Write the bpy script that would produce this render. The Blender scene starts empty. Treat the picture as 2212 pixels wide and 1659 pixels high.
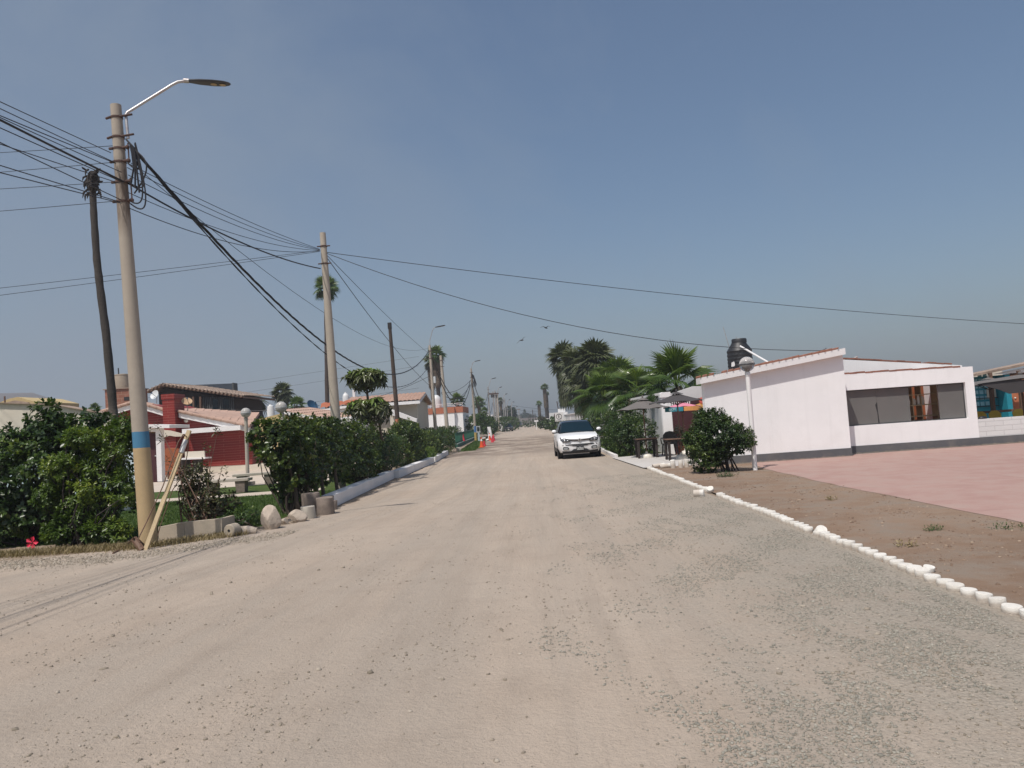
import bpy, bmesh, math, random
import numpy as np
from mathutils import Vector, Matrix
random.seed(7); RNG = np.random.default_rng(7)
scn = bpy.context.scene; COL = scn.collection
R = math.radians
# ------------------------------------------------------------------ camera model (survey of the place from the photograph)
F = 1681.; CX, CY = 1106., 829.5; EYE = 1.68
_d = np.array([39., 80.5*-1, -F]); _d /= np.linalg.norm(_d)
_s, _c = math.sin(R(4.0)), math.cos(R(4.0))
_u = np.array([-_s, _c, -(-_s*_d[0]+_c*_d[1])/_d[2]]); _u /= np.linalg.norm(_u)
CM = np.array([np.cross(_d, _u), _d, _u])
def _ray(px, py): return CM @ np.array([px-CX, -(py-CY), -F])
def G(px, py, z=0.):                    # ground point seen at a photo position
    r = _ray(px, py); t = (z-EYE)/r[2]; return Vector((r[0]*t, r[1]*t, z))
def P(px, py, Y):                       # point at distance Y down the road
    r = _ray(px, py); t = Y/r[1]; return Vector((r[0]*t, Y, EYE+r[2]*t))
cam = bpy.data.objects.new('camera', bpy.data.cameras.new('camera')); COL.objects.link(cam)
cam.data.sensor_width = 36; cam.data.lens = F/2212*36; cam.data.clip_end = 6000; cam.data.clip_start = .05
cam.matrix_world = Matrix.Translation((0, 0, EYE)) @ Matrix(CM.tolist()).to_4x4()
scn.camera = cam
# ------------------------------------------------------------------ materials
MATS = {}
def nodes(name):
    m = bpy.data.materials.new(name); m.use_nodes = True
    nt = m.node_tree; return m, nt, nt.nodes['Principled BSDF']
def N(nt, typ, **kw):
    n = nt.nodes.new(typ)
    for k, v in kw.items():
        if k.startswith('i_'): n.inputs[k[2:].replace('_', ' ')].default_value = v
        else: setattr(n, k, v)
    return n
def L(nt, a, b): nt.links.new(a, b)
def mixc(nt, fac, a, b, mode='MIX'):
    n = nt.nodes.new('ShaderNodeMix'); n.data_type = 'RGBA'; n.blend_type = mode
    for s, v in ((n.inputs[0], fac), (n.inputs[6], a), (n.inputs[7], b)):
        if hasattr(v, 'links') or isinstance(v, bpy.types.NodeSocket): nt.links.new(v, s)
        elif isinstance(v, (int, float)): s.default_value = v
        else: s.default_value = (*v, 1)
    return n.outputs[2]
def ramp(nt, x, stops):
    n = nt.nodes.new('ShaderNodeValToRGB'); e = n.color_ramp.elements
    while len(e) < len(stops): e.new(.5)
    for el, (p, c) in zip(e, stops):
        el.position = p; el.color = (*c, 1) if not isinstance(c, (int, float)) else (c, c, c, 1)
    nt.links.new(x, n.inputs[0]); return n.outputs[0]
def mth(nt, op, a, b=0., c=None, clamp=False):
    n = nt.nodes.new('ShaderNodeMath'); n.operation = op; n.use_clamp = clamp
    for i, v in enumerate((a, b, c)):
        if v is None: continue
        if isinstance(v, (int, float)): n.inputs[i].default_value = v
        else: nt.links.new(v, n.inputs[i])
    return n.outputs[0]
def noise(nt, vec, scale, detail=4, rough=.55, dist=0):
    n = N(nt, 'ShaderNodeTexNoise'); n.inputs['Scale'].default_value = scale; n.inputs['Detail'].default_value = detail
    n.inputs['Roughness'].default_value = rough; n.inputs['Distortion'].default_value = dist
    if vec is not None: nt.links.new(vec, n.inputs['Vector'])
    return n.outputs['Fac']
def texco(nt): return N(nt, 'ShaderNodeTexCoord').outputs['Object']
def bump(nt, b, h, strength, dist=.02):
    n = N(nt, 'ShaderNodeBump'); n.inputs['Strength'].default_value = strength; n.inputs['Distance'].default_value = dist
    nt.links.new(h, n.inputs['Height']); nt.links.new(n.outputs[0], b.inputs['Normal']); return n
def M(name, col, rough=.7, var=.18, scale=3., bmp=.15, bscale=40., metal=0., spec=.5, dirt=None, dirtamt=.5, fine=.12, coat=0., streak=None, splash=None, rnd=0.):
    """weathered surface: broad and fine tone changes, a dirt tone in patches, a small relief"""
    if name in MATS: return MATS[name]
    m, nt, b = nodes(name); co = texco(nt)
    c = Vector(col)
    n1 = noise(nt, co, scale, 6, .62); n2 = noise(nt, co, scale*14, 3, .6)
    base = mixc(nt, ramp(nt, n1, [(.32, 0.), (.68, 1.)]), tuple(c*(1-var)), tuple(c*(1+var*.6)))
    base = mixc(nt, mth(nt, 'MULTIPLY', n2, fine*2), base, tuple(c*.55))
    if dirt is not None:
        n3 = noise(nt, co, scale*.7+.3, 7, .7, .4)
        base = mixc(nt, mth(nt, 'MULTIPLY', ramp(nt, n3, [(.5, 0.), (.74, 1.)]), dirtamt), base, dirt)
    if streak:                      # rain streaks run down the render
        mp = N(nt, 'ShaderNodeMapping'); mp.inputs['Scale'].default_value = (4., 4., .22); L(nt, co, mp.inputs[0])
        s1 = ramp(nt, noise(nt, mp.outputs[0], 1.6, 6, .65), [(.52, 0.), (.80, 1.)]); base = mixc(nt, mth(nt, 'MULTIPLY', s1, streak), base, tuple(c*.62))
    if splash:                      # dust thrown up from the ground, ragged upper edge
        sz = N(nt, 'ShaderNodeSeparateXYZ'); L(nt, co, sz.inputs[0]); zz = mth(nt, 'SUBTRACT', sz.outputs[2], mth(nt, 'MULTIPLY', noise(nt, co, 7, 5, .7), splash*1.6))
        base = mixc(nt, mth(nt, 'MULTIPLY', ramp(nt, mth(nt, 'DIVIDE', zz, splash), [(0., 1.), (.6, 0.)]), .6), base, (.40, .32, .25))
    if rnd:
        oi = N(nt, 'ShaderNodeObjectInfo'); base = mixc(nt, mth(nt, 'MULTIPLY', oi.outputs['Random'], rnd), base, (.46, .40, .33))
    L(nt, base, b.inputs['Base Color'])
    b.inputs['Roughness'].default_value = rough; b.inputs['Metallic'].default_value = metal
    b.inputs['Specular IOR Level'].default_value = spec; b.inputs['Coat Weight'].default_value = coat
    if bmp: bump(nt, b, noise(nt, co, bscale, 4), bmp)
    MATS[name] = m; return m
def brickmat(name, col, mortar, bw, bh, ax='x', msize=.02, var=.25, bmp=.5, rough=.7):
    m, nt, b = nodes(name); co = texco(nt)
    sp = N(nt, 'ShaderNodeSeparateXYZ'); L(nt, co, sp.inputs[0]); cb = N(nt, 'ShaderNodeCombineXYZ')
    L(nt, sp.outputs['X' if ax == 'x' else 'Y'], cb.inputs[0]); L(nt, sp.outputs['Z'], cb.inputs[1])
    br = N(nt, 'ShaderNodeTexBrick'); L(nt, cb.outputs[0], br.inputs['Vector'])
    br.inputs['Scale'].default_value = 1; br.inputs['Brick Width'].default_value = bw; br.inputs['Row Height'].default_value = bh
    br.inputs['Mortar Size'].default_value = msize; br.inputs['Mortar Smooth'].default_value = .3
    c = Vector(col); br.inputs['Color1'].default_value = (*(c*(1-var)), 1); br.inputs['Color2'].default_value = (*(c*(1+var)), 1)
    br.inputs['Mortar'].default_value = (*mortar, 1)
    n1 = noise(nt, co, 1.3, 6, .65)
    col_ = mixc(nt, mth(nt, 'MULTIPLY', n1, .35), br.outputs[0], tuple(c*.6))
    L(nt, col_, b.inputs['Base Color']); b.inputs['Roughness'].default_value = rough
    inv = mth(nt, 'SUBTRACT', 1., br.outputs['Fac']); bump(nt, b, inv, bmp, .015)
    MATS[name] = m; return m
def leafmat(name, dark, mid, light, rough=.4, trans=.22):
    m, nt, b = nodes(name)
    a = N(nt, 'ShaderNodeAttribute'); a.attribute_name = 'rnd'
    c = ramp(nt, a.outputs['Fac'], [(0., dark), (.55, mid), (1., light)])
    L(nt, c, b.inputs['Base Color']); b.inputs['Roughness'].default_value = rough; b.inputs['Specular IOR Level'].default_value = .45
    t = N(nt, 'ShaderNodeBsdfTranslucent'); t2 = mixc(nt, 1., c, (1., 1.1, .45), 'MULTIPLY'); L(nt, t2, t.inputs[0])
    mx = N(nt, 'ShaderNodeMixShader'); mx.inputs[0].default_value = trans
    L(nt, b.outputs[0], mx.inputs[1]); L(nt, t.outputs[0], mx.inputs[2])
    L(nt, mx.outputs[0], nt.nodes['Material Output'].inputs[0]); MATS[name] = m; return m
# ------------------------------------------------------------------ mesh builder
def wloc(o):
    v = Vector((0, 0, 0))
    while o: v += o.location; o = o.parent
    return v
class MB:
    def __init__(s): s.v = []; s.f = []
    def add(s, vs, fs):
        k = len(s.v); s.v += [Vector(v) for v in vs]; s.f += [tuple(i+k for i in f) for f in fs]; return s
    def box(s, c, d, rz=0., taper=1.):
        cx, cy, cz = c; a, b, h = d[0]/2, d[1]/2, d[2]/2
        q = [(-a, -b, -h), (a, -b, -h), (a, b, -h), (-a, b, -h), (-a*taper, -b*taper, h), (a*taper, -b*taper, h), (a*taper, b*taper, h), (-a*taper, b*taper, h)]
        cs, sn = math.cos(rz), math.sin(rz)
        return s.add([(cx+x*cs-y*sn, cy+x*sn+y*cs, cz+z) for x, y, z in q],
                     [(3, 2, 1, 0), (4, 5, 6, 7), (0, 1, 5, 4), (1, 2, 6, 5), (2, 3, 7, 6), (3, 0, 4, 7)])
    def bb(s, x0, x1, y0, y1, z0, z1): return s.box(((x0+x1)/2, (y0+y1)/2, (z0+z1)/2), (abs(x1-x0), abs(y1-y0), abs(z1-z0)))
    def tube(s, pts, rad, n=8, cap=True):
        pts = [Vector(p) for p in pts]; m = len(pts)
        rs = rad if isinstance(rad, (list, tuple)) else [rad]*m
        t0 = (pts[1]-pts[0]).normalized(); a = t0.orthogonal().normalized(); k = len(s.v)
        for i, p in enumerate(pts):
            t = (pts[min(i+1, m-1)]-pts[max(i-1, 0)]).normalized()
            a = (a-t*a.dot(t)).normalized(); b = t.cross(a)
            s.v += [p+(a*math.cos(2*math.pi*j/n)+b*math.sin(2*math.pi*j/n))*rs[i] for j in range(n)]
        for i in range(m-1):
            for j in range(n):
                q = k+i*n; s.f.append((q+j, q+(j+1) % n, q+n+(j+1) % n, q+n+j))
        if cap: s.f += [tuple(k+j for j in reversed(range(n))), tuple(k+(m-1)*n+j for j in range(n))]
        return s
    def prism(s, pts, dv):
        """polygon in 3-D pushed along the vector dv"""
        n = len(pts); pts = [Vector(p) for p in pts]; dv = Vector(dv)
        nn = Vector((0, 0, 0))
        for i in range(n): nn += pts[i].cross(pts[(i+1) % n])
        if nn.dot(dv) > 0: pts.reverse()
        return s.add(pts+[p+dv for p in pts], [tuple(range(n)), tuple(reversed(range(n, 2*n)))]+[(i, n+i, n+(i+1) % n, (i+1) % n) for i in range(n)])
    def lathe(s, c, prof, n=16, axis='z', cap=True):
        c = Vector(c); k = len(s.v)
        for r, h in prof:
            for j in range(n):
                a = 2*math.pi*j/n; x, y = r*math.cos(a), r*math.sin(a)
                s.v.append(c+Vector({'z': (x, y, h), 'y': (x, h, y), 'x': (h, x, y)}[axis]))
        for i in range(len(prof)-1):
            for j in range(n):
                q = k+i*n; f = (q+j, q+(j+1) % n, q+n+(j+1) % n, q+n+j); s.f.append(f if axis == 'z' or axis == 'x' else f[::-1])
        if cap:
            e = k+(len(prof)-1)*n
            f0, f1 = tuple(k+j for j in reversed(range(n))), tuple(e+j for j in range(n))
            if axis == 'y': f0, f1 = f0[::-1], f1[::-1]
            s.f += [f0, f1]
        return s
    def sph(s, c, r, n=14, m=9, sc=(1, 1, 1), a0=-90, a1=90):
        return s.lathe_s(c, [(r*math.cos(R(a0+(a1-a0)*i/m)), r*math.sin(R(a0+(a1-a0)*i/m))) for i in range(m+1)], n, sc)
    def lathe_s(s, c, prof, n, sc):
        k = len(s.v); s.lathe((0, 0, 0), [(max(r, 1e-4), h) for r, h in prof], n)
        for i in range(k, len(s.v)): s.v[i] = Vector((s.v[i].x*sc[0]+c[0], s.v[i].y*sc[1]+c[1], s.v[i].z*sc[2]+c[2]))
        return s
    def rock(s, c, d, seed, n=3):
        rr = random.Random(seed); bm = bmesh.new(); bmesh.ops.create_icosphere(bm, subdivisions=n, radius=.5)
        ph = [Vector((rr.uniform(-1, 1), rr.uniform(-1, 1), rr.uniform(-1, 1))).normalized() for _ in range(11)]
        cut = [rr.uniform(.30, .45) for _ in ph]; k = len(s.v)
        for v in bm.verts:
            p = v.co.copy()
            for q, t in zip(ph, cut):
                e = p.dot(q)-t
                if e > 0: p -= q*e*.92
            p += p.normalized()*.012*math.sin(p.x*31+seed)*math.cos(p.z*27)
            s.v.append(Vector((c[0]+p.x*d[0]*1.2, c[1]+p.y*d[1]*1.2, c[2]+p.z*d[2]*1.2)))
        bm.verts.index_update(); s.f += [tuple(k+v.index for v in f.verts) for f in bm.faces]; bm.free(); return s
    def build(s, name, mat, parent=None, smooth=False, loc=None, bev=0., local=False):
        me = bpy.data.meshes.new(name); o = bpy.data.objects.new(name, me); COL.objects.link(o)
        off = Vector((0, 0, 0))
        if parent is not None:
            o.parent = parent
            if not local: off = wloc(parent)
        elif loc is not None:
            o.location = loc
            if not local: off = Vector(loc)
        me.from_pydata([tuple(v-off) for v in s.v], [], s.f); me.materials.append(mat)
        if smooth:
            me.polygons.foreach_set('use_smooth', [True]*len(me.polygons))
            if smooth != 'all':
                try: me.set_sharp_from_angle(angle=R(38))
                except Exception: pass
        if bev:
            b = o.modifiers.new('edge', 'BEVEL'); b.width = bev; b.segments = 2; b.limit_method = 'ANGLE'; b.angle_limit = R(40)
        me.update(); return o
def tag(o, label=None, cat=None, group=None, kind=None):
    for k, v in (('label', label), ('category', cat), ('group', group), ('kind', kind)):
        if v: o[k] = v
    return o
def thing(name, label, cat, loc, group=None, rz=0.):
    o = bpy.data.objects.new(name, None); COL.objects.link(o); o.location = loc; o.rotation_euler = (0, 0, rz); o.empty_display_size = .2
    return tag(o, label, cat, group)
def copy_tree(o, loc=None, rz=None, label=None, scale=None):
    def cp(a, par):
        c = a.copy(); COL.objects.link(c)
        if par: c.parent = par
        for ch in list(a.children): cp(ch, c)
        return c
    r = cp(o, None)
    if loc is not None: r.location = loc
    if rz is not None: r.rotation_euler = (0, 0, rz)
    if scale is not None: r.scale = scale
    if label: r['label'] = label
    return r
def text(name, s, size, mat, parent, loc, rot=(R(90), 0, 0), ext=.001, align='CENTER', sx=1.):
    cu = bpy.data.curves.new(name, 'FONT'); cu.body = s; cu.size = size; cu.extrude = ext; cu.align_x = align; cu.align_y = 'CENTER'; cu.space_character = 1.0
    o = bpy.data.objects.new(name, cu); COL.objects.link(o); cu.materials.append(mat)
    bpy.context.view_layer.update(); me = bpy.data.meshes.new_from_object(o.evaluated_get(bpy.context.evaluated_depsgraph_get())); bpy.data.objects.remove(o)
    o = bpy.data.objects.new(name, me); COL.objects.link(o); me.materials.clear(); me.materials.append(mat)
    o.parent = parent; o.location = Vector(loc)-wloc(parent); o.rotation_euler = rot; o.scale = (sx, 1, 1); return o
# ------------------------------------------------------------------ foliage
def np_mesh(name, V, Fq, mat, parent=None, loc=(0, 0, 0), rnd=None, tri=False):
    """V (n,3) in world coordinates; Fq (m,k) faces"""
    off = np.array(wloc(parent) if parent is not None else loc)
    me = bpy.data.meshes.new(name); o = bpy.data.objects.new(name, me); COL.objects.link(o)
    if parent is not None: o.parent = parent
    else: o.location = loc
    V = (V-off).astype(np.float32); k = Fq.shape[1]
    me.vertices.add(len(V)); me.vertices.foreach_set('co', V.ravel())
    me.loops.add(Fq.size); me.loops.foreach_set('vertex_index', Fq.ravel().astype(np.int32))
    me.polygons.add(len(Fq)); me.polygons.foreach_set('loop_start', np.arange(0, Fq.size, k, dtype=np.int32))
    me.update(calc_edges=True); me.materials.append(mat)
    if rnd is not None:
        at = me.attributes.new('rnd', 'FLOAT', 'POINT'); at.data.foreach_set('value', rnd.astype(np.float32))
    me.validate(); return o
def nrm(a): return a/np.maximum(np.linalg.norm(a, axis=-1, keepdims=True), 1e-9)
def leaf_verts(base, d, up, ln, wd, curl=.12, tipw=.72):
    """two-quad leaves with a folded midrib, n leaves at once"""
    side = nrm(np.cross(d, up)); nn = nrm(np.cross(side, d)); ln = ln[:, None]; wd = wd[:, None]
    b = base; t = base+d*ln-nn*ln*curl
    r1 = base+d*ln*.34+side*wd*.5*.86+nn*wd*.16; r2 = base+d*ln*tipw+side*wd*.5+nn*wd*.1-nn*ln*curl*.5
    l1 = base+d*ln*.34-side*wd*.5*.86+nn*wd*.16; l2 = base+d*ln*tipw-side*wd*.5+nn*wd*.1-nn*ln*curl*.5
    V = np.stack([b, r1, r2, t, l2, l1], 1).reshape(-1, 3); n = len(base)
    i = np.arange(n)[:, None]*6
    Fq = np.concatenate([i+np.array([[0, 1, 2, 3]]), i+np.array([[0, 3, 4, 5]])], 0); return V, Fq
def rosettes(tip, ax, per, ln, asp, rng, spread=(25, 95), stem=.10, curl=.15, lnvar=.35, tipw=.72, clus=None, rv=.22):
    n = len(tip); ax = nrm(ax); u = nrm(np.cross(ax, np.array([.31, .42, .85])+rng.normal(0, .05, (n, 3)))); v = np.cross(ax, u)
    k = np.arange(per)
    phi = k[None, :]*2.39996+rng.uniform(0, 6.28, (n, 1))+rng.normal(0, .25, (n, per))
    th = np.radians(spread[0]+(spread[1]-spread[0])*(k[None, :]/max(per-1, 1)))+rng.normal(0, .2, (n, per))
    d = np.cos(th)[..., None]*ax[:, None]+np.sin(th)[..., None]*(np.cos(phi)[..., None]*u[:, None]+np.sin(phi)[..., None]*v[:, None])
    d = nrm(d+np.array([0, 0, -.18])+rng.normal(0, .1, d.shape))
    base = tip[:, None]-ax[:, None]*(stem*(k/per))[None, :, None]
    L_ = ln*(1+lnvar*rng.uniform(-1, 1, (n, per)))*(.6+.4*(k/per))[None, :]
    upv = nrm(ax[:, None]+np.array([0, 0, .35])+rng.normal(0, .15, d.shape))
    if clus is None: clus = rng.uniform(0, 1, n)
    r = np.clip(clus[:, None]*.75+(1-k/per)[None, :]*.12+rng.normal(0, rv*.6, (n, per)), 0, 1)
    V, Fq = leaf_verts(base.reshape(-1, 3), d.reshape(-1, 3), upv.reshape(-1, 3), L_.ravel(), L_.ravel()*asp, curl, tipw)
    return V, Fq, np.repeat(r.ravel(), 6)
def lump_points(lumps, n, rng, lo=.78, hi=1.06, upbias=.25, inner=.25):
    """points near the skin of a union of rounded lumps (cx,cy,cz,rx,ry,rz,power)"""
    Lm = np.array([l+(2.,) if len(l) == 6 else l for l in lumps], float)
    area = Lm[:, 3]*Lm[:, 4]+Lm[:, 4]*Lm[:, 5]+Lm[:, 3]*Lm[:, 5]; P_, A_ = [], []
    tot = 0
    while tot < n:
        k = n*2; li = rng.choice(len(Lm), k, p=area/area.sum()); l = Lm[li]
        d = nrm(rng.normal(0, 1, (k, 3))+np.array([0, 0, upbias])); p = l[:, 6]
        q = (np.abs(d)**p[:, None]).sum(1)**(-1/p)
        rr = np.where(rng.uniform(0, 1, k) < inner, rng.uniform(min(.45, lo*.8), lo, k), rng.uniform(lo, hi, k)); 
        pos = l[:, :3]+d*(q*rr)[:, None]*l[:, 3:6]
        out = nrm(d*(q[:, None])/l[:, 3:6]*l[:, 3:6].mean(1, keepdims=True))
        ok = pos[:, 2] > .05
        for m in Lm:
            e = (np.abs((pos-m[:3])/m[3:6])**m[6]).sum(1)**(1/m[6]); ok &= ~((e < .45))
        P_.append(pos[ok]); A_.append(out[ok]); tot += ok.sum()
    return np.concatenate(P_)[:n], np.concatenate(A_)[:n]
def branches(mb, base, tips, rng, r0=.022, jit=.12):
    for t in tips:
        b = Vector(base)+Vector((rng.normal(0, .12), rng.normal(0, .12), 0)); t = Vector(t)
        mid = b.lerp(t, .5)+Vector((rng.normal(0, jit), rng.normal(0, jit), abs(rng.normal(0, jit))))
        mb.tube([b, b.lerp(mid, .5), mid, t], [r0, r0*.8, r0*.55, r0*.2], 5, False)
def bush(name, label, cat, lumps, n, per, ln, asp, mat, seed, group=None, base=None, nb=24, bmat=None, spread=(25, 95), upax=.5, inner=.25, parts=None, lo=.78, hi=1.06, clumpvar=True, tipw=.72, leafname='foliage', upbias=.25):
    rng = np.random.default_rng(seed); tip, out = lump_points(lumps, n, rng, lo, hi, upbias, inner)
    ax = out+np.array([0, 0, upax])+rng.normal(0, .3, out.shape)
    # clump tone: neighbouring shoots share an age (fresh or old leaves)
    f = np.array([1.7, 2.3, 2.1]); cl = .5+.25*np.sin(tip@f*1.9+seed)+.25*np.sin(tip@np.array([3.1, -2.2, 2.7])+seed*2.)
    cl = np.clip(cl*.8+rng.normal(0, .16, n), 0, 1)
    V, Fq, r = rosettes(tip, ax, per, ln, asp, rng, spread, clus=cl, tipw=tipw)
    l0 = lumps[0]; bs = base or (l0[0], l0[1], 0.)
    t = thing(name, label, cat, bs, group)
    np_mesh(leafname, V, Fq, mat, t, rnd=r)
    if nb:
        mb = MB(); branches(mb, bs, [tuple(tip[i]) for i in rng.choice(n, min(nb, n), replace=False)], rng); mb.build('branches', bmat or MATS['bark'], t)
    return t
def fan_leaf(V, Fc, C, hub, d, up, Rr, nseg, arc, rng, split=.55, droop=.18, tone=.5):
    """one pleated fan blade: hub, main direction d, face normal 'up'"""
    d = d.normalized(); s = d.cross(up).normalized(); n = s.cross(d).normalized(); da = arc/nseg
    for j in range(nseg):
        a = -arc/2+da*(j+.5); rr = Rr*(1-.28*(abs(a)/(arc/2))**2)*rng.uniform(.93, 1.05)
        def pt(ang, r, h): return hub+(d*math.cos(ang)+s*math.sin(ang))*r+n*h
        cup = .10*Rr*(abs(a)/(arc/2))
        i = len(V); pl = .02*Rr
        V += [hub, pt(a-da*.5, rr*split, cup*split-pl), pt(a, rr*split, cup*split+pl), pt(a+da*.5, rr*split, cup*split-pl)]
        tip = pt(a+rng.normal(0, .02), rr, cup-droop*rr*(.6+.6*abs(a)/(arc/2))); tip.z -= droop*rr*.5
        V.append(tip); Fc += [(i, i+1, i+2), (i, i+2, i+3), (i+1, i+4, i+2), (i+2, i+4, i+3)]; C += [min(1, max(0, tone+rng.gauss(0, .1)))]*5
class _R(random.Random):
    def normal(s, a, b): return s.gauss(a, b)
def palm(name, label, base, top, r0, r1, crown, nleaf, mat, seed, trunkmat=None, fan=None, skirt=0, skirt_w=.55, group=None, el=(80, -45), nseg=18, pet=.45, skirtmat=None, bend=(0, 0), arc=250, tone=(.2, .9), droop=.2):
    rng = _R(seed); base, top = Vector(base), Vector(top); t = thing(name, label, 'palm tree', base, group)
    mb = MB(); nn = 14; pts = []; rs = []
    for i in range(nn+1):
        f = i/nn; p = base.lerp(top, f)+Vector((bend[0]*math.sin(f*math.pi), bend[1]*math.sin(f*math.pi), 0)); pts.append(p)
        rs.append((r0+(r1-r0)*f**.7)*(1+.06*math.sin(i*2.4)))
    mb.tube(pts, rs, 9); mb.build('trunk', trunkmat or MATS['palm_trunk'], t, smooth=True)
    def fans(n, e0, e1, cr, mt, pname, tn, az0=0., dr=droop, ns=nseg, z0=0., z1=0.):
        V, Fc, C = [], [], []
        for i in range(n):
            f = (i+.5)/n; e = R(e0+(e1-e0)*f)+rng.gauss(0, .1); a = az0+i*2.39996+rng.gauss(0, .25)
            o = top+Vector((0, 0, z0+(z1-z0)*f))
            d = Vector((math.cos(e)*math.cos(a), math.cos(e)*math.sin(a), math.sin(e)))
            pl = cr*pet*rng.uniform(.85, 1.15); hub = o+d*pl; k = len(V)
            sd = d.cross(Vector((0, 0, 1))).normalized() if abs(d.z) < .98 else Vector((1, 0, 0)); w = .018*cr+.008
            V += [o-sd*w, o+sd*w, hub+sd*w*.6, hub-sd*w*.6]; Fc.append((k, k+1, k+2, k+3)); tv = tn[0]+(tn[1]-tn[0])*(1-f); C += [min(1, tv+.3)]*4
            upv = (Vector((0, 0, 1))-d*d.z); upv = upv.normalized() if upv.length > .05 else Vector((math.cos(a), math.sin(a), 0))
            d2 = (d+Vector((0, 0, -.25 if e < R(55) else 0))).normalized()
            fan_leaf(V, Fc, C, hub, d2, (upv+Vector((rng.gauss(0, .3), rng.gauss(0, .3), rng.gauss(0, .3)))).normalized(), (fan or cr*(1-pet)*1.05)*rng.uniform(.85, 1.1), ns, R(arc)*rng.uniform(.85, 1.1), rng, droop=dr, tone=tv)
        me = bpy.data.meshes.new(pname); o = bpy.data.objects.new(pname, me); COL.objects.link(o); o.parent = t
        me.from_pydata([tuple(v-base) for v in V], [], Fc); me.materials.append(mt)
        at = me.attributes.new('rnd', 'FLOAT', 'POINT'); at.data.foreach_set('value', C); me.update(); return o
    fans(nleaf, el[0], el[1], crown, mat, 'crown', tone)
    if skirt:
        n = max(16, int(skirt*26)); V, Fc, C = [], [], []
        for i in range(n):
            f = (i+.5)/n; a = i*2.39996; zz = -skirt*f*.92; w = skirt_w*(1-f*.55)*rng.uniform(.8, 1.1)
            o = top+Vector((0, 0, zz)); d = Vector((math.cos(a)*w, math.sin(a)*w, -.55)).normalized()
            fan_leaf(V, Fc, C, o, d, Vector((math.cos(a), math.sin(a), .4)).normalized(), .5+skirt_w*.42, 9, R(135), rng, droop=.35, tone=rng.uniform(0, 1))
        me = bpy.data.meshes.new('skirt'); o = bpy.data.objects.new('skirt', me); COL.objects.link(o); o.parent = t
        me.from_pydata([tuple(v-base) for v in V], [], Fc); me.materials.append(skirtmat or MATS['dead_frond'])
        at = me.attributes.new('rnd', 'FLOAT', 'POINT'); at.data.foreach_set('value', C); me.update()
    return t
def tiled(mb, a, b, c, d, pitch=.2, course=.35, amp=.045, lift=.02):
    """barrel tiles over the quad a-b (lower edge) d-c (upper edge)"""
    a, b, c, d = map(Vector, (a, b, c, d)); W = (b-a).length; H = (d-a).length; nx = max(2, int(W/pitch))*6; ny = max(2, int(H/course))*2
    n = (b-a).cross(d-a).normalized(); n = n if n.z > 0 else -n; k = len(mb.v)
    for j in range(ny+1):
        for i in range(nx+1):
            u = i/nx; jj = j//2; v = min(1, (jj+(j % 2)*.98)/(ny/2)); p = a.lerp(b, u).lerp(d.lerp(c, u), v)
            mb.v.append(p+n*(lift+amp*abs(math.sin(i/6*math.pi))+(.03 if j % 2 == 0 else 0.)))
    for j in range(ny):
        for i in range(nx):
            q = k+j*(nx+1)+i; mb.f.append((q, q+1, q+nx+2, q+nx+1))
    return mb
# ------------------------------------------------------------------ palette
M('bark', (.10, .075, .055), .9, .3, 6, .5, 60); M('white_paint', (.89, .88, .875), .75, .05, .8, .12, 30, dirt=(.74, .72, .70), dirtamt=.4, fine=.03, streak=.16)
M('white_trim', (.80, .78, .77), .7, .05, 1.5, .1, 40, dirt=(.6, .57, .53), dirtamt=.3, fine=.03)
M('wall_grey', (.66, .65, .64), .8, .05, 1.2, .1, 40, dirt=(.52, .5, .48), dirtamt=.4, fine=.04)
M('plinth_grey', (.115, .118, .125), .8, .12, 2, .15, 40, dirt=(.21, .185, .165), dirtamt=.5, splash=.06)
M('log_white', (.78, .75, .69), .85, .1, 9, .4, 60, dirt=(.46, .39, .32), dirtamt=.65, fine=.1, splash=.07, rnd=.32)
M('roof_tile', (.32, .135, .085), .85, .3, 3, .3, 40, dirt=(.22, .14, .11), dirtamt=.6)
M('tile_pale', (.47, .315, .245), .85, .16, 2.5, .3, 30, dirt=(.36, .2, .14), dirtamt=.5)
M('tile_old', (.36, .27, .21), .9, .3, 2, .4, 30, dirt=(.16, .12, .1), dirtamt=.6)
M('concrete', (.46, .39, .30), .9, .14, 3, .35, 50, dirt=(.25, .22, .19), dirtamt=.4)
M('concrete_light', (.46, .415, .35), .9, .12, 2.5, .3, 50, dirt=(.33, .3, .27), dirtamt=.45)
M('pole_plain', (.44, .385, .315), .85, .1, 2, .25, 60, dirt=(.33, .285, .235), dirtamt=.5)
M('pole_grey', (.33, .315, .30), .85, .12, 2, .25, 60)
M('wood_pole', (.075, .055, .045), .9, .3, 4, .5, 40); M('wood_plank', (.50, .385, .23), .8, .15, 6, .3, 60); M('wood_brown', (.16, .09, .058), .7, .2, 8, .2, 50)
M('steel', (.55, .54, .53), .45, .12, 4, .05, 40, metal=.6, dirt=(.28, .10, .07), dirtamt=.8); M('steel_dark', (.05, .052, .058), .5, .2, 6, .05)
M('rust', (.095, .055, .045), .85, .3, 9, .3, 60); M('cable', (.018, .018, .022), .6, .2, 6, 0); M('black_plastic', (.018, .018, .021), .45, .2, 4, .03)
M('tank_black', (.017, .018, .021), .5, .25, 2, .05, dirt=(.06, .06, .065), dirtamt=.5); M('tank_white', (.7, .7, .69), .5, .06, 2, .03); M('tank_cream', (.42, .35, .27), .7, .14, 2, .1, dirt=(.25, .19, .15), dirtamt=.5)
M('rubber', (.02, .02, .02), .8, .2, 8, .1); M('rim', (.12, .12, .125), .35, .1, 4, 0, metal=.8); M('chrome', (.75, .75, .76), .15, .04, 4, 0, metal=1.)
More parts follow.
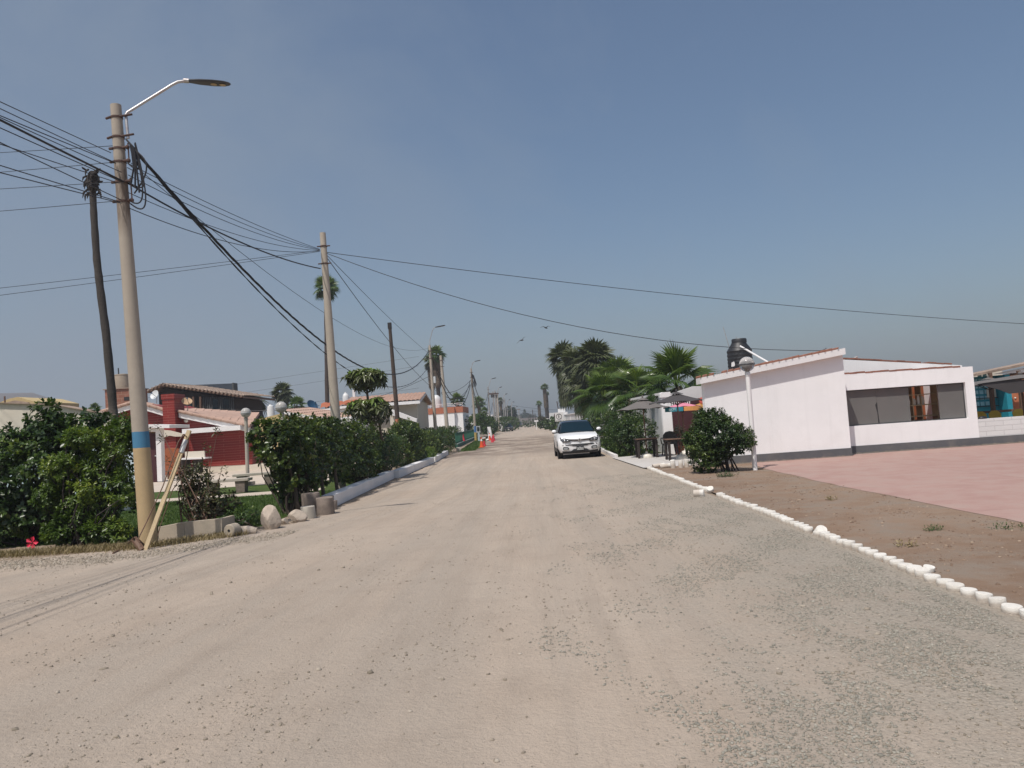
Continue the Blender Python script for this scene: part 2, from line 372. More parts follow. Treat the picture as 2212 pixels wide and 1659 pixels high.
M('car_white', (.86, .86, .86), .3, .02, 1, 0, coat=.25, fine=.01, dirt=(.6, .57, .53), dirtamt=.15); M('car_black', (.012, .013, .018), .2, .05, 1, 0, coat=.6, fine=.01, dirt=(.06, .055, .05), dirtamt=.3)
M('car_glass', (.004, .016, .024), .04, .1, 1, 0, fine=.01, spec=.35); M('lamp_glass', (.20, .205, .21), .12, .25, 14, .1, metal=.4); M('fog_glass', (.42, .43, .43), .2, .2, 16, .1, metal=.3); M('plate', (.55, .56, .55), .5, .05, 8, 0)
M('ink', (.02, .02, .022), .6, .1, 8, 0); M('cream', (.66, .60, .50), .85, .07, .7, .15, 30, dirt=(.5, .43, .35), dirtamt=.4, fine=.05)
M('yellow_ochre', (.52, .40, .20), .85, .1, 1, .1); M('maroon', (.060, .016, .020), .85, .2, 3, .1, dirt=(.1, .03, .035), dirtamt=.4); M('dark_wood', (.035, .025, .022), .85, .3, 5, .3); M('slat_grey', (.085, .09, .09), .8, .2, 4, .2)
M('blue_slate', (.042, .055, .075), .8, .1, 1, .1); M('terracotta', (.44, .155, .085), .85, .08, 1, .1, dirt=(.34, .12, .07), dirtamt=.4, fine=.05); M('orange_door', (.32, .09, .03), .7, .2, 4, .1)
M('canvas_grey', (.15, .135, .125), .9, .1, 2, .2, 80); M('canvas_dark', (.060, .054, .055), .9, .12, 2, .2, 80); M('cone_orange', (.78, .10, .025), .5, .1, 5, .05); M('cone_pink', (.62, .035, .06), .5, .1, 5, .05)
M('fence_green', (.02, .12, .075), .6, .15, 3, .1); M('fence_wall', (.03, .13, .09), .75, .15, 3, .1, dirt=(.25, .3, .26), dirtamt=.4); M('sign_white', (.8, .78, .77), .5, .04, 4, .02); M('sign_yellow', (.80, .46, .10), .6, .06, 3, .03); M('sign_red', (.62, .10, .06), .6, .1, 3, .03)
M('teal', (.02, .29, .38), .6, .15, 2, .1); M('teal_pale', (.30, .58, .66), .5, .3, 5, .05); M('orange_wall', (.52, .175, .085), .85, .14, 2, .1, dirt=(.62, .30, .17), dirtamt=.5); M('chair_yellow', (.62, .42, .03), .55, .15, 5, .05)
M('rock', (.50, .42, .34), .95, .2, 7, .6, 40, dirt=(.30, .24, .19), dirtamt=.5); M('rock_dark', (.25, .20, .165), .95, .25, 7, .6, 40, dirt=(.13, .10, .08), dirtamt=.6); M('ceramic', (.74, .70, .62), .4, .05, 4, .02)
M('globe_cap', (.50, .51, .51), .35, .05, 5, .02); M('grill_grey', (.13, .13, .135), .9, .15, 1.2, .05); M('palm_trunk', (.13, .10, .08), .95, .35, 7, .8, 26); M('palm_trunk_dark', (.045, .037, .033), .95, .35, 5, .8, 22)
M('bird', (.045, .04, .04), .8, .3, 20, 0); M('petal', (.80, .035, .09), .5, .2, 20, .05); M('parasol_pink', (.62, .22, .30), .85, .1, 3, .1); M('parasol_orange', (.70, .32, .10), .85, .12, 4, .1); M('parasol_teal', (.02, .22, .28), .85, .1, 3, .1)
M('dish_white', (.62, .64, .64), .5, .06, 4, .02); M('dish_tan', (.50, .33, .19), .7, .1, 4, .05); M('dish_blue', (.02, .075, .15), .5, .1, 4, .02); M('far_wall', (.74, .73, .72), .85, .05, .5, .05); M('dusty', (.47, .43, .38), .9, .1, 2, .1); M('near_black', (.03, .028, .03), .9, .2, 3, .1)
M('pillow_red', (.40, .03, .025), .6, .1, 4, .05); M('pale_blue', (.52, .63, .68), .7, .06, 2, .05); M('brick_bare', (.33, .15, .10), .9, .2, 3, .3)
brickmat('red_brick', (.225, .013, .008), (.50, .24, .19), 1.9, .145, 'x', .0045, .12, .3, .55); brickmat('red_brick_side', (.205, .017, .014), (.45, .20, .17), 1.9, .145, 'y', .006, .12, .3, .55)
brickmat('raw_brick', (.30, .125, .08), (.36, .22, .16), .55, .30, 'x', .02, .12, .4, .9); brickmat('white_brick', (.74, .735, .72), (.55, .54, .53), .52, .145, 'x', .007, .03, .6, .8)
leafmat('leaf_dark', (0.021, 0.044, 0.014), (0.055, 0.099, 0.023), (0.154, 0.204, 0.038), .33, .26); leafmat('leaf_lime', (0.040, 0.078, 0.012), (0.116, 0.179, 0.025), (0.262, 0.305, 0.048), .36, .3)
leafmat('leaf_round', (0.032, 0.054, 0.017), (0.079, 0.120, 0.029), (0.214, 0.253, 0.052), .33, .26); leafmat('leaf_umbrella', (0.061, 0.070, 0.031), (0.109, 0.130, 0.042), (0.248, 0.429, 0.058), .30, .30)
leafmat('leaf_box', (0.020, 0.044, 0.012), (0.054, 0.093, 0.020), (0.150, 0.193, 0.037), .33, .26); leafmat('leaf_rust', (.045, .035, .015), (.06, .07, .02), (.10, .11, .03), .45, .2)
leafmat('palm_green', (0.030, 0.065, 0.018), (0.070, 0.120, 0.027), (0.151, 0.208, 0.042), .30, .30); leafmat('palm_olive', (.040, .050, .022), (.062, .075, .03), (.10, .12, .04), .5, .15); leafmat('dead_frond', (.07, .055, .042), (.15, .115, .085), (.24, .19, .14), .85, .05)
leafmat('grass_green', (.030, .070, .008), (.055, .11, .012), (.11, .17, .03), .6, .25); leafmat('grass_dry', (.16, .12, .06), (.26, .20, .10), (.36, .29, .16), .7, .2); leafmat('far_leaf', (.02, .035, .018), (.035, .05, .025), (.055, .075, .03), .6, .1)
leafmat('weed', (.03, .06, .02), (.06, .10, .03), (.12, .16, .05), .5, .2); leafmat('leaf_brown', (.05, .03, .012), (.10, .06, .02), (.16, .1, .03), .6, .1)
leafmat('plant_pale', (.10, .12, .08), (.25, .26, .2), (.45, .42, .36), .4, .2)
def milky(name, col, tr):
    m, nt, b = nodes(name); b.inputs['Base Color'].default_value = (*col, 1); b.inputs['Roughness'].default_value = .12; b.inputs['Transmission Weight'].default_value = tr; b.inputs['IOR'].default_value = 1.25
    co = texco(nt); bump(nt, b, noise(nt, co, 12, 3), .03); MATS[name] = m
milky('globe_clear', (.80, .79, .77), .72); milky('globe_milk', (.44, .425, .40), .10)
# painted pole: bare concrete, a blue band, ochre below (heights in metres above the foot)
def pole_bands(name, zb0, zb1, base, blue, ochre):
    m, nt, b = nodes(name); co = texco(nt); sp = N(nt, 'ShaderNodeSeparateXYZ'); L(nt, co, sp.inputs[0])
    wob = mth(nt, 'MULTIPLY', noise(nt, co, 6, 3), .03); z = mth(nt, 'ADD', sp.outputs[2], wob)
    pst = N(nt, 'ShaderNodeMapping'); pst.inputs['Scale'].default_value = (6., 6., .9); L(nt, co, pst.inputs[0])
    stn = ramp(nt, noise(nt, co, 2.2, 7, .7), [(.4, .0), (.75, 1.)])
    c0 = mixc(nt, mth(nt, 'MULTIPLY', stn, .45), base, tuple(Vector(base)*.62))
    top = mth(nt, 'MULTIPLY', ramp(nt, mth(nt, 'DIVIDE', mth(nt, 'SUBTRACT', z, 5.35), 1.5), [(.0, 0.), (.3, 1.), (.8, 1.), (1., 0.)]), ramp(nt, noise(nt, pst.outputs[0], 1.4, 6, .7), [(.34, 0.), (.50, 1.)]))
    c0 = mixc(nt, mth(nt, 'MULTIPLY', top, .75), c0, (.10, .065, .045))
    c1 = mixc(nt, mth(nt, 'MULTIPLY', stn, .5), ochre, tuple(Vector(ochre)*.7)); c2 = mixc(nt, mth(nt, 'MULTIPLY', stn, .25), blue, tuple(Vector(blue)*.6))
    c = mixc(nt, mth(nt, 'GREATER_THAN', z, zb0), c1, c2); c = mixc(nt, mth(nt, 'GREATER_THAN', z, zb1), c, c0)
    fine = mth(nt, 'MULTIPLY', noise(nt, co, 45, 3), .3); c = mixc(nt, fine, c, tuple(Vector(base)*.5))
    L(nt, c, b.inputs['Base Color']); b.inputs['Roughness'].default_value = .85; bump(nt, b, noise(nt, co, 50, 4), .3); MATS[name] = m
# ------------------------------------------------------------------ daylight
SUNV = Vector((.28, .46, -1)).normalized()
sun = bpy.data.objects.new('sun', bpy.data.lights.new('sun', 'SUN')); COL.objects.link(sun)
sun.data.energy = 4.0; sun.data.angle = R(.6); sun.data.color = (1., .945, .885); sun.rotation_euler = SUNV.to_track_quat('-Z', 'Y').to_euler()
w = bpy.data.worlds.new('World'); scn.world = w; w.use_nodes = True; nt = w.node_tree; bg = nt.nodes['Background']
sky = nt.nodes.new('ShaderNodeTexSky'); sky.sky_type = 'NISHITA'; sky.sun_disc = False
el = math.asin(-SUNV.z); az = math.atan2(-SUNV.x, -SUNV.y)
sky.sun_elevation = el; sky.sun_rotation = az; sky.altitude = 10; sky.air_density = 1.0; sky.dust_density = 2.5; sky.ozone_density = 1.2
tc = nt.nodes.new('ShaderNodeTexCoord'); sp = nt.nodes.new('ShaderNodeSeparateXYZ'); nt.links.new(tc.outputs['Generated'], sp.inputs[0])
# thin marine haze: greys the sky, more towards the west side and the horizon, in soft drifts
h = mth(nt, 'MULTIPLY', sp.outputs[0], -.72); drift = noise(nt, tc.outputs['Generated'], 2.4, 6, .6, .5)
hz = mth(nt, 'ADD', mth(nt, 'ADD', h, .13), mth(nt, 'MULTIPLY', mth(nt, 'SUBTRACT', drift, .5), 1.5))
hz = mth(nt, 'ADD', hz, mth(nt, 'MULTIPLY', mth(nt, 'SUBTRACT', .40, sp.outputs[2]), .8), clamp=True)
hz = mth(nt, 'MINIMUM', mth(nt, 'MAXIMUM', hz, .05), .93)
SKYG = (2.80, 3.22, 3.92)
c = mixc(nt, hz, sky.outputs[0], SKYG)
hs = nt.nodes.new('ShaderNodeHueSaturation'); hs.inputs['Saturation'].default_value = 1.08; hs.inputs['Value'].default_value = 1.; nt.links.new(c, hs.inputs['Color'])
nt.links.new(mixc(nt, 1., hs.outputs[0], (.935, .985, 1.0), 'MULTIPLY'), bg.inputs[0]); bg.inputs[1].default_value = .10
scn.view_settings.view_transform = 'Standard'; scn.view_settings.look = 'None'; scn.view_settings.exposure = 0; scn.view_settings.gamma = 1
cy = scn.cycles; cy.use_denoising = True; cy.max_bounces = 6; cy.diffuse_bounces = 3; cy.glossy_bounces = 3; cy.transmission_bounces = 5; cy.volume_bounces = 0; cy.transparent_max_bounces = 6; cy.caustics_reflective = False; cy.caustics_refractive = False; cy.sample_clamp_indirect = 4
# ------------------------------------------------------------------ ground sheets
def ground_mat(name, cols, kind):
    m, nt, b = nodes(name); co = texco(nt); sp = N(nt, 'ShaderNodeSeparateXYZ'); L(nt, co, sp.inputs[0]); X, Y = sp.outputs[0], sp.outputs[1]
    n_big = noise(nt, co, .22, 6, .6); n_mid = noise(nt, co, 1.7, 7, .65); n_f = noise(nt, co, 22, 5, .7); n_ff = noise(nt, co, 75, 3, .7)
    c = mixc(nt, ramp(nt, n_big, [(.36, 0.), (.64, 1.)]), cols[0], cols[1])
    hgt = mth(nt, 'ADD', mth(nt, 'MULTIPLY', n_f, .7), mth(nt, 'MULTIPLY', n_ff, .35))
    if kind == 'road':
        dy = mth(nt, 'MAXIMUM', mth(nt, 'SUBTRACT', 19., Y), 0.)
        fan = mth(nt, 'ADD', 1., mth(nt, 'MULTIPLY', dy, mth(nt, 'MULTIPLY', mth(nt, 'LESS_THAN', X, 0.), .062)))
        u = mth(nt, 'DIVIDE', X, fan); cb = N(nt, 'ShaderNodeCombineXYZ'); L(nt, u, cb.inputs[0]); L(nt, mth(nt, 'MULTIPLY', Y, .05), cb.inputs[1])
        rut = noise(nt, cb.outputs[0], 1.25, 5, .62, .12); rut2 = noise(nt, cb.outputs[0], 4.6, 3, .6, .08)
        c = mixc(nt, mth(nt, 'MULTIPLY', ramp(nt, rut, [(.42, 0.), (.62, 1.)]), .75), c, cols[2])
        c = mixc(nt, mth(nt, 'MULTIPLY', ramp(nt, rut2, [(.50, 0.), (.68, 1.)]), .30), c, tuple(Vector(cols[0])*.72))
        # clean grey gravel thrown to the east side
        gx = mth(nt, 'ADD', mth(nt, 'MULTIPLY', mth(nt, 'SUBTRACT', X, .9), .42), mth(nt, 'MULTIPLY', mth(nt, 'SUBTRACT', n_mid, .5), 1.6))
        near = ramp(nt, mth(nt, 'DIVIDE', Y, 60.), [(.15, 1.), (.75, .0)])
        g = mth(nt, 'MULTIPLY', mth(nt, 'MULTIPLY', ramp(nt, gx, [(.0, 0.), (.9, 1.)]), near), .85)
        vo = N(nt, 'ShaderNodeTexVoronoi'); vo.inputs['Scale'].default_value = 38; L(nt, co, vo.inputs['Vector'])
        gc = mixc(nt, vo.outputs['Distance'], tuple(Vector(cols[3])*1.12), tuple(Vector(cols[3])*.62))  # small stones' shadows painted as darker cell edges
        c = mixc(nt, g, c, gc)
        hgt = mth(nt, 'ADD', hgt, mth(nt, 'MULTIPLY', mth(nt, 'SUBTRACT', 1., vo.outputs['Distance']), mth(nt, 'MULTIPLY', g, .5)))
        hgt = mth(nt, 'ADD', hgt, mth(nt, 'MULTIPLY', rut2, .9))
        # damp dark patches in front of the green fence
        dm = mth(nt, 'MULTIPLY', ramp(nt, mth(nt, 'DIVIDE', Y, 100.), [(.36, 0.), (.46, 1.), (.82, 1.), (.95, .0)]), 1.)
        cb2 = N(nt, 'ShaderNodeCombineXYZ'); L(nt, mth(nt, 'MULTIPLY', X, .16), cb2.inputs[0]); L(nt, mth(nt, 'MULTIPLY', Y, .10), cb2.inputs[1])
        wet = noise(nt, cb2.outputs[0], 2.2, 5, .65); lft = ramp(nt, mth(nt, 'ADD', mth(nt, 'MULTIPLY', X, .12), .5), [(0., .95), (1., .5)])
        c = mixc(nt, mth(nt, 'MULTIPLY', mth(nt, 'MULTIPLY', ramp(nt, wet, [(.40, 0.), (.56, 1.)]), dm), lft), c, (.155, .118, .094))
    else:
        c = mixc(nt, mth(nt, 'MULTIPLY', ramp(nt, n_mid, [(.42, 0.), (.64, 1.)]), .85), c, cols[2])
    c = mixc(nt, mth(nt, 'MULTIPLY', ramp(nt, n_mid, [(.3, 1.), (.52, 0.)]), .30), c, tuple(Vector(cols[0])*.68))
    sp_ = ramp(nt, n_ff, [(.30, 1.), (.44, 0.)]); c = mixc(nt, mth(nt, 'MULTIPLY', sp_, .38 if kind != 'paved' else .1), c, tuple(Vector(cols[0])*.45))
    li = ramp(nt, n_f, [(.62, 0.), (.78, 1.)]); c = mixc(nt, mth(nt, 'MULTIPLY', li, .22 if kind != 'paved' else .1), c, tuple(Vector(cols[1])*1.25))
    if kind == 'paved':          # joints of the poured slabs
        br = N(nt, 'ShaderNodeTexBrick'); L(nt, co, br.inputs['Vector']); br.inputs['Scale'].default_value = 1; br.inputs['Brick Width'].default_value = 4.4; br.inputs['Row Height'].default_value = 3.6; br.inputs['Mortar Size'].default_value = .012; br.offset = 0
        c = mixc(nt, mth(nt, 'MULTIPLY', br.outputs['Fac'], .45), c, tuple(Vector(cols[0])*.6)); hgt = mth(nt, 'MULTIPLY', n_ff, .3)
    L(nt, c, b.inputs['Base Color']); b.inputs['Roughness'].default_value = .92; b.inputs['Specular IOR Level'].default_value = .2
    bump(nt, b, hgt, .9 if kind != 'paved' else .2, .03); MATS[name] = m; return m
ground_mat('m_ground', ((.30, .235, .175), (.36, .29, .225), (.25, .19, .14)), 'dirt')
ground_mat('m_road', ((.408, .330, .262), (.438, .366, .298), (.356, .304, .252), (.380, .337, .279)), 'road')
ground_mat('m_dirt', ((.220, .145, .098), (.305, .215, .152), (.255, .208, .166)), 'dirt')
ground_mat('m_pink', ((.36, .225, .195), (.39, .252, .218), (.372, .27, .232)), 'paved')
ground_mat('m_patio', ((.50, .475, .45), (.55, .525, .495), (.44, .41, .385)), 'paved')
ground_mat('m_path', ((.52, .44, .36), (.58, .50, .42), (.48, .41, .335)), 'paved')
ground_mat('m_lawn', ((.035, .07, .010), (.055, .095, .015), (.085, .10, .03)), 'dirt')
ground_mat('m_hill', ((.12, .095, .085), (.16, .125, .105), (.10, .085, .075)), 'dirt')
def sheet(name, pts, z, mat, kind='structure', thick=0):
    mb = MB()
    if thick: mb.prism([(p[0], p[1], z) for p in pts], (0, 0, -thick))
    else: mb.add([(p[0], p[1], z) for p in pts], [tuple(range(len(pts)))])
    o = mb.build(name, MATS[mat]); me = o.data
    if not thick and me.polygons[0].normal.z < 0: me.flip_normals()
    o['kind'] = kind; return o
sheet('ground', [(-1300, -120), (900, -120), (900, 1150), (-1300, 1150)], 0., 'm_ground')
def jag(pts, amp, step, seed):
    rr = random.Random(seed); out = []
    for a, b in zip(pts, pts[1:]):
        a, b = Vector(a), Vector(b); n = max(1, int((b-a).length/step))
        for i in range(n):
            p = a.lerp(b, i/n); out.append((p.x+rr.uniform(-amp, amp), p.y+rr.uniform(-amp, amp)))
    out.append(tuple(pts[-1])); return out
lft = jag([(-5.2, 60), (-4.75, 36), (-4.45, 18.4), (-4.7, 15.2), (-5.9, 14.0), (-6.6, 13.2), (-8.3, 12.65), (-14, 12.3), (-40, 12.0)], .10, .35, 3)
rgt = [(3.50, -6), (3.46, 12), (3.4, 16), (3.36, 23.5), (3.2, 30), (3.3, 48), (3.6, 70), (4.3, 400)]
sheet('road', [(-40, -6)]+rgt+[(-8.4, 400), (-6.6, 130), (-5.9, 75)]+lft, .008, 'm_road')
sheet('dirt_strip', [(3.53, -6), (3.53, 12), (3.48, 16), (3.42, 23.6), (8., 23.2), (8., 20.6), (8., 15), (8., 12), (8., -6)], .038, 'm_dirt')
pv = jag([(6.3, 23.2), (5.95, 20.6), (5.80, 15), (5.86, 12), (5.9, -6)], .03, .5, 5)
sheet('pavement', pv+[(40, -6), (40, 23.6)], .0425, 'm_pink')
sheet('patio', [(3.32, 23.7), (5.4, 23.35), (5.4, 31.4), (4.4, 31.0), (3.1, 30.6)], .04, 'm_patio')
sheet('lawn', [(-30, 15.2), (-7.2, 14.4), (-5.3, 15.2), (-5.6, 23), (-6.5, 30), (-30, 30)], .006, 'm_lawn')
sheet('path', [(-30, 23.2), (-6.6, 23.6), (-6.7, 25.0), (-30, 24.6)], .016, 'm_path')
sheet('garden_terrace', [(-30, 29), (-6.7, 29.), (-7.5, 45.4), (-30, 45.4)], .012, 'm_path')
sheet('verge', jag([(-6.6, 100), (-5.1, 57), (-4.9, 51.5), (-3.9, 52.5), (-3.5, 58), (-3.9, 66), (-5.6, 100)], .12, 1.5, 8), .014, 'm_lawn')
# embankment where the road ends, and the hills to the west
def hill(name, x0, x1, y0, y1, hfun, nx, ny, seed, mat='m_hill'):
    mb = MB(); rr = random.Random(seed)
    for j in range(ny+1):
        for i in range(nx+1):
            x = x0+(x1-x0)*i/nx; v = j/ny; y = y0+(y1-y0)*v
            mb.v.append(Vector((x, y, -.3+hfun(x, v)*(1+rr.uniform(-.05, .05)))))
    for j in range(ny):
        for i in range(nx): q = j*(nx+1)+i; mb.f.append((q, q+1, q+nx+2, q+nx+1))
    o = mb.build(name, MATS[mat], smooth='all'); o['kind'] = 'structure'; return o
hill('embankment', -260, 160, 402, 470, lambda x, v: 3.9*math.sin(min(1, v*1.6)*1.57)*(1 if abs(x+8) < 60 else .8), 60, 8, 2)
hill('hills', -1300, -420, 640, 1000, lambda x, v: max(0, 72*math.sin(v*math.pi)**.7*(.62+.38*math.sin(x*.011+1.1))*min(1, max(0, (-430-x)/110.))), 70, 14, 4)
# loose stones: real pebbles, in drifts, denser to the east
def stones(name, n, seed, region, smin, smax, mat, dens, z0=.010):
    rng = np.random.default_rng(seed); pts = np.zeros((0, 2))
    while len(pts) < n:
        k = n*3; yy = region[2]*((region[3]/region[2])**rng.uniform(0, 1, k)); xx = rng.uniform(region[0], region[1], k)
        keep = rng.uniform(0, 1, k) < dens(xx, yy); pts = np.concatenate([pts, np.stack([xx, yy], 1)[keep]])
    pts = pts[:n]; s = smin*(smax/smin)**(rng.uniform(0, 1, n)**2.2)
    base = np.array([(1, 0, 0), (0, 1, 0), (-1, 0, 0), (0, -1, 0), (.55, .55, .62), (-.6, .5, .5), (-.5, -.55, .66), (.5, -.6, .48)])
    F_ = np.array([(0, 1, 4), (1, 5, 4), (1, 2, 5), (2, 6, 5), (2, 3, 6), (3, 7, 6), (3, 0, 7), (0, 4, 7), (4, 5, 6), (4, 6, 7)])
    V = base[None]*(1+rng.uniform(-.32, .32, (n, 8, 3))); V = V*np.stack([s*.5*rng.uniform(.8, 1.5, n), s*.5*rng.uniform(.7, 1.1, n), s*.5*rng.uniform(.7, 1.2, n)], 1)[:, None]
    a = rng.uniform(0, 6.28, n); ca, sa = np.cos(a)[:, None], np.sin(a)[:, None]
    X = V[..., 0]*ca-V[..., 1]*sa+pts[:, :1]; Y = V[..., 0]*sa+V[..., 1]*ca+pts[:, 1:]
    V = np.stack([X, Y, V[..., 2]+z0], -1).reshape(-1, 3); Fq = (np.arange(n)[:, None, None]*8+F_[None]).reshape(-1, 3)
    o = np_mesh(name, V, Fq, MATS[mat], rnd=np.repeat(rng.uniform(0, 1, n), 8)); return tag(o, kind='stuff')
def pebmat(name, a, b_, c_):
    m, nt, b = nodes(name); at = N(nt, 'ShaderNodeAttribute'); at.attribute_name = 'rnd'
    L(nt, ramp(nt, at.outputs['Fac'], [(0., a), (.6, b_), (1., c_)]), b.inputs['Base Color']); b.inputs['Roughness'].default_value = .9; b.inputs['Specular IOR Level'].default_value = .2; MATS[name] = m
pebmat('pebble', (.21, .18, .14), (.31, .265, .21), (.40, .35, .29)); pebmat('pebble_grey', (.20, .188, .158), (.285, .265, .222), (.35, .325, .275)); pebmat('clod', (.15, .10, .072), (.25, .175, .125), (.36, .28, .21))
def nz(x, y, s, seed=0.):
    return .5+.25*(np.sin(x*s*1.3+seed)*np.cos(y*s*.9-seed*.7)+np.sin((x*.7-y*.6)*s*2.1+seed*2.3)+.6*np.sin((x+y*.35)*s*4.3+seed))
inroad = lambda x, y: (x < 3.36) & (x > np.where(y < 12.4, -12., -4.5))
stones('gravel', 34000, 11, (-.6, 3.4, 3.0, 22), .007, .027, 'pebble_grey', lambda x, y: np.clip(((x-.3)*.42)+(nz(x, y, 1.5)-.55)*1.3, 0, 1)*np.where(nz(x, y, 2.6, 1.3) > .45, 1, .12)*inroad(x, y))
stones('pebbles', 13000, 12, (-7., 3.3, 2.7, 18), .005, .026, 'pebble', lambda x, y: np.clip((nz(x, y, 1.1, 2.)-.35)*1.2, .06, 1)*inroad(x, y))
stones('road_stones', 90, 13, (-6., 3., 2.8, 13), .03, .065, 'pebble', lambda x, y: .9*inroad(x, y))
stones('verge_gravel', 5500, 14, (-10.5, -4.3, 11.2, 16.5), .012, .05, 'pebble', lambda x, y: np.exp(-((y-(12.15-.05*(x+8.5)+np.maximum(0, x+6.6)*.75))/.42)**2))
stones('dirt_clods', 4500, 15, (3.6, 5.85, 4.5, 22), .006, .045, 'clod', lambda x, y: np.clip(nz(x, y, 1.9, 4.)-.3, .05, 1), .039)
def grass(name, n, seed, sampler, hmin, hmax, mat, z=.01, wid=.006):
    rng = np.random.default_rng(seed); p = sampler(rng, n); n = len(p); hh = rng.uniform(hmin, hmax, n); a = rng.uniform(0, 6.28, n); ln = rng.uniform(.1, .7, n)
    b = np.stack([p[:, 0], p[:, 1], np.full(n, z)], 1); s = np.stack([np.cos(a), np.sin(a), 0*a], 1)*wid; dd = np.stack([np.sin(a)*ln, -np.cos(a)*ln, 1+0*a], 1)*hh[:, None]
    V = np.stack([b-s, b+s, b+dd*.6+s*.7, b+dd-np.array([0, 0, 1])*(ln*hh*.35)[:, None]], 1).reshape(-1, 3); i = np.arange(n)[:, None]*4
    o = np_mesh(name, V, i+np.array([[0, 1, 2, 3]]), MATS[mat], rnd=np.repeat(rng.uniform(0, 1, n), 4)); return tag(o, kind='stuff')
grass('lawn_grass', 42000, 21, lambda g, n: np.stack([g.uniform(-12, -5.4, n), g.uniform(14.6, 23.4, n)], 1), .03, .075, 'grass_green')
grass('dry_grass', 9000, 22, lambda g, n: (lambda x: np.stack([x, 13.25-.045*(x+8.5)+np.maximum(0, x+6.6)*.75+g.normal(0, .16, n)], 1))(g.uniform(-11, -5.2, n)), .03, .13, 'grass_dry')
grass('verge_grass', 12000, 23, lambda g, n: (lambda y: np.stack([-4.9-(y-52)*.035+g.uniform(.05, 1.15, n)*np.clip(1.1-(y-52)*.02, .2, 1), y], 1))(g.uniform(51, 90, n)), .05, .14, 'grass_green', wid=.012)
# ================================================================== EAST SIDE
# ---- white building: gabled block and recessed wing
YG, YW = 22.67, 23.40
def xz(px, py, Y): v = P(px, py, Y); return v.x, v.z
gR = xz(1840, 985, YG)[0]; gL = xz(1521, 850, YG)[0]
wb = thing('white_building', 'low white rendered building with a sloping tiled roof beside the pink pavement', 'building', (gL, YG, 0))
zl, zr = xz(1521, 829, YG)[1], xz(1822.6, 764, YG)[1]
mb = MB(); xm_ = 6.95; zm_ = zl+(zr-zl)*(xm_-gL)/(gR-gL); mb.prism([(gL, YG, 0), (xm_, YG, 0), (xm_, YG, zm_+.02), (gL, YG, zl+.02)], (0, .3, 0)); mb.prism([(xm_+.001, YG, 0), (gR, YG, 0), (gR, YG, zr+.02), (xm_+.001, YG, zm_+.02)], (0, 7.6, 0)); mb.build('gable_wall', MATS['white_paint'], wb)
fl = xz(1512, 816.3, YG-.2); fr = xz(1823.4, 751.7, YG-.2); fb = xz(1512, 829.4, YG-.2); fbr = xz(1822.6, 765.5, YG-.2)
mb = MB(); mb.prism([(fl[0], YG-.2, fb[1]), (fr[0]+.03, YG-.2, fbr[1]), (fr[0]+.03, YG-.2, fr[1]), (fl[0], YG-.2, fl[1])], (0, .55, 0)); mb.prism([(xm_-.05, YG+.352, fb[1]+(fbr[1]-fb[1])*.5), (fr[0]+.03, YG+.352, fbr[1]), (fr[0]+.03, YG+.352, fr[1]), (xm_-.05, YG+.352, fl[1]+(fr[1]-fl[1])*.5)], (0, 7.4, 0)); rf = mb.build('roof', MATS['white_trim'], wb)
mb = MB(); rr = random.Random(5); n = 22
for i in range(n):                    # broken edge tiles along the fascia
    a, b = i/n, (i+1)/n
    if rr.random() < .1: continue
    x0, x1 = fl[0]+(fr[0]-fl[0])*a, fl[0]+(fr[0]-fl[0])*(b-.04); z0 = fl[1]+(fr[1]-fl[1])*a; z1 = fl[1]+(fr[1]-fl[1])*b; dz = rr.uniform(.0, .02)
    mb.prism([(x0, YG-.23, z0+.002), (x1, YG-.23, z1+.002), (x1, YG-.23, z1+.03+dz), (x0, YG-.23, z0+.034+dz)], (0, 8.0 if x0 > xm_ else .6, 0))
mb.build('roof_tiles', MATS['roof_tile'], rf)
mb = MB(); mb.bb(gL-.0, gR+.015, YG-.02, YG+.1, 0.04, .275); mb.bb(gR-.1, gR+.018, YG+.1, YW-.02, .04, .275); mb.build('plinth', MATS['plinth_grey'], wb)
# wing with the long kitchen window
wx1 = xz(2118, 965, YW)[0]; o0 = xz(1830, 843, YW); o1 = xz(2085, 826, YW); o2 = xz(2092, 905, YW); o3 = xz(1836, 919, YW)
ox0, ox1 = gR-.02, (o1[0]+o2[0])/2; oz0, oz1 = (o2[1]+o3[1])/2, (o0[1]+o1[1])/2; tl = xz(1826, 808, YW)[1]; tr = xz(2105, 791, YW)[1]
mb = MB(); mb.bb(ox0, wx1, YW, YW+.2, 0, oz0); mb.bb(ox1, wx1, YW, YW+.2, oz0, oz1)
mb.prism([(ox0, YW, oz1), (wx1, YW, oz1), (wx1, YW, tr), (ox0, YW, tl)], (0, .2, 0)); mb.bb(wx1-.2, wx1, YW+.2, YW+5, 0, tr-.02); mb.build('wing_wall', MATS['white_paint'], wb)
mb = MB(); mb.bb(gR+.02, wx1+.02, YW-.02, YW+.08, .046, .275); mb.bb(wx1-.1, wx1+.02, YW+.08, YW+5, .046, .275); mb.build('wing_plinth', MATS['plinth_grey'], wb)
mb = MB(); rr = random.Random(9)
for i in range(16):
    a, b = i/16, (i+1)/16-.003; x0, x1 = ox0+(wx1-ox0-.35)*a, ox0+(wx1-ox0-.35)*b; z = tl+(tr-tl)*a+rr.uniform(-.008, .012)
    mb.bb(x0, x1, YW-.006, YW+.35, z, z+.045)
mb.build('wing_tiles', MATS['roof_tile'], wb)
mb = MB(); mb.prism([(ox0+.1, YW+.2, tl-.15), (wx1-.2, YW+.2, tr-.15), (wx1-.2, YW+.2, tr-.03), (ox0+.1, YW+.2, tl-.03)], (0, 1.7, 0)); mb.build('wing_ceiling', MATS['near_black'], wb)
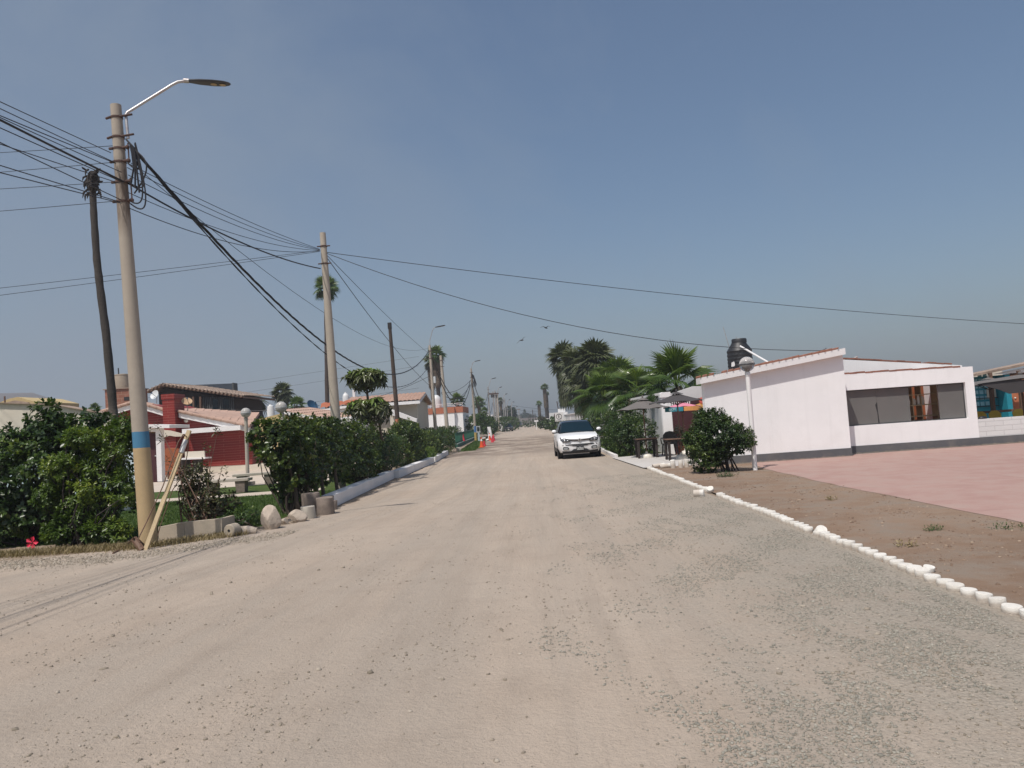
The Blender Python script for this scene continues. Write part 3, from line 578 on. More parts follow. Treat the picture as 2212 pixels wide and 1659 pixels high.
mb = MB(); mb.bb(ox0, wx1-.2, YW+2.6, YW+2.7, 0, tl-.16); mb.bb(ox0, wx1-.2, YW+.25, YW+2.6, .0, .10); mb.build('kitchen_wall', MATS['orange_door'], wb)
win = MB()
W_ = ox1-gR
def fx(px): return P(px, 880, YW).x
win.bb(gR+.005, ox1-.002, YW+.10, YW+.13, oz0+.002, oz0+.03); win.bb(gR+.005, ox1-.002, YW+.10, YW+.13, oz1-.03, oz1-.002); win.bb(gR+.005, gR+.03, YW+.10, YW+.13, oz0+.03, oz1-.03); win.bb(ox1-.03, ox1-.002, YW+.10, YW+.13, oz0+.03, oz1-.03)
wn = win.build('window', MATS['steel_dark'], wb)
m_, nt_, b_ = nodes('insect_screen'); tr_ = N(nt_, 'ShaderNodeBsdfTransparent'); mx_ = N(nt_, 'ShaderNodeMixShader'); mx_.inputs[0].default_value = .84
co_ = texco(nt_); b_.inputs['Roughness'].default_value = .8; L(nt_, mixc(nt_, noise(nt_, co_, 1.6, 5), (.135, .13, .125), (.19, .185, .175)), b_.inputs['Base Color']); L(nt_, tr_.outputs[0], mx_.inputs[1]); L(nt_, b_.outputs[0], mx_.inputs[2]); L(nt_, mx_.outputs[0], nt_.nodes['Material Output'].inputs[0])
for x0, x1, yy in ((gR+.03, fx(1898), .112), (fx(1898.5), fx(1970), .122), (fx(2033), ox1-.03, .112)):
    MB().bb(x0, x1, YW+yy, YW+yy+.006, oz0+.03, oz1-.03).build('screen', m_, wn)
mb = MB(); xx = fx(1898); mb.prism([(xx-.045, YW+.108, oz0+.58), (xx+.012, YW+.108, oz0+.66), (xx+.02, YW+.108, oz0+.30), (xx+.035, YW+.108, oz0+.04), (xx+.005, YW+.108, oz0+.05), (xx-.005, YW+.108, oz0+.35)], (0, .006, 0)); mb.build('tear', MATS['near_black'], wn)
# rear gable rising behind the wing
Y2 = YW+2.9; a0 = xz(1823, 775, Y2); a1 = xz(2078, 789, Y2)
mb = MB(); mb.prism([(a0[0]-.5, Y2, 2.0), (a1[0], Y2, 2.0), (a1[0], Y2, a1[1]), (a0[0]-.5, Y2, a0[1]+.035)], (0, 4, 0)); mb.build('rear_gable', MATS['white_paint'], wb)
mb = MB(); rr = random.Random(3)
for i in range(14):
    a, b = i/14, (i+1)/14-.004
    if i == 10: continue
    x0, x1 = a0[0]+(a1[0]-a0[0])*a*.92, a0[0]+(a1[0]-a0[0])*b*.92; z0, z1 = a0[1]+(a1[1]-a0[1])*a*.92, a0[1]+(a1[1]-a0[1])*b*.92; q = rr.uniform(-.008, .01)
    mb.prism([(x0, Y2-.006, z0+q), (x1, Y2-.006, z1+q), (x1, Y2-.006, z1+.045+q), (x0, Y2-.006, z0+.045+q)], (0, 4, 0))
mb.build('rear_tiles', MATS['roof_tile'], wb)
# rooftop bits
v = P(1846, 773, Y2+.6); mb = MB(); mb.tube([(v.x, v.y, v.z-.15), (v.x, v.y, v.z), (v.x+.1, v.y, v.z+.03)], .03, 8); tag(mb.build('roof_vent', MATS['steel'], loc=(v.x, v.y, v.z-.15)), 'small metal vent pipe on the rear tiled roof of the white building', 'vent')
# kitchen shelf seen through the open bay of the window
sx0, sx1, sy = fx(1972), fx(2030), YW+.7; sh = thing('kitchen_shelf', 'dark wooden kitchen shelf seen through the open window bay', 'shelf', ((sx0+sx1)/2, sy, .1))
mb = MB()
for x in (sx0-.25, sx0+.34, sx1-.18, sx1+.3): mb.bb(x, x+.025, sy, sy+.35, .1, oz1+.1)
mb.build('upright', MATS['wood_plank'], sh); mb = MB()
for z in (oz0+.12, oz0+.46, oz0+.78): mb.bb(sx0-.22, sx1+.3, sy+.004, sy+.34, z, z+.03)
mb.build('shelf_board', MATS['wood_plank'], sh)
rr = random.Random(2)
for nm, px, z, r, hh, mat in (('pitcher', 1990, .49, .085, .24, 'cream'), ('jar', 2004, .49, .07, .2, 'cream'), ('pot', 2015, .49, .05, .30, 'ceramic'), ('box_tin', 2024, .49, .06, .26, 'cream'), ('bowl', 1985, .15, .11, .16, 'ceramic'), ('cup', 1978, .15, .05, .1, 'ceramic')):
    x = fx(px); lab = {'pitcher': 'cream pitcher on the middle shelf behind the window', 'jar': 'cream jar beside the pitcher on the middle shelf', 'pot': 'tall pale pot at the shelf upright', 'box_tin': 'cream tin at the right of the shelf', 'bowl': 'pale bowl on the lower shelf behind the window', 'cup': 'small pale cup beside the bowl'}[nm]
    mb = MB(); mb.lathe((x, sy+.12, oz0+z), [(r*.8, 0), (r, hh*.3), (r*.95, hh*.7), (r*.6, hh*.9), (r*.65, hh)], 12); tag(mb.build(nm, MATS[mat], smooth=True, loc=(x, sy+.12, oz0+z)), lab, 'crockery')
# ---- black roof tank, its pipe and the aerials
Yt = 28.6; c0 = P(1600.5, 799, Yt); wr = 26.4*Yt/F; zt = P(1600, 760, Yt).z; tk = thing('water_tank', 'black plastic water tank on the roof of the white building', 'water tank', (c0.x, Yt, c0.z-.25))
b0 = c0.z-.25; mb = MB(); pr = [(wr*.93, 0), (wr*.97, .08)]
for i in range(6): z = .1+(zt-b0-.15)*i/6; pr += [(wr*.97, z), (wr, z+.03), (wr, z+.07), (wr*.97, z+.1)]
pr += [(wr*.98, zt-b0), (wr*1.02, zt-b0+.03), (wr*.62, zt-b0+.30), (wr*.6, zt-b0+.33)]
mb.lathe((c0.x, Yt, b0), pr, 28); mb.build('tank_body', MATS['tank_black'], tk, smooth=True)
mb = MB(); mb.lathe((c0.x+.02, Yt, b0), [(wr*.55, zt-b0+.31), (wr*.60, zt-b0+.33), (wr*.60, zt-b0+.45), (wr*.56, zt-b0+.48), (.01, zt-b0+.5)], 24); mb.build('lid', MATS['tank_black'], tk, smooth=True)
q = P(1583, 787, Yt-wr*.9); mb = MB(); mb.prism([(q.x-.06, q.y-.03, q.z-.09), (q.x+.05, q.y-.05, q.z-.07), (q.x+.065, q.y-.05, q.z+.02), (q.x+.04, q.y-.05, q.z+.1), (q.x-.05, q.y-.03, q.z+.06)], (0, .02, 0)); mb.build('torn_label', MATS['wall_grey'], tk)
p0 = P(1600, 760-.5, Yt-wr*.7); a = P(1599.5, 748, 27.6); e = P(1660, 783, 25.5); mb = MB(); mb.tube([a, e, (e.x, e.y, e.z-.2)], .032, 10); tag(mb.build('vent_pipe', MATS['sign_white'], smooth=True, loc=tuple(e)), 'white plastic pipe sloping from the tank lid to the roof', 'pipe')
for nm, pa, pb, Y, lab in (('antenna', (1591, 746), (1590, 727.5), 28.5, 'short white upright aerial above the black tank'), ('antenna', (1576, 742), (1562, 706), 29.5, 'thin slanted white aerial beyond the black tank'), ('antenna', (1546, 808), (1548, 800), 24.5, 'small dark stub aerial on the roof edge of the white building')):
    a, b = P(*pa, Y), P(*pb, Y); a.z -= .25; mb = MB(); mb.tube([a, b], [.014, .01], 6); tag(mb.build(nm, MATS['steel' if 'white' in lab else 'steel_dark'], loc=tuple(a)), lab, 'antenna')
# ---- globe lamp posts (one master form)
def globe_lamp(name, label, base, ztop, rg, mat_globe, rp=.05, top=(0, 0), paint='white_trim', plinth=False, bulb=True):
    base = Vector(base); t = thing(name, label, 'lamp post', base, 'globe lamp posts'); tp = Vector((base.x+top[0], base.y+top[1], ztop)); ax = (tp-base)
    zc = tp.z-rg; f = lambda z: base+ax*((z-base.z)/(ztop-base.z))
    mb = MB(); mb.tube([f(base.z-.02), f(base.z+.02), f(zc-rg*1.25), f(zc-rg*1.1)], [rp*1.02, rp, rp*.92, rp*.92], 16); pl = mb.build('post', MATS[paint], t, smooth=True)
    mb = MB(); p = f(zc-rg*1.22); mb.lathe(p, [(rp*1.08, -.06), (rp*1.12, .02), (rp*.8, .05), (rp*.62, .06), (rp*.62, .12)], 16); mb.build('collar', MATS[paint], t, smooth=True)
    p = f(zc); mb = MB(); mb.lathe((p.x, p.y, p.z-rg*1.12), [(rp*.7, 0), (rp*.75, .07), (rp*1.0, .10), (rp*.9, .13)], 14); mb.build('socket', MATS['black_plastic'], t, smooth=True)
    mb = MB(); mb.sph(p, rg, 28, 18); gl = mb.build('globe', MATS[mat_globe], t, smooth='all')
    mb = MB(); mb.lathe((p.x, p.y, p.z-rg*.02), [(rg*1.005, -.014), (rg*1.03, -.009), (rg*1.03, .009), (rg*1.005, .014)], 28, cap=False); mb.build('band', MATS['steel_dark' if bulb else 'globe_cap'], gl, smooth=True)
    if bulb: mb = MB(); mb.lathe((p.x, p.y, p.z-rg*.55), [(.05, 0), (.10, .02), (.115, .14), (.07, .17)], 14); mb.build('lamp_bulb', MATS['ceramic'], gl, smooth=True)
    if plinth: mb = MB(); mb.box((base.x, base.y, .07), (.42, .42, .14)); mb.build('footing', MATS['concrete_light'], t)
    return t
b = G(1631.5, 1019); zt = P(1612, 770.5, b.y).z; tpx = P(1612, 770.5, b.y).x
globe_lamp('globe_lamp_post', 'white post with a clear globe lamp standing at the edge of the pink pavement', (b.x, b.y, .03), zt, .195, 'globe_clear', .063, (tpx-b.x, 0))
# ---- round shrub by the lamp, its weeds
bx, by = 4.86, 20.25
sh = bush('clipped_shrub', 'rounded dark green shrub growing in the bare dirt in front of the white building', 'shrub',
     [(bx-.05, by, 1.0, .72, .72, .52), (bx-.16, by, 1.35, .46, .5, .36), (bx+.42, by-.1, .85, .46, .55, .38), (bx-.44, by, .84, .52, .58, .50), (bx-.44, by-.05, .42, .40, .42, .44), (bx-.15, by+.05, .60, .40, .4, .35), (bx-.40, by+.1, 1.42, .26, .35, .30)], 1500, 13, .085, .40, MATS['leaf_box'], 31, base=(bx+.12, by, .03), nb=9, bmat=MATS['dark_wood'])
MB().tube([(bx+.14, by, .0), (bx+.12, by, .25), (bx+.10, by, .5)], [.055, .045, .05], 9).build('trunk', MATS['dark_wood'], sh, smooth=True); MB().tube([(bx+.12, by, .22), (bx-.15, by-.03, .34), (bx-.45, by-.05, .38)], [.035, .03, .02], 7).build('limb', MATS['dark_wood'], sh, smooth=True); MB().tube([(bx+.12, by, .3), (bx+.3, by, .5), (bx+.45, by-.05, .7)], [.03, .025, .015], 7).build('limb', MATS['dark_wood'], sh, smooth=True)
def weed(label, p, r, h, seed, mat='weed', n=26, ln=.07, nm='weed'):
    return bush(nm, label, 'weed', [(p[0], p[1], p[2]+h*.4, r, r*.8, h*.6)], n, 7, ln, .32, MATS[mat], seed, base=p, nb=0, lo=.3, inner=.4, upax=1.2)
g = G(1571, 1033); weed('low leafy weed at the foot of the round shrub', (g.x, g.y, .03), .30, .14, 41, n=34)
for px, py, r, lab in ((2198, 1148, .30, 'scraggly weed at the edge of the pink pavement, nearest the frame edge'), (2018, 1152, .13, 'small green weed tuft alone in the middle of the dirt strip'), (1795, 1013+72, .12, 'flat weed tuft in the dirt strip further back'), (1955, 1187, .16, 'dry flat weed patch in the dirt strip')):
    g = G(px, py); weed(lab, (g.x, g.y, .03), r, .07, 50+int(px), 'weed' if 'green' in lab or 'scrag' in lab else 'grass_dry', 22, .05)
# ---- white painted log edging: every log is a thing of its own
lm = MB(); lm.lathe((0, 0, -.04), [(.068, 0), (.071, .08), (.072, .165), (.068, .174)], 18); [setattr(v, 'x', v.x*(1+.05*math.sin(math.atan2(v.y, v.x)*3+v.z*9))) or setattr(v, 'z', v.z+v.x*.10) for v in lm.v]
log0 = lm.build('edging_log', MATS['log_white'], smooth=True, loc=(0, 0, 0)); tag(log0, 'white painted log stub standing upright in the row along the road edge', 'edging log', 'white log edging along the road')
rr = random.Random(17); first = True
def put(o, x, y, z=0., s=(1, 1, 1), rot=None):
    o.location = (x, y, z); o.scale = s; o.rotation_euler = rot or (rr.uniform(-.05, .05), rr.uniform(-.05, .05), rr.uniform(0, 6.28)); return o
y = 5.25; logs = []
while y < 23.3:
    x = 3.50+.015*math.sin(y*1.7)-.09*max(0, (y-12)/11)**1.2+rr.uniform(-.012, .012)
    if not (15.0 < y < 15.75 or 9.93 < y < 10.06 or 7.3 < y < 7.42): logs.append((x, y, rr.uniform(.82, .98), rr.uniform(.44, .60)+.012*max(0, y-8)))
    y += .178+rr.uniform(-.012, .02)
for i, (x, y, s, h) in enumerate(logs):
    o = log0 if i == 0 else log0.copy()
    if i: COL.objects.link(o)
    put(o, x, y, 0., (s, s, h))
for x, y, rot, lab, s in ((3.10, 15.2, (R(90), 0, R(78)), 'white painted log stub lying on its side on the gravel beside the row', 1.1), (3.5, 15.72, (R(28), R(-22), .3), 'tilted chipped white log stub at the gap in the row', .95), (3.52, 9.98, (R(52), R(0), R(12)), 'white log stub tipped forward with its round end facing the road', .95), (3.56, 7.36, (R(14), R(12), 0), 'broken white log stub low in the row', .7)):
    o = log0.copy(); COL.objects.link(o); put(o, x, y, .06 if rot[0] > 1 else .0, (s, s, s), rot); o['label'] = lab
n = 0
row2 = [(px, 1017-(px-1400)*.073) for px in range(1455, 1640, 15)]
for px, py in row2:
    g = G(px+rr.uniform(-1.5, 1.5), py+1); o = log0.copy(); COL.objects.link(o); put(o, g.x, g.y, .02, (1, 1, 1.85*rr.uniform(.9, 1.05))); o['label'] = 'taller white painted log post in the cross row in front of the cafe patio'; o['group'] = 'white log posts in front of the patio'
for px, py, lab in ((1417, 1013, 'white log stub lying at the corner of the two rows'), (1432, 1014, 'white log lying across the end of the patio row')):
    g = G(px, py); o = log0.copy(); COL.objects.link(o); put(o, g.x, g.y, .08, (1, 1, 2.2), (0, R(86), R(12))); o['label'] = lab
# ---- low white brick wall, restaurant and its parasols (far right)
bw = thing('brick_wall', 'low white painted brick wall with a dark grey plinth', 'wall', (wx1, YW+.1, 0)); zt = xz(2122, 905, YW+.1)[1]
MB().bb(wx1+.0, 22, YW+.08, YW+.24, .275, zt).build('brickwork', MATS['white_brick'], bw); MB().bb(wx1+.022, 22, YW+.06, YW+.26, .046, .275).build('plinth', MATS['plinth_grey'], bw)
v = P(2123, 903, YW+.15); mb = MB(); mb.sph((v.x, YW+.16, zt+.02), .12, 12, 8, (1.1, .7, .5)); tag(mb.build('bag', MATS['black_plastic'], smooth='all', loc=(v.x, YW+.16, zt)), 'small black bundle lying on top of the low white brick wall', 'bundle')
YR = 31.; rs = thing('restaurant', 'open restaurant with turquoise and orange walls behind the low brick wall', 'restaurant', (19, YR, 0))
x0 = xz(2100, 850, YR)[0]; xm = xz(2164, 850, YR)[0]; xm2 = xz(2175, 850, YR)[0]
MB().bb(x0-3, xm, YR+.3, YR+.5, 0, 2.2).build('turquoise_wall', MATS['teal'], rs); MB().bb(xm, xm2, YR-.3, YR+.5, 0, 2.2).build('turquoise_pier', MATS['teal'], rs); MB().bb(xm2, 34, YR+1.2, YR+1.4, 0, 2.1).build('orange_wall', MATS['orange_wall'], rs)
for i in range(5):
    for j in range(6):
        if rr.random() < .2: continue
        px = 2107+i*11; x = xz(px, 850, YR)[0]; z = 1.05+j*.23; MB().bb(x-.075, x+.075, YR+.27, YR+.298, z, z+.15).build('picture_tile', MATS['teal_pale'], rs)
mb = MB(); mb.bb(xz(2140, 850, YR)[0], xz(2160, 850, YR)[0], YR+.25, YR+.265, 1.35, 1.72); mb.build('wall_picture', MATS['cream'], rs)
mb = MB()
for z in (1.0, 1.32, 1.9): mb.bb(x0-1, xm-.02, YR+.22, YR+.26, z, z+.03)
mb.build('shelf', MATS['blue_slate'], rs)
mb = MB(); pa_, pb_ = P(2100, 814, YR-.6), P(2300, 772, YR-.6); mb.prism([pa_, pb_, pb_+Vector((0, 0, .09)), pa_+Vector((0, 0, .09))], (0, 1.1, 0)); mb.build('roof', MATS['tile_old'], rs); pa_, pb_ = P(2104, 807, YR+4), P(2165, 801, YR+4); MB().bb(pa_.x, pb_.x, YR+4, YR+6, 0, pb_.z).build('back_block', MATS['cream'], rs)
mb = MB(); pa_, pb_ = P(2148, 808, YR-.4), P(2300, 778, YR-.4); mb.prism([pa_, (pb_.x, pb_.y, pa_.z-.05), pb_], (0, .15, 0)); mb.build('white_gable', MATS['white_paint'], rs)
mb = MB()
for i in range(7): x = xm2+.25+i*.55; mb.prism([(x, YR+1.9, 2.05), (x+.08, YR+1.9, 2.05), (x+.5, YR+.4, 2.2), (x+.42, YR+.4, 2.2)], (0, 0, .08))
mb.build('rafter', MATS['wood_brown'], rs)
mb = MB(); mb.bb(xm2+.25, xm2+.42, YR+1.6, YR+1.75, .2, 1.95); mb.bb(xm2+.1, 30, YR+1.7, YR+1.9, 1.72, 1.95); mb.build('column', MATS['cream'], rs)
for px in (2145, 2207):
    x = xz(px, 870, 29.8)[0]; MB().bb(x-.055, x+.055, 29.75, 29.86, 0, 2.3).build('post', MATS['wood_brown'], rs)
mb = MB(); mb.bb(x0-1, 30, 29.77, 29.84, .78, .87); mb.build('rail', MATS['wood_brown'], rs)
for i, px in enumerate((2187, 2194)): pass
for px, py, lab in ((2194, 822+28, 0), (2204, 822+27, 0), (2173, 852, 0), (2186, 849, 0), (2183, 866, 0), (2193, 865, 0)):
    v = P(px, py-5, YR+1.2); MB().sph(v, .04, 10, 6).build('bulb', MATS['ceramic'], rs, smooth='all')
for k, (px, py) in enumerate(((2206, 866), (2207, 876))):
    v = P(px, py, YR+1.5); t = thing('air_conditioner', ['upper white air conditioner unit on the orange restaurant wall', 'lower white air conditioner unit on the orange restaurant wall'][k], 'air conditioner', v, 'air conditioner units on the restaurant wall')
    MB().bb(v.x-.12, v.x+.12, v.y, v.y+.15, v.z-.08, v.z+.08).build('case', MATS['cream'], t); mb = MB(); mb.lathe((v.x, v.y-.012, v.z), [(.06, 0), (.06, .012)], 16, 'y'); mb.build('fan_grille', MATS['tank_cream'], t)
for k, (px, lab) in enumerate(((2126, 'yellow chair behind the wall below the turquoise panels'), (2158, 'yellow chair behind the wall between the two restaurant posts'), (2189, 'pale yellow chair deeper inside the restaurant'), (2210, 'yellow chair at the frame edge behind the brick wall'))):
    v = P(px, 888, 28.2 if k != 2 else YR+.6); t = thing('restaurant_chair', lab, 'chair', (v.x, v.y, 0), 'yellow restaurant chairs')
    mb = MB(); mb.prism([(v.x-.2, v.y+.2, .45), (v.x+.2, v.y+.2, .45), (v.x+.22, v.y+.26, .78), (v.x+.1, v.y+.27, .9), (v.x-.1, v.y+.27, .9), (v.x-.22, v.y+.26, .78)], (0, .03, 0)); mb.build('backrest', MATS['chair_yellow'], t)
    MB().bb(v.x-.21, v.x+.21, v.y-.2, v.y+.2, .42, .455).build('seat', MATS['chair_yellow'], t)
    for sx in (-.18, .18):
        for sy_ in (-.17, .18): MB().tube([(v.x+sx, v.y+sy_, 0), (v.x+sx*.95, v.y+sy_*.95, .42)], .018, 6).build('leg', MATS['chair_yellow'], t)
def parasol(name, label, base, zap, zrim, rad, mat, seed=0, nrib=8, group='parasols', polemat='wood_brown', basew=.22, rot=.2, tilt=(0, 0), hang=.0, basemat='ceramic', polebot=None):
    base = Vector(base); t = thing(name, label, 'parasol', base, group); ap = Vector((base.x+tilt[0], base.y+tilt[1], zap))
    mb = MB(); ring = []
    nn = nrib*2
    for i in range(nn):
        a = rot+2*math.pi*i/nn; r = rad if i % 2 == 0 else rad*.955; z = zrim+(.035 if i % 2 else 0)
        ring.append(Vector((ap.x+r*math.cos(a), ap.y+r*math.sin(a), z)))
    k = len(mb.v); steps = 4
    for s in range(steps+1):
        f = .12+.88*s/steps
        for i in range(nn):
            p = ap.lerp(ring[i], f); p.z += -.05*math.sin(f*math.pi)*(1 if i % 2 else .4); mb.v.append(p)
    for s in range(steps):
        for i in range(nn): q = k+s*nn+i; mb.f.append((q, k+s*nn+(i+1) % nn, k+(s+1)*nn+(i+1) % nn, q+nn))
    cn = mb.build('canopy', MATS[mat], t)
    mb = MB(); k = 0; mb.v.append(ap+Vector((0, 0, .045)))
    for i in range(nn): p = ap.lerp(ring[i], .24); mb.v.append(p+Vector((0, 0, .035)))
    for i in range(nn): mb.f.append((0, 1+i, 1+(i+1) % nn))
    mb.build('vent', MATS[mat], cn)
    mb = MB(); mb.lathe(ap+Vector((0, 0, .03)), [(.03, 0), (.035, .04), (.02, .09), (.004, .1)], 10); mb.build('finial', MATS[mat], t)
    mb = MB(); mb.tube([base+Vector((0, 0, .02)), ap], .024, 10); mb.build('pole', MATS[polemat], t, smooth=True)
    for i in range(nrib):
        mb = MB(); p = ring[i*2]; mb.tube([ap+Vector((0, 0, -.05)), ap.lerp(p, .5)+Vector((0, 0, -.06)), p+Vector((0, 0, -.012))], .009, 5); mb.tube([ap+Vector((0, 0, -.42)), ap.lerp(p, .5)+Vector((0, 0, -.06))], .008, 5); mb.build('rib', MATS['dark_wood'], t)
    if basew:
        mb = MB(); mb.lathe((base.x, base.y, base.z), [(basew, 0), (basew, .03), (basew*.93, .08), (basew*.7, .13), (basew*.35, .155), (.05, .16), (.04, .22)], 20); mb.build('base', MATS[basemat], t, smooth=True)
    return t
Yz = 26.; gz = thing('gazebo', 'large dark grey canopy with hanging side flaps above the low brick wall', 'canopy', (P(2204, 880, Yz).x, Yz+1, 0)); ap = P(2204, 809, Yz+1.2); ca, cb = P(2108, 829.5, Yz), P(2300, 812, Yz); cc, cd = cb+Vector((0, 2.6, .0)), ca+Vector((.3, 2.6, .0))
mb = MB(); mid = ca.lerp(cb, .5)+Vector((0, -.02, .06)); mb.add([ap, ca, mid, cb, cc, cd], [(0, 1, 2), (0, 2, 3), (0, 3, 4), (0, 4, 5), (0, 5, 1)]); mb.build('canopy_top', MATS['canvas_grey'], gz)
mb = MB(); mb.prism([P(q[0], q[1], Yz+.03) for q in ((2109, 829.8), (2158, 823), (2205, 820.5), (2300, 813), (2300, 838), (2235, 845), (2181, 850.5), (2158, 841.5))], (0, .03, 0)); mb.build('side_flap', MATS['canvas_dark'], gz)
MB().sph(ap+Vector((0, 0, .04)), .07, 12, 8).build('finial', MATS['canvas_grey'], gz, smooth='all')
for px in (2290,): x = P(px, 880, Yz+.3).x; MB().tube([(x, Yz+.3, 0), (x, Yz+.3, cb.z)], .04, 8).build('pole', MATS['wood_brown'], gz)
MB().tube([(ap.x, ap.y, 0), tuple(ap)], .035, 8).build('pole', MATS['wood_brown'], gz)
v = P(2135, 820, 29.); parasol('parasol', 'smaller grey parasol behind the corner of the white building wing', (v.x, 29., 0), P(2144, 817, 29.).z, P(2140, 832, 29.).z-.02, 1.0, 'canvas_grey', rot=.1, basew=0)
# ---- cafe corner
YC = 30.8
cf = thing('cafe', 'dark maroon cafe front between the white gate pillar and the white building', 'cafe', (6.4, YC, 0)); MB().bb(5.36, 8.0, YC, YC+.15, 0, 2.12).build('shutter', MATS['maroon'], cf)
mb = MB(); mb.prism([(5.36, YC+.4, 2.13), (8.0, YC+.4, 2.13), (8.0, YC+.4, 2.55), (6.6, YC+.4, 2.62), (5.36, YC+.4, 2.30)], (0, .3, 0)); mb.build('back_wall', MATS['wall_grey'], cf)
mb = MB(); rr = random.Random(4)
for i in range(11): x = 5.44+i*.085; zz = 2.06-rr.uniform(0, .03); mb.prism([(x, YC-.03, zz), (x+.05, YC-.03, zz), (x+.04+rr.uniform(-.02, .02), YC-.03, zz-rr.uniform(.1, .2)), (x+.005, YC-.03, zz-.13)], (0, .004, 0))
mb.build('bunting', MATS['sign_white'], cf)
mb = MB(); x = P(1503.5, 885, YC-.2).x; mb.bb(x-.05, x+.05, YC-.25, YC-.1, 0, P(1503, 877, YC).z); mb.build('timber_post', MATS['wood_brown'], cf)
t1 = G(1398, 990.5); parasol('parasol', 'light grey parasol over the table nearest the white car', (t1.x, t1.y, .04), P(1389, 861, t1.y).z, P(1387, 883, t1.y).z-.02, 1.02, 'canvas_grey', rot=.05)
t2 = G(1473, 994); parasol('parasol', 'dark grey parasol over the second cafe table behind the round shrub', (t2.x, t2.y, .04), P(1457, 849, t2.y).z, P(1450, 870, t2.y).z, 1.0, 'canvas_dark', rot=.3)
v = P(1474, 890, 29.2); ps = parasol('advertising_parasol', 'colourful teal pink and orange parasol hanging low behind the dark parasol', (v.x, 29.2, .04), P(1480, 867, 29.2).z, P(1480, 879, 29.2).z, .72, 'parasol_pink', rot=.3, basew=.2)
for a0, a1, nm, mt in ((200, 262, 'valance', 'parasol_teal'), (264, 338, 'valance', 'parasol_orange')):
    mb = MB(); cxp, cyp, zr_ = v.x, 29.2, P(1480, 880, 29.2).z; k = 0; n = 8
    for i in range(n+1): a = R(a0+(a1-a0)*i/n); mb.v += [Vector((cxp+.725*math.cos(a), cyp+.725*math.sin(a), zr_+.03)), Vector((cxp+.73*math.cos(a), cyp+.73*math.sin(a), zr_-.13))]
    for i in range(n): mb.f.append((2*i, 2*i+1, 2*i+3, 2*i+2))
    mb.build(nm, MATS[mt], ps)
text('valance_lettering', 'ELCTY', .10, MATS['sign_white'], ps, (v.x-.48, 29.2-.60, P(1480, 880, 29.2).z-.05), (R(90), 0, R(-38)))
# sun sign "cerca de ti"
Ys = YC-.35; sg = thing('cafe_sign', 'yellow cafe sign with a red sun reading Cerca de ti', 'sign', P(1525, 880, Ys))
pp = [P(*q, Ys) for q in ((1503, 883.5), (1542, 888), (1546, 858), (1560, 855), (1562, 901.5), (1546, 902.5), (1531, 892), (1513, 886.5))]; mb = MB(); mb.prism([P(*q, Ys) for q in ((1500.7, 875), (1511, 871.5), (1524, 859.5), (1531.5, 859), (1534, 889), (1522, 889.5), (1513, 881.5))], (0, .03, 0)); mb.build('board', MATS['sign_yellow'], sg)
c = P(1518, 865.3, Ys-.012); r1 = 6.6*Ys/F; mb = MB(); pts = []
for i in range(34): a = 2*math.pi*i/34; r = r1*(1.32 if i % 2 else 1.0); pts.append((c.x+r*math.cos(a), Ys-.012, c.z+r*math.sin(a)))
mb.prism(pts, (0, .012, 0)); su = mb.build('sun_rays', MATS['sign_red'], sg); mb = MB(); mb.lathe((c.x, Ys-.03, c.z), [(.001, .0), (r1*.6, .003), (r1*.9, .012), (r1*.93, .018)], 24, 'y'); mb.build('sun_face', M('sun_pink', (.66, .15, .12), .4, .06, 3, .02), su, smooth=True)
p_ = P(1524, 879.2, Ys-.004); text('lettering', 'Cerca', .12, MATS['wood_brown'], sg, p_); p_ = P(1522, 883.6, Ys-.004); text('lettering', 'de', .07, MATS['wood_brown'], sg, (p_.x-.02, p_.y, p_.z-.0)); p_ = P(1527.5, 885.6, Ys-.004); text('lettering', 'ti', .15, MATS['wood_brown'], sg, p_)
v = P(1512, 888.5, Ys+.1); pc = thing('price_card', 'small dark notice card with a pale panel below the yellow sign', 'notice', v); MB().bb(v.x-.10, v.x+.10, v.y, v.y+.02, v.z-.12, v.z+.12).build('card', MATS['blue_slate'], pc); MB().bb(v.x-.07, v.x+.07, v.y-.008, v.y-.002, v.z-.08, v.z+.04).build('panel', MATS['sign_white'], pc)
MB().bb(v.x-.02, v.x+.02, v.y+.02, v.y+.06, .04, v.z).build('stake', MATS['wood_brown'], pc)
# tables
def table(label, c, w, d, z=.72):
    t = thing('cafe_table', label, 'table', c, 'brown plastic cafe tables'); x, y, z0 = c; MB().bb(x-w/2, x+w/2, y-d/2, y+d/2, z0+z-.03, z0+z).build('tabletop', MATS['wood_brown'], t, bev=.01); MB().bb(x-w/2+.05, x+w/2-.05, y-d/2+.05, y+d/2-.05, z0+z-.09, z0+z-.031).build('apron', MATS['dark_wood'], t)
    for sx in (-1, 1):
        for sy in (-1, 1): mb = MB(); mb.box((x+sx*(w/2-.08), y+sy*(d/2-.08), z0+(z-.09)/2), (.075, .075, z-.09), taper=1.25); mb.build('leg', MATS['dark_wood'], t)
    return t
g = G(1381, 993); table('brown plastic table under the light grey parasol', (t1.x+.0, t1.y-.0, .04), .82, .8)
table('brown plastic table beside the round shrub under the dark parasol', (G(1452, 999).x+.36, t2.y-.15, .04), .86, .8)
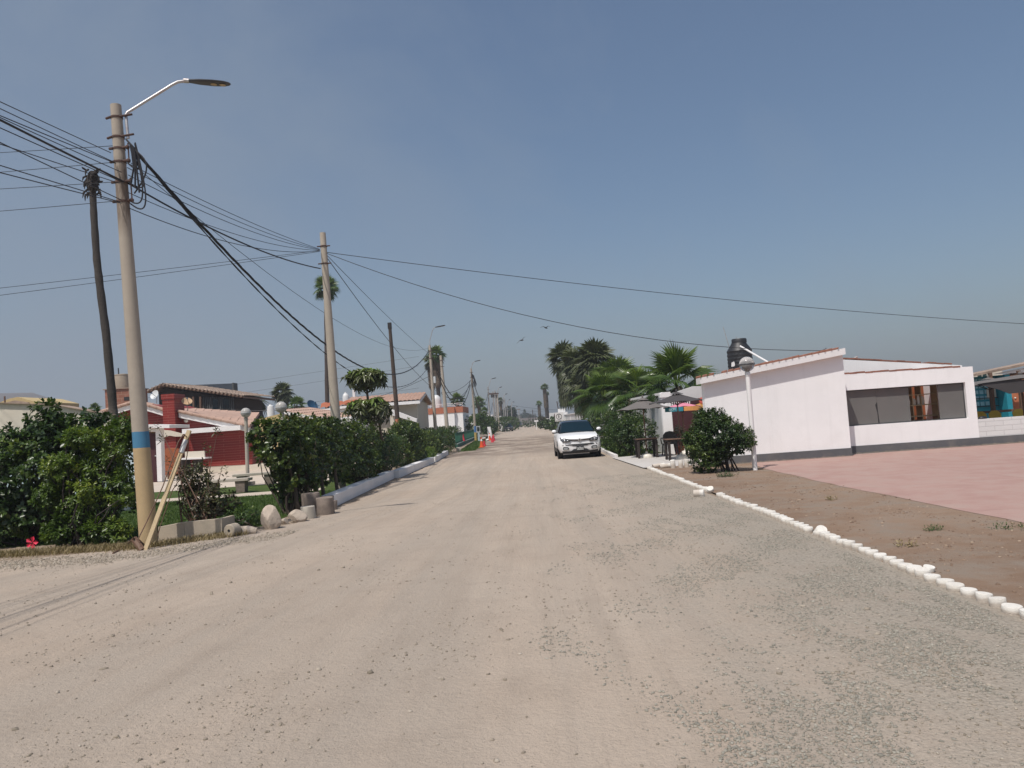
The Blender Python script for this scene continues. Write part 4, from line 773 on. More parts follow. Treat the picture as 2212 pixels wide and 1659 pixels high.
# plastic chair
x, y = P(1448, 960, 29.4).x, 29.3; ch = thing('plastic_chair', 'black plastic chair with a rounded back between the two cafe tables', 'chair', (x, y, .04))
mb = MB(); prof = [(-.24, .42), (-.27, .62), (-.25, .78), (-.16, .88), (0, .915), (.16, .88), (.25, .78), (.27, .62), (.24, .42)]; mb.prism([(x+a, y+.05+.0*b, .04+b) for a, b in prof], (0, .025, 0)); mb.build('backrest', MATS['black_plastic'], ch)
MB().box((x, y+.28, .04+.43), (.47, .44, .03)).build('seat', MATS['black_plastic'], ch)
for sx in (-1, 1):
    mb = MB(); mb.tube([(x+sx*.24, y+.06, .70), (x+sx*.29, y+.3, .70), (x+sx*.28, y+.48, .66), (x+sx*.25, y+.5, .46)], .02, 6); mb.build('armrest', MATS['black_plastic'], ch)
    for yy, sp_ in ((.06, -.06), (.46, .05)): mb = MB(); mb.tube([(x+sx*.21, y+yy, .46), (x+sx*.255, y+yy+sp_, .04)], [.032, .022], 6); mb.build('leg', MATS['black_plastic'], ch)
# potted plant
x, y = P(1490, 955, 29.9).x-.35, 29.9; pl = thing('potted_plant', 'potted plant with pale reddish leaves in front of the maroon cafe front', 'potted plant', (x, y, .04)); mb = MB(); mb.lathe((x, y, .04), [(.13, 0), (.17, .25), (.19, .28), (.18, .3), (.16, .29)], 16); mb.build('pot', MATS['terracotta'], pl, smooth=True)
rng = np.random.default_rng(5); tp, ou = lump_points([(x, y, .78, .32, .3, .35)], 26, rng, .4, 1., .3, .3); V, Fq, r_ = rosettes(tp, ou+np.array([0, 0, .8]), 7, .17, .42, rng); np_mesh('foliage', V, Fq, MATS['plant_pale'], pl, rnd=r_); mb = MB(); branches(mb, (x, y, .3), [tuple(t) for t in tp[:12]], rng, .015, .03); mb.build('stem', MATS['leaf_brown'], pl)
# ---- boundary wall down the east side
def wallrun(label, X0, Y0, X1, Y1, h0, h1, pil=None, th=.18, endcap=True):
    t = thing('boundary_wall', label, 'wall', (X0, Y0, 0), 'white boundary walls along the road')
    mb = MB(); mb.prism([(X0, Y0, 0), (X1, Y1, 0), (X1, Y1, h1), (X0, Y0, h0)], (th, 0, 0)); mb.build('panel', MATS['wall_grey'], t)
    mb = MB(); mb.prism([(X0-.10, Y0-.0, h0), (X1-.10, Y1, h1), (X1-.10, Y1, h1+.10), (X0-.10, Y0-.0, h0+.10)], (th+.2, 0, 0)); mb.build('coping', MATS['white_trim'], t)
    for f in pil or []: x, y, h = X0+(X1-X0)*f, Y0+(Y1-Y0)*f, h0+(h1-h0)*f; MB().bb(x-.06, x-.002, y-.15, y+.15, 0, h-.001).build('pilaster', MATS['white_trim'], t)
    return t
wallrun('white boundary wall panel nearest the cafe, behind the light grey parasol', 5.36, 31.05, 5.42, 48, 2.36, 2.42, [.35])
wallrun('long white boundary wall receding behind the white car and palms', 5.5, 55.5, 5.6, 84, 2.40, 2.44, [.02, .25, .5, .62, .8])
wallrun('far low white boundary wall near the parking sign', 5.6, 86, 5.2, 150, 2.2, 2.3, [.1, .3, .5, .7, .9])
gp = thing('gate_pillar', 'white rendered gate pillar with a rounded cap beside the maroon cafe front', 'pillar', (5.5, 30.9, 0)); x0_, x1_ = P(1433, 900, 30.8).x-.02, P(1447, 900, 30.8).x+.02
mb = MB(); zt_ = P(1426, 848, 30.8).z; mb.bb(x0_-.02, x0_+.36, 30.78, 31.04, 0, zt_-.2); mb.build('shaft', MATS['white_paint'], gp); mb = MB(); mb.prism([(x0_-.06, 30.74, zt_-.2), (x0_+.40, 30.74, zt_-.2), (x0_+.40, 30.74, zt_-.08), (x0_+.3, 30.74, zt_), (x0_+.05, 30.74, zt_), (x0_-.06, 30.74, zt_-.06)], (0, .34, 0)); mb.build('cap', MATS['white_trim'], gp)
# ---- hedges beside the car
bush('box_hedge', 'clipped dark green hedge beside the cafe patio and the white car', 'hedge', [(4.15, 31.6, .72, .92, .85, .86, 3.), (4.0, 34.5, .75, .75, 2.8, .75, 3.5)], 1500, 10, .105, .42, MATS['leaf_box'], 61, nb=10, inner=.12)
bush('tall_shrub', 'looser tall shrub rising above the clipped hedge beside the palms', 'shrub', [(4.2, 35.5, 1.5, .75, .9, .85), (3.7, 38, 1.1, .75, 1.6, .85), (4.75, 35, 1.7, .5, .6, .6)], 620, 10, .12, .42, MATS['leaf_box'], 62, nb=16)
bush('roadside_shrub', 'dark shrub in front of the far white wall beside the parking sign', 'shrub', [(4.8, 62, 1.1, .8, 2., 1.1), (5.0, 58, 1.5, .5, 1., .5)], 260, 8, .2, .5, MATS['leaf_dark'], 63, nb=6)
sheet('hedge_bed', [(3.32, 31.0), (5.3, 31.2), (5.4, 58), (3.5, 58)], .02, 'm_lawn')
kb = thing('kerb', 'long low white painted kerb along the east side of the road', 'kerb', (3.4, 31, 0)); mb = MB()
pts = [(3.22, 30.9), (3.22, 33), (3.32, 38), (3.42, 48), (3.55, 60), (3.7, 75), (3.55, 100), (3.9, 125)]
for a, b in zip(pts, pts[1:]): mb.prism([(a[0], a[1], 0), (b[0], b[1], 0), (b[0], b[1], .13), (a[0], a[1], .13)], (.14, 0, 0))
mb.build('kerbstone', MATS['white_trim'], kb)
# ---- palms of the east side
palm('fan_palm', 'young fan palm with large open leaves in front of the white boundary wall', (4.75, 44, 0), P(1305, 862, 44), .20, .19, 2.0, 22, MATS['palm_green'], 71, nseg=26, pet=.42, el=(85, -40), group='fan palms beside the east wall')
palm('fan_palm', 'big bright fan palm rising behind the dark parasol and the gate pillar', (7.4, 33.5, 0), P(1462, 836, 33.5), .24, .22, 2.0, 24, MATS['palm_green'], 72, nseg=28, pet=.45, el=(88, -30), fan=1.12, group='fan palms beside the east wall')
palm('fan_palm', 'middle fan palm leaning between the two young palms over the wall', (6.3, 42, 0), P(1372, 852, 42), .2, .18, 1.9, 20, MATS['palm_green'], 73, nseg=24, pet=.42, el=(80, -35), group='fan palms beside the east wall')
palm('fan_palm', 'olive fan palm behind the young palms, just left of the middle one', (6.9, 55, 0), P(1335, 822, 55), .24, .2, 2.2, 30, MATS['palm_green'], 74, nseg=20, pet=.4, el=(80, -60), group='fan palms beside the east wall')
palm('tall_palm', 'tallest olive palm of the clump with upright top leaves', (6.6, 62, 0), P(1287, 785, 62), .32, .26, 2.3, 46, MATS['palm_olive'], 75, nseg=16, pet=.4, el=(85, -78), skirt=3.4, skirt_w=1.2, skirtmat=MATS['palm_olive'], group='tall olive palms behind the east wall')
palm('tall_palm', 'olive palm at the road side end of the clump', (5.9, 74, 0), P(1216, 778, 74), .32, .26, 2.0, 44, MATS['palm_olive'], 76, nseg=14, pet=.4, el=(85, -80), skirt=4.2, skirt_w=1.3, skirtmat=MATS['palm_olive'], group='tall olive palms behind the east wall')
palm('tall_palm', 'dense olive palm in the middle of the clump, between its neighbours', (6.5, 70, 0), P(1250, 792, 70), .32, .26, 2.4, 46, MATS['palm_olive'], 77, nseg=14, pet=.4, el=(80, -85), skirt=4.0, skirt_w=1.4, skirtmat=MATS['palm_olive'], group='tall olive palms behind the east wall')
palm('tall_palm', 'lower olive palm filling the foot of the clump above the white wall', (6.8, 66, 0), P(1268, 835, 66), .3, .26, 2.2, 40, MATS['palm_olive'], 78, nseg=14, pet=.4, el=(70, -85), group='tall olive palms behind the east wall')
palm('skirted_palm', 'tall palm with a long brown skirt beyond the clump on the east side', (P(1181, 905, 200).x, 200, 0), P(1176, 838, 200), .35, .28, 1.35, 22, MATS['palm_green'], 79, nseg=8, pet=.45, skirt=5.0, skirt_w=.75, el=(85, -20), trunkmat=MATS['palm_trunk_dark'], group='skirted palms far along the road')
palm('skirted_palm', 'second bare trunk and skirt close beside the tall skirted palm', (P(1185, 905, 202).x, 202, 0), P(1180, 850, 202), .3, .26, 1.0, 10, MATS['palm_green'], 84, nseg=8, pet=.45, skirt=3.8, skirt_w=.55, el=(40, -40), trunkmat=MATS['palm_trunk_dark'], group='skirted palms far along the road')
palm('skirted_palm', 'shorter palm with a brown skirt just west of the tall skirted palm', (P(1168.5, 905, 220).x, 220, 0), P(1164, 873, 220), .35, .28, 1.2, 20, MATS['palm_green'], 80, nseg=8, pet=.45, skirt=4.2, skirt_w=.62, el=(85, -20), trunkmat=MATS['palm_trunk_dark'], group='skirted palms far along the road')
palm('fan_palm', 'low green fan palm between the middle palm and the big bright palm', (6.9, 47, 0), P(1402, 850, 47), .2, .18, 1.8, 20, MATS['palm_green'], 95, nseg=22, pet=.42, el=(80, -40), group='fan palms beside the east wall')
palm('fan_palm', 'green fan palm filling the gap right of the tall olive clump', (6.4, 58, 0), P(1318, 838, 58), .24, .2, 2.1, 26, MATS['palm_green'], 96, nseg=18, pet=.4, el=(80, -60), group='fan palms beside the east wall')
# ---- far east roadside
for nm, lab, px, Y, r, h, sd, mt in (('rounded_shrub', 'rust tinged round shrub below the shorter skirted palm', 1171, 165, 1.1, 2.6, 91, 'leaf_rust'), ('rounded_shrub', 'dark green shrub beside the white sign post far on the east side', 1180, 140, 1.5, 1.7, 92, 'leaf_dark'), ('rounded_shrub', 'dark hedge clump beside the far pickup', 1150, 215, 4.2, 2.2, 93, 'leaf_dark'), ('rounded_shrub', 'green shrub in front of the far white wall near the parking sign', 1194, 118, 1.5, 2.1, 94, 'leaf_dark')):
    x = P(px, 920, Y).x; bush(nm, lab, 'shrub', [(x, Y, h*.5, r, 2., h*.5), (x+r*.5, Y+1, h*.4, r*.8, 2, h*.4)], 170, 7, .36, .55, MATS[mt], sd, nb=4, group='shrubs far along the east side')
def stick(name, label, cat, a, b, r, mat, group=None):
    mb = MB(); mb.tube([a, b], r, 8); return tag(mb.build(name, MATS[mat], loc=tuple(a)), label, cat, group)
# parking sign
Yp = 66.; a = G(1213, 945); x = P(1211.5, 920, Yp).x; ps_ = thing('parking_sign', 'white no parking sign with a crossed letter E above the white car', 'sign', (x, Yp, 0)); v = P(1207.5, 900, Yp); s = 8.6*Yp/F
MB().tube([(x, Yp+.03, 0), (v.x, Yp+.03, v.z+.1)], .03, 8).build('post', MATS['white_trim'], ps_); MB().bb(v.x-s, v.x+s, Yp-.015, Yp+.0, v.z-s*1.15, v.z+s*1.05).build('plate', MATS['sign_white'], ps_)
mb = MB(); mb.lathe((v.x, Yp-.022, v.z), [(s*.62, 0), (s*.74, 0), (s*.74, .006), (s*.62, .006), (s*.62, 0)], 24, 'y', cap=False); mb.build('ring', MATS['ink'], ps_); text('lettering', 'E', s*1.25, MATS['ink'], ps_, (v.x, Yp-.018, v.z))
mb = MB(); mb.prism([(v.x+s*.25, Yp-.024, v.z-s*.42), (v.x+s*.35, Yp-.024, v.z-s*.36), (v.x+s*.6, Yp-.024, v.z-s*.6), (v.x+s*.5, Yp-.024, v.z-s*.66)], (0, .005, 0)); mb.build('bar', MATS['ink'], ps_); MB().bb(v.x-s*.9, v.x+s*.9, Yp-.02, Yp-.016, v.z-s*.98, v.z-s*.92).build('rule', MATS['ink'], ps_)
v = P(1198.5, 898, 120); gh = thing('gatehouse', 'small white gatehouse with a dark red panel behind the parking sign', 'gatehouse', (v.x, 120, 0)); MB().bb(v.x-.8, v.x+2., 120, 123, 0, P(1198, 891.5, 120).z).build('wall', MATS['far_wall'], gh); MB().bb(v.x-.1, v.x+1.0, 119.9, 120-.002, v.z-.35, v.z+.3).build('panel', MATS['maroon'], gh); MB().bb(v.x+.6, v.x+1.7, 121, 122.2, P(1198, 891.5, 120).z, P(1207, 883, 120).z).build('roof_box', MATS['far_wall'], gh)
for px, lab, w in ((1159.3, 'white T shaped post at the corner of the far east verge', 1), (1191.5, 'white post with a small box sign on the far east verge', 2), (1188, 'short white stake on the far east verge', 0)):
    Y = {1: 150., 2: 135., 0: 140.}[w]; x = P(px, 925, Y).x; zt = {1: P(px, 911, Y).z, 2: P(px, 905, Y).z, 0: 1.0}[w]; t = thing('marker_post', lab, 'post', (x, Y, 0)); MB().tube([(x, Y, 0), (x, Y, zt)], .07, 8).build('post', MATS['white_trim'], t)
    if w == 1: MB().bb(x-.35, x+.4, Y-.06, Y+.06, zt, zt+.3).build('board', MATS['sign_white'], t)
    if w == 2: MB().bb(x-.2, x+.25, Y-.2, Y+.2, zt-.7, zt+.05).build('box', MATS['sign_white'], t); MB().tube([(x, Y, zt+.02), (x-.8, Y, zt+.1)], .05, 6).build('arm', MATS['sign_white'], t)
stick('slanted_mast', 'thin dark mast leaning beside the palm clump', 'mast', tuple(P(1211, 890, 130)-Vector((0, 0, 3))), tuple(P(1203, 867, 130)), .08, 'wood_pole')
for px, pt, Y in ((1152, 885, 260), (1146, 895, 300), (1157, 893, 320), (1142, 899, 340)):
    x = P(px, 915, Y).x; t = stick('utility_pole', 'thin dark utility pole far along the east side of the road', 'utility pole', (x, Y, 0), tuple(P(px-.35*(920-pt)*.14, pt, Y)), .13, 'wood_pole', 'far utility poles on the east side')
# ================================================================== WEST SIDE
# ---- low white kerb wall
def kerbwall(label, p, q, h, w=.30):
    t = thing('kerb_wall', label, 'kerb wall', (p[0], p[1], 0), 'low white kerb walls on the west side'); mb = MB(); mb.prism([(p[0], p[1], 0), (q[0], q[1], 0), (q[0], q[1], h), (p[0], p[1], h)], (-w, 0, 0)); mb.build('kerb_block', MATS['white_trim'], t, bev=.012); return t
k0 = G(722.8, 1096); k1 = G(860, 1033); k2 = G(938, 1000); k3 = G(969, 982)
kerbwall('nearest segment of the low white kerb wall beside the stacked stones', k0, (k1.x-.12, k1.y-.1), .29); kerbwall('middle segment of the low white kerb wall under the rounded hedges', (k1.x+.06, k1.y+.05), k2, .28); kerbwall('farthest segment of the low white kerb wall before the grass verge', (k2.x+.05, k2.y+.1), k3, .26)
mb = MB(); mb.box((-4.95, 52.5, .12), (.25, 2.2, .26), .12); tag(mb.build('kerb_stone', MATS['concrete_light'], loc=(-4.95, 52.5, 0)), 'grey broken kerb stone at the end of the white kerb wall', 'kerb stone')
mb = MB(); mb.bb(k0.x-.31, k0.x-.005, k0.y-.03, k0.y-.002, .0, .28); tag(mb.build('kerb_end', MATS['rock_dark'], loc=(k0.x, k0.y, 0)), 'dark unpainted end face of the nearest white kerb wall', 'kerb end')
# ---- stones and stumps
def stone(label, bpx, d, seed, mat='rock', name='boulder', rz=0, cat='stone', sink=.12):
    g = G(*bpx); mb = MB(); mb.rock((0, 0, 0), d, seed); o = mb.build(name, MATS[mat], loc=(g.x, g.y+d[1]*.4, d[2]*.5-d[2]*sink), local=True); o.rotation_euler = (0, 0, rz); return tag(o, label, cat)
stone('tall pale upright boulder at the corner of the hedge', (582, 1145), (.33, .30, .48), 4); stone('small pale pebble shaped stone beside the tall boulder', (613, 1133), (.13, .14, .15), 8, sink=.2); stone('faceted pale boulder between the tall boulder and the round stump', (640, 1129), (.33, .28, .26), 12)
def stump(label, bpx, r, h, mat='concrete_light', tilt=(0, 0)):
    g = G(*bpx); mb = MB(); pr = [(r*1.02, 0), (r, h*.5), (r*.98, h*.97), (r*.93, h)]; mb.lathe((0, 0, 0), pr, 13); rr = random.Random(int(bpx[0]))
    for v in mb.v: s = 1+.06*math.sin(v.z*9+math.atan2(v.y, v.x)*3+bpx[0]); v.x *= s; v.y *= s
    o = mb.build('stone_stump', MATS[mat], smooth=True, loc=(g.x, g.y+r, -.01), local=True); o.rotation_euler = (tilt[0], tilt[1], .4); return tag(o, label, 'stone stump')
stump('short round pale stump in front of the big block', (662, 1123), .15, .27); stump('large dark square stump standing behind the stones', (668, 1113), .20, .47, 'rock_dark'); stump('brown stump at the end of the white kerb wall', (698, 1114), .19, .38, 'rock_dark', (.05, 0)); stump('low brown stump touching the kerb end', (715, 1103), .12, .22, 'rock_dark')
# ---- concrete gutter block and rollers by the pole
A, B, C = G(343, 1168), G(402, 1164), G(480, 1159); gb = thing('concrete_block', 'bent pale concrete gutter block lying beside the near lamp pole', 'concrete block', (A.x, A.y, 0)); mb = MB()
mb.prism([(A.x, A.y, 0), (B.x, B.y-.06, 0), (B.x, B.y-.06, .305), (A.x, A.y, .24)], (-.03, .09, 0)); mb.build('left_panel', MATS['concrete'], gb); mb = MB(); mb.prism([(B.x+.003, B.y-.06, 0), (C.x, C.y, 0), (C.x, C.y, .32), (B.x+.003, B.y-.06, .305)], (-.03, .10, 0)); mb.build('right_panel', MATS['concrete'], gb); mb = MB(); mb.prism([(C.x+.002, C.y, 0), (C.x+.05, C.y+.5, 0), (C.x+.05, C.y+.5, .32), (C.x+.002, C.y, .32)], (-.07, .0, 0)); mb.build('end_panel', MATS['concrete'], gb)
g = G(495, 1161); cr = thing('concrete_roller', 'grey concrete roller with a round hole lying beside the gutter block', 'concrete roller', (g.x, g.y, 0)); mb = MB(); mb.lathe((0, 0, .115), [(.028, 0), (.10, 0), (.113, .015), (.116, .2), (.10, .22)], 20, 'y', cap=False); o = mb.build('drum', MATS['concrete'], cr, smooth=True, local=True); o.rotation_euler = (0, 0, -.25); mb = MB(); mb.lathe((0, .01, .115), [(.0285, 0), (.0285, .02)], 14, 'y'); o2 = mb.build('hole', MATS['near_black'], cr, local=True); o2.rotation_euler = (0, 0, -.25)  # hole is a near-black disc, its inner shade painted in
g = G(525, 1155); mb = MB(); mb.tube([(-.2, 0, .05), (-.1, 0, .07), (.1, .01, .07), (.24, .03, .045)], [.06, .085, .085, .06], 12); tag(mb.build('concrete_roller', MATS['rock'], smooth=True, loc=(g.x, g.y, 0), local=True), 'second roller half buried in the gravel beside the first', 'concrete roller')
# ---- hedges on the west side
hb = thing
bush('broadleaf_hedge', 'dark broad leaved hedge at the left frame edge with a pink flower', 'hedge', [(-9.7, 14.9, 1.15, 1.2, .8, 1.1, 2.6), (-9.1, 14.7, 1.6, .75, .7, .85), (-9.25, 14.75, 2.25, .36, .4, .5), (-8.4, 14.9, 1.3, .7, .7, 1.15, 2.4), (-10.3, 14.8, .6, 1., .7, .65), (-10.2, 14.9, 1.45, .85, .6, .85)], 1250, 11, .125, .62, MATS['leaf_dark'], 101, nb=40, bmat=MATS['dark_wood'], tipw=.66, spread=(20, 90), inner=.3)
hd = [o for o in COL.objects if o.name == 'broadleaf_hedge'][0]
v = P(70, 1172, 13.95); mb = MB()
for i in range(5):
    a = 2*math.pi*i/5; mb.add([(v.x, v.y, v.z), (v.x+.09*math.cos(a-.45), v.y-.03, v.z+.09*math.sin(a-.45)), (v.x+.12*math.cos(a), v.y-.015, v.z+.12*math.sin(a)), (v.x+.09*math.cos(a+.45), v.y-.03, v.z+.09*math.sin(a+.45))], [(0, 1, 2, 3)])
fl_ = mb.build('flower', MATS['petal'], hd); mb = MB(); mb.tube([(v.x, v.y, v.z), (v.x+.01, v.y-.07, v.z-.02)], .009, 6); mb.build('pistil', MATS['maroon'], fl_)
bush('hibiscus_hedge', 'fresh green small leaved shrub growing against the near lamp pole', 'shrub', [(-8.2, 13.95, .5, .45, .40, .42), (-7.85, 14.2, 1.4, .40, .42, .36), (-8.5, 14.0, 1.45, .42, .38, .30), (-7.45, 14.15, 1.8, .36, .36, .30), (-7.5, 14.1, .95, .36, .36, .38), (-7.7, 13.8, .26, .52, .33, .26), (-8.75, 13.9, .95, .30, .32, .26), (-8.05, 13.9, 1.0, .34, .34, .28), (-8.2, 14.1, 1.95, .36, .36, .24), (-8.5, 13.75, .3, .36, .3, .24), (-7.5, 14.2, 2.1, .38, .36, .27)], 1000, 15, .10, .34, MATS['leaf_lime'], 102, nb=34, bmat=MATS['dark_wood'], inner=.25, lo=.7)
bush('sparse_shrub', 'sparse brownish shrub behind the concrete gutter block', 'shrub', [(-6.45, 15., .62, .50, .35, .45), (-6.6, 15.1, 1.05, .45, .3, .35), (-6.05, 14.9, .5, .42, .32, .35)], 230, 8, .095, .45, MATS['leaf_rust'], 103, nb=40, bmat=MATS['wood_brown'], lo=.4, inner=.5)
mb = MB(); rng = np.random.default_rng(3); sp_ = [o for o in COL.objects if o.name == 'sparse_shrub'][0]
tips = [tuple(P(px, py, 15.1)) for px, py in ((340, 920), (355, 945), (470, 930), (455, 960), (480, 1010), (370, 1000))]; branches(mb, (-6.45, 15., .2), tips, rng, .016, .04); mb.build('long_stem', MATS['wood_brown'], sp_)
V, Fq, r_ = rosettes(np.repeat(np.array(tips), 3, 0)+rng.normal(0, .06, (18, 3)), np.repeat(np.array([[.1, 0, 1.]]), 18, 0), 6, .10, .4, rng); np_mesh('leaf_tuft', V, Fq, MATS['leaf_rust'], sp_, rnd=r_)
bush('low_shrub', 'low shrub behind the concrete rollers beside the tall boulder', 'shrub', [(-5.6, 14.75, .22, .38, .3, .26)], 110, 8, .075, .5, MATS['leaf_dark'], 104, nb=6, inner=.2)
# main hedge row behind the kerb wall
bush('round_leaf_hedge', 'big hedge of round glossy leaves at the head of the white kerb wall', 'hedge', [(-5.55, 17.4, 1.5, .62, .8, .72), (-5.5, 18.8, 1.35, .62, 1., .85, 2.4), (-5.45, 20.6, 1.3, .62, 1.2, .90, 2.4), (-5.95, 17.3, 1.75, .38, .45, .42), (-5.4, 17.7, .75, .55, .7, .55)], 1100, 10, .115, .74, MATS['leaf_round'], 105, base=(-5.4, 17.3, 0), nb=60, bmat=MATS['bark'], tipw=.62, spread=(15, 85), inner=.28)
mb = MB(); rl = [o for o in COL.objects if o.name == 'round_leaf_hedge'][0]
for dx, dy in ((0, 0), (.18, .3), (-.2, .6), (.1, 1.3), (0, 2.2), (.15, 3.)): MB().tube([(-5.25+dx, 17.2+dy, 0), (-5.3+dx, 17.25+dy, .5), (-5.45+dx*1.8, 17.3+dy, 1.2)], [.055, .045, .025], 7).build('trunk', MATS['bark'], rl, smooth=True)
bush('round_leaf_hedge', 'second stretch of round leaved hedge below the umbrella tree', 'hedge', [(-5.5, 22.8, 1.25, .62, 1.3, .9, 2.4), (-5.5, 25.2, 1.2, .62, 1.4, .85, 2.4), (-5.35, 24, .7, .6, 2, .6)], 900, 9, .12, .66, MATS['leaf_round'], 106, base=(-5.3, 24, 0), nb=40, tipw=.62, inner=.22)
# umbrella tree (two tiers of drooping fingered leaves)
ub = (P(820, 1025, 27.5).x, 27.5, 0); c1 = P(790, 818, 27.); c2 = P(797, 886, 26.6); ut = thing('umbrella_tree', 'umbrella tree with two tiers of drooping fingered leaves rising above the hedge', 'tree', ub)
rng = np.random.default_rng(8)
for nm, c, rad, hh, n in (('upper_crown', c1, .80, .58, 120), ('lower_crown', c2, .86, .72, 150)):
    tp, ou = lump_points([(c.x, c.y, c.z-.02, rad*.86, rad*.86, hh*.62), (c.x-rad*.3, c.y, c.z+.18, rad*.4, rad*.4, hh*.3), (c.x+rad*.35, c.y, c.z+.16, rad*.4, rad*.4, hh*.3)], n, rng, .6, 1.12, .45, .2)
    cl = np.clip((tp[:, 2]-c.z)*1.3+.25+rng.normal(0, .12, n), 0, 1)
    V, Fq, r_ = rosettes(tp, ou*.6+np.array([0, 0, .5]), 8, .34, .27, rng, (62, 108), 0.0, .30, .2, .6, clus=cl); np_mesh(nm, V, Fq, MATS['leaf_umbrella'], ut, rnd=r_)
mb = MB(); mb.tube([ub, (ub[0]-.05, 27.4, 1.2), (c2.x, c2.y, c2.z), (c1.x, c1.y, c1.z)], [.10, .08, .05, .03], 9); mb.build('trunk', MATS['bark'], ut, smooth=True); mb = MB(); mb.tube([(ub[0]+.28, 27.4, 0), (ub[0]+.2, 27.4, .9), (c2.x+.3, c2.y, c2.z)], [.09, .07, .03], 8); mb.build('trunk', MATS['bark'], ut, smooth=True); mb = MB(); mb.tube([(ub[0]-.3, 27.3, 0), (ub[0]-.25, 27.3, .8), (c2.x-.4, c2.y, c2.z)], [.08, .06, .03], 8); mb.build('trunk', MATS['bark'], ut, smooth=True)
bush('drooping_shrub', 'dark drooping shrub under the umbrella tree beside the kerb wall', 'shrub', [(-5.45, 28., .95, .6, 1.8, .8), (-5.5, 30.5, .9, .6, 1.5, .75)], 420, 8, .16, .36, MATS['leaf_dark'], 107, nb=20)
bush('rounded_hedge', 'tall rounded hedge with fresh green top beyond the umbrella tree', 'hedge', [(-5.6, 35, 1.0, .8, 1.9, 1.0, 2.6), (-5.7, 35, 1.45, .72, 1.5, .74)], 900, 9, .13, .55, MATS['leaf_round'], 108, nb=12, inner=.12)
bush('rounded_hedge', 'shorter rounded hedge between the tall one and the clipped hedge', 'hedge', [(-5.75, 42, .75, .9, 2.1, .85, 2.6)], 600, 8, .14, .5, MATS['leaf_round'], 109, nb=8, inner=.12)
bush('flowering_shrub', 'low yellow green shrub at the foot of the rounded hedges', 'shrub', [(-5.15, 38.3, .38, .42, 1.6, .4)], 190, 8, .11, .45, MATS['leaf_lime'], 110, nb=6)
bush('clipped_hedge', 'clipped hedge at the corner beside the green fence', 'hedge', [(-5.9, 49.5, .75, .85, 4.0, .78, 5.)], 620, 8, .15, .5, MATS['leaf_dark'], 111, nb=4, inner=.08)
bush('clipped_hedge', 'long clipped hedge along the inside of the green fence', 'hedge', [(-7.6, 66, .85, .9, 14., .85, 6.)], 800, 7, .19, .5, MATS['leaf_dark'], 112, nb=4, inner=.08)
# ---- benches, globe lamps in the garden
def bench(label, c, ln, rz):
    t = thing('concrete_bench', label, 'bench', c, 'concrete benches in the garden', rz); MB().box((0, 0, .43), (ln, .42, .09)).build('seat', MATS['concrete_light'], t, local=True, bev=.01)
    for s in (-1, 1): mb = MB(); mb.box((s*(ln/2-.3), 0, .2), (.28, .3, .38), taper=1.15); mb.build('leg', MATS['rock_dark'], t, local=True)
v = P(509, 1040, 25.8); bench('nearer concrete bench with thick legs on the garden lawn', (v.x-.2, 25.6, 0), 1.55, .0); v = P(557, 1030, 29.5); bench('second concrete bench behind the first beside the hedge', (v.x+.1, 29.0, 0), 1.6, .1)
v = P(530.5, 881, 29.5); globe_lamp('globe_lamp_post', 'globe lamp post farther back in the garden, left of the other', (P(538, 1040, 29.5).x-.05, 29.5, 0), v.z, .19, 'globe_milk', .07, (v.x-P(538, 1040, 29.5).x+.05, 0), 'concrete_light', True, False)
v = P(605.5, 867.5, 25.5); globe_lamp('globe_lamp_post', 'nearer globe lamp post rising out of the round leaved hedge', (v.x+.25, 25.5, 0), v.z, .19, 'globe_milk', .07, (-.25, 0), 'concrete_light', True, False)
# ---- red brick house
YH = 45.; rh = thing('brick_house', 'dark red brick house with pale tiled roofs and white trim behind the lawn', 'house', (P(450, 1000, YH).x, YH, 0))
def pol(pts, Y): return [P(a, b, Y) for a, b in pts]
mb = MB(); mb.prism(pol([(200, 1018), (205, 905), (285, 876), (297, 872), (353, 890), (384, 897), (386, 897), (516, 925), (545, 935), (545, 1003)], YH), (0, 7, 0)); mb.build('wall', MATS['red_brick'], rh)
zb = P(530, 1004, YH).z; x0, x1 = P(440, 1000, YH).x, P(600, 1000, YH).x; MB().bb(x0, x1, YH-.5, YH+.3, 0, zb-.02).build('cream_plinth', MATS['cream'], rh)
# roofs
def roofpart(ptsf, Yf, ptsb, Yb, name):
    a, b = P(*ptsf[0], Yf), P(*ptsf[1], Yf); d, c = P(*ptsb[0], Yb), P(*ptsb[1], Yb); rf_ = MB(); rf_.add([a, b, c, d, a-Vector((0, 0, .12)), b-Vector((0, 0, .12)), c-Vector((0, 0, .12)), d-Vector((0, 0, .12))], [(0, 1, 2, 3), (7, 6, 5, 4), (0, 4, 5, 1), (1, 5, 6, 2), (2, 6, 7, 3), (3, 7, 4, 0)]); o = rf_.build(name, MATS['tile_pale'], rh)
    m2 = MB(); n = max(4, int((b-a).length/.42)); rr = random.Random(int(ptsf[0][0]))
    for i in range(n): p, q = a.lerp(b, i/n), a.lerp(b, (i+1.04)/n); m2.tube([p+Vector((0, -.06, .05)), q+Vector((0, -.06, .03))], [.085, .105], 9)
    m2.build('ridge_tile', MATS['tile_pale'], o, smooth=True)
    m3 = MB(); tiled(m3, b, c, d, a, .26, .40, .05, .01); m3.build('tile_field', MATS['tile_pale'], o, smooth=True)
    m4 = MB(); dn = Vector((0, 0, -.1)); m4.prism([a+dn*.6+Vector((0, -.02, 0)), b+dn*.6+Vector((0, -.02, 0)), b+dn*3.4+Vector((0, -.02, 0)), a+dn*3.4+Vector((0, -.02, 0))], (0, .06, 0)); m4.build('fascia', MATS['white_trim'], o); return o
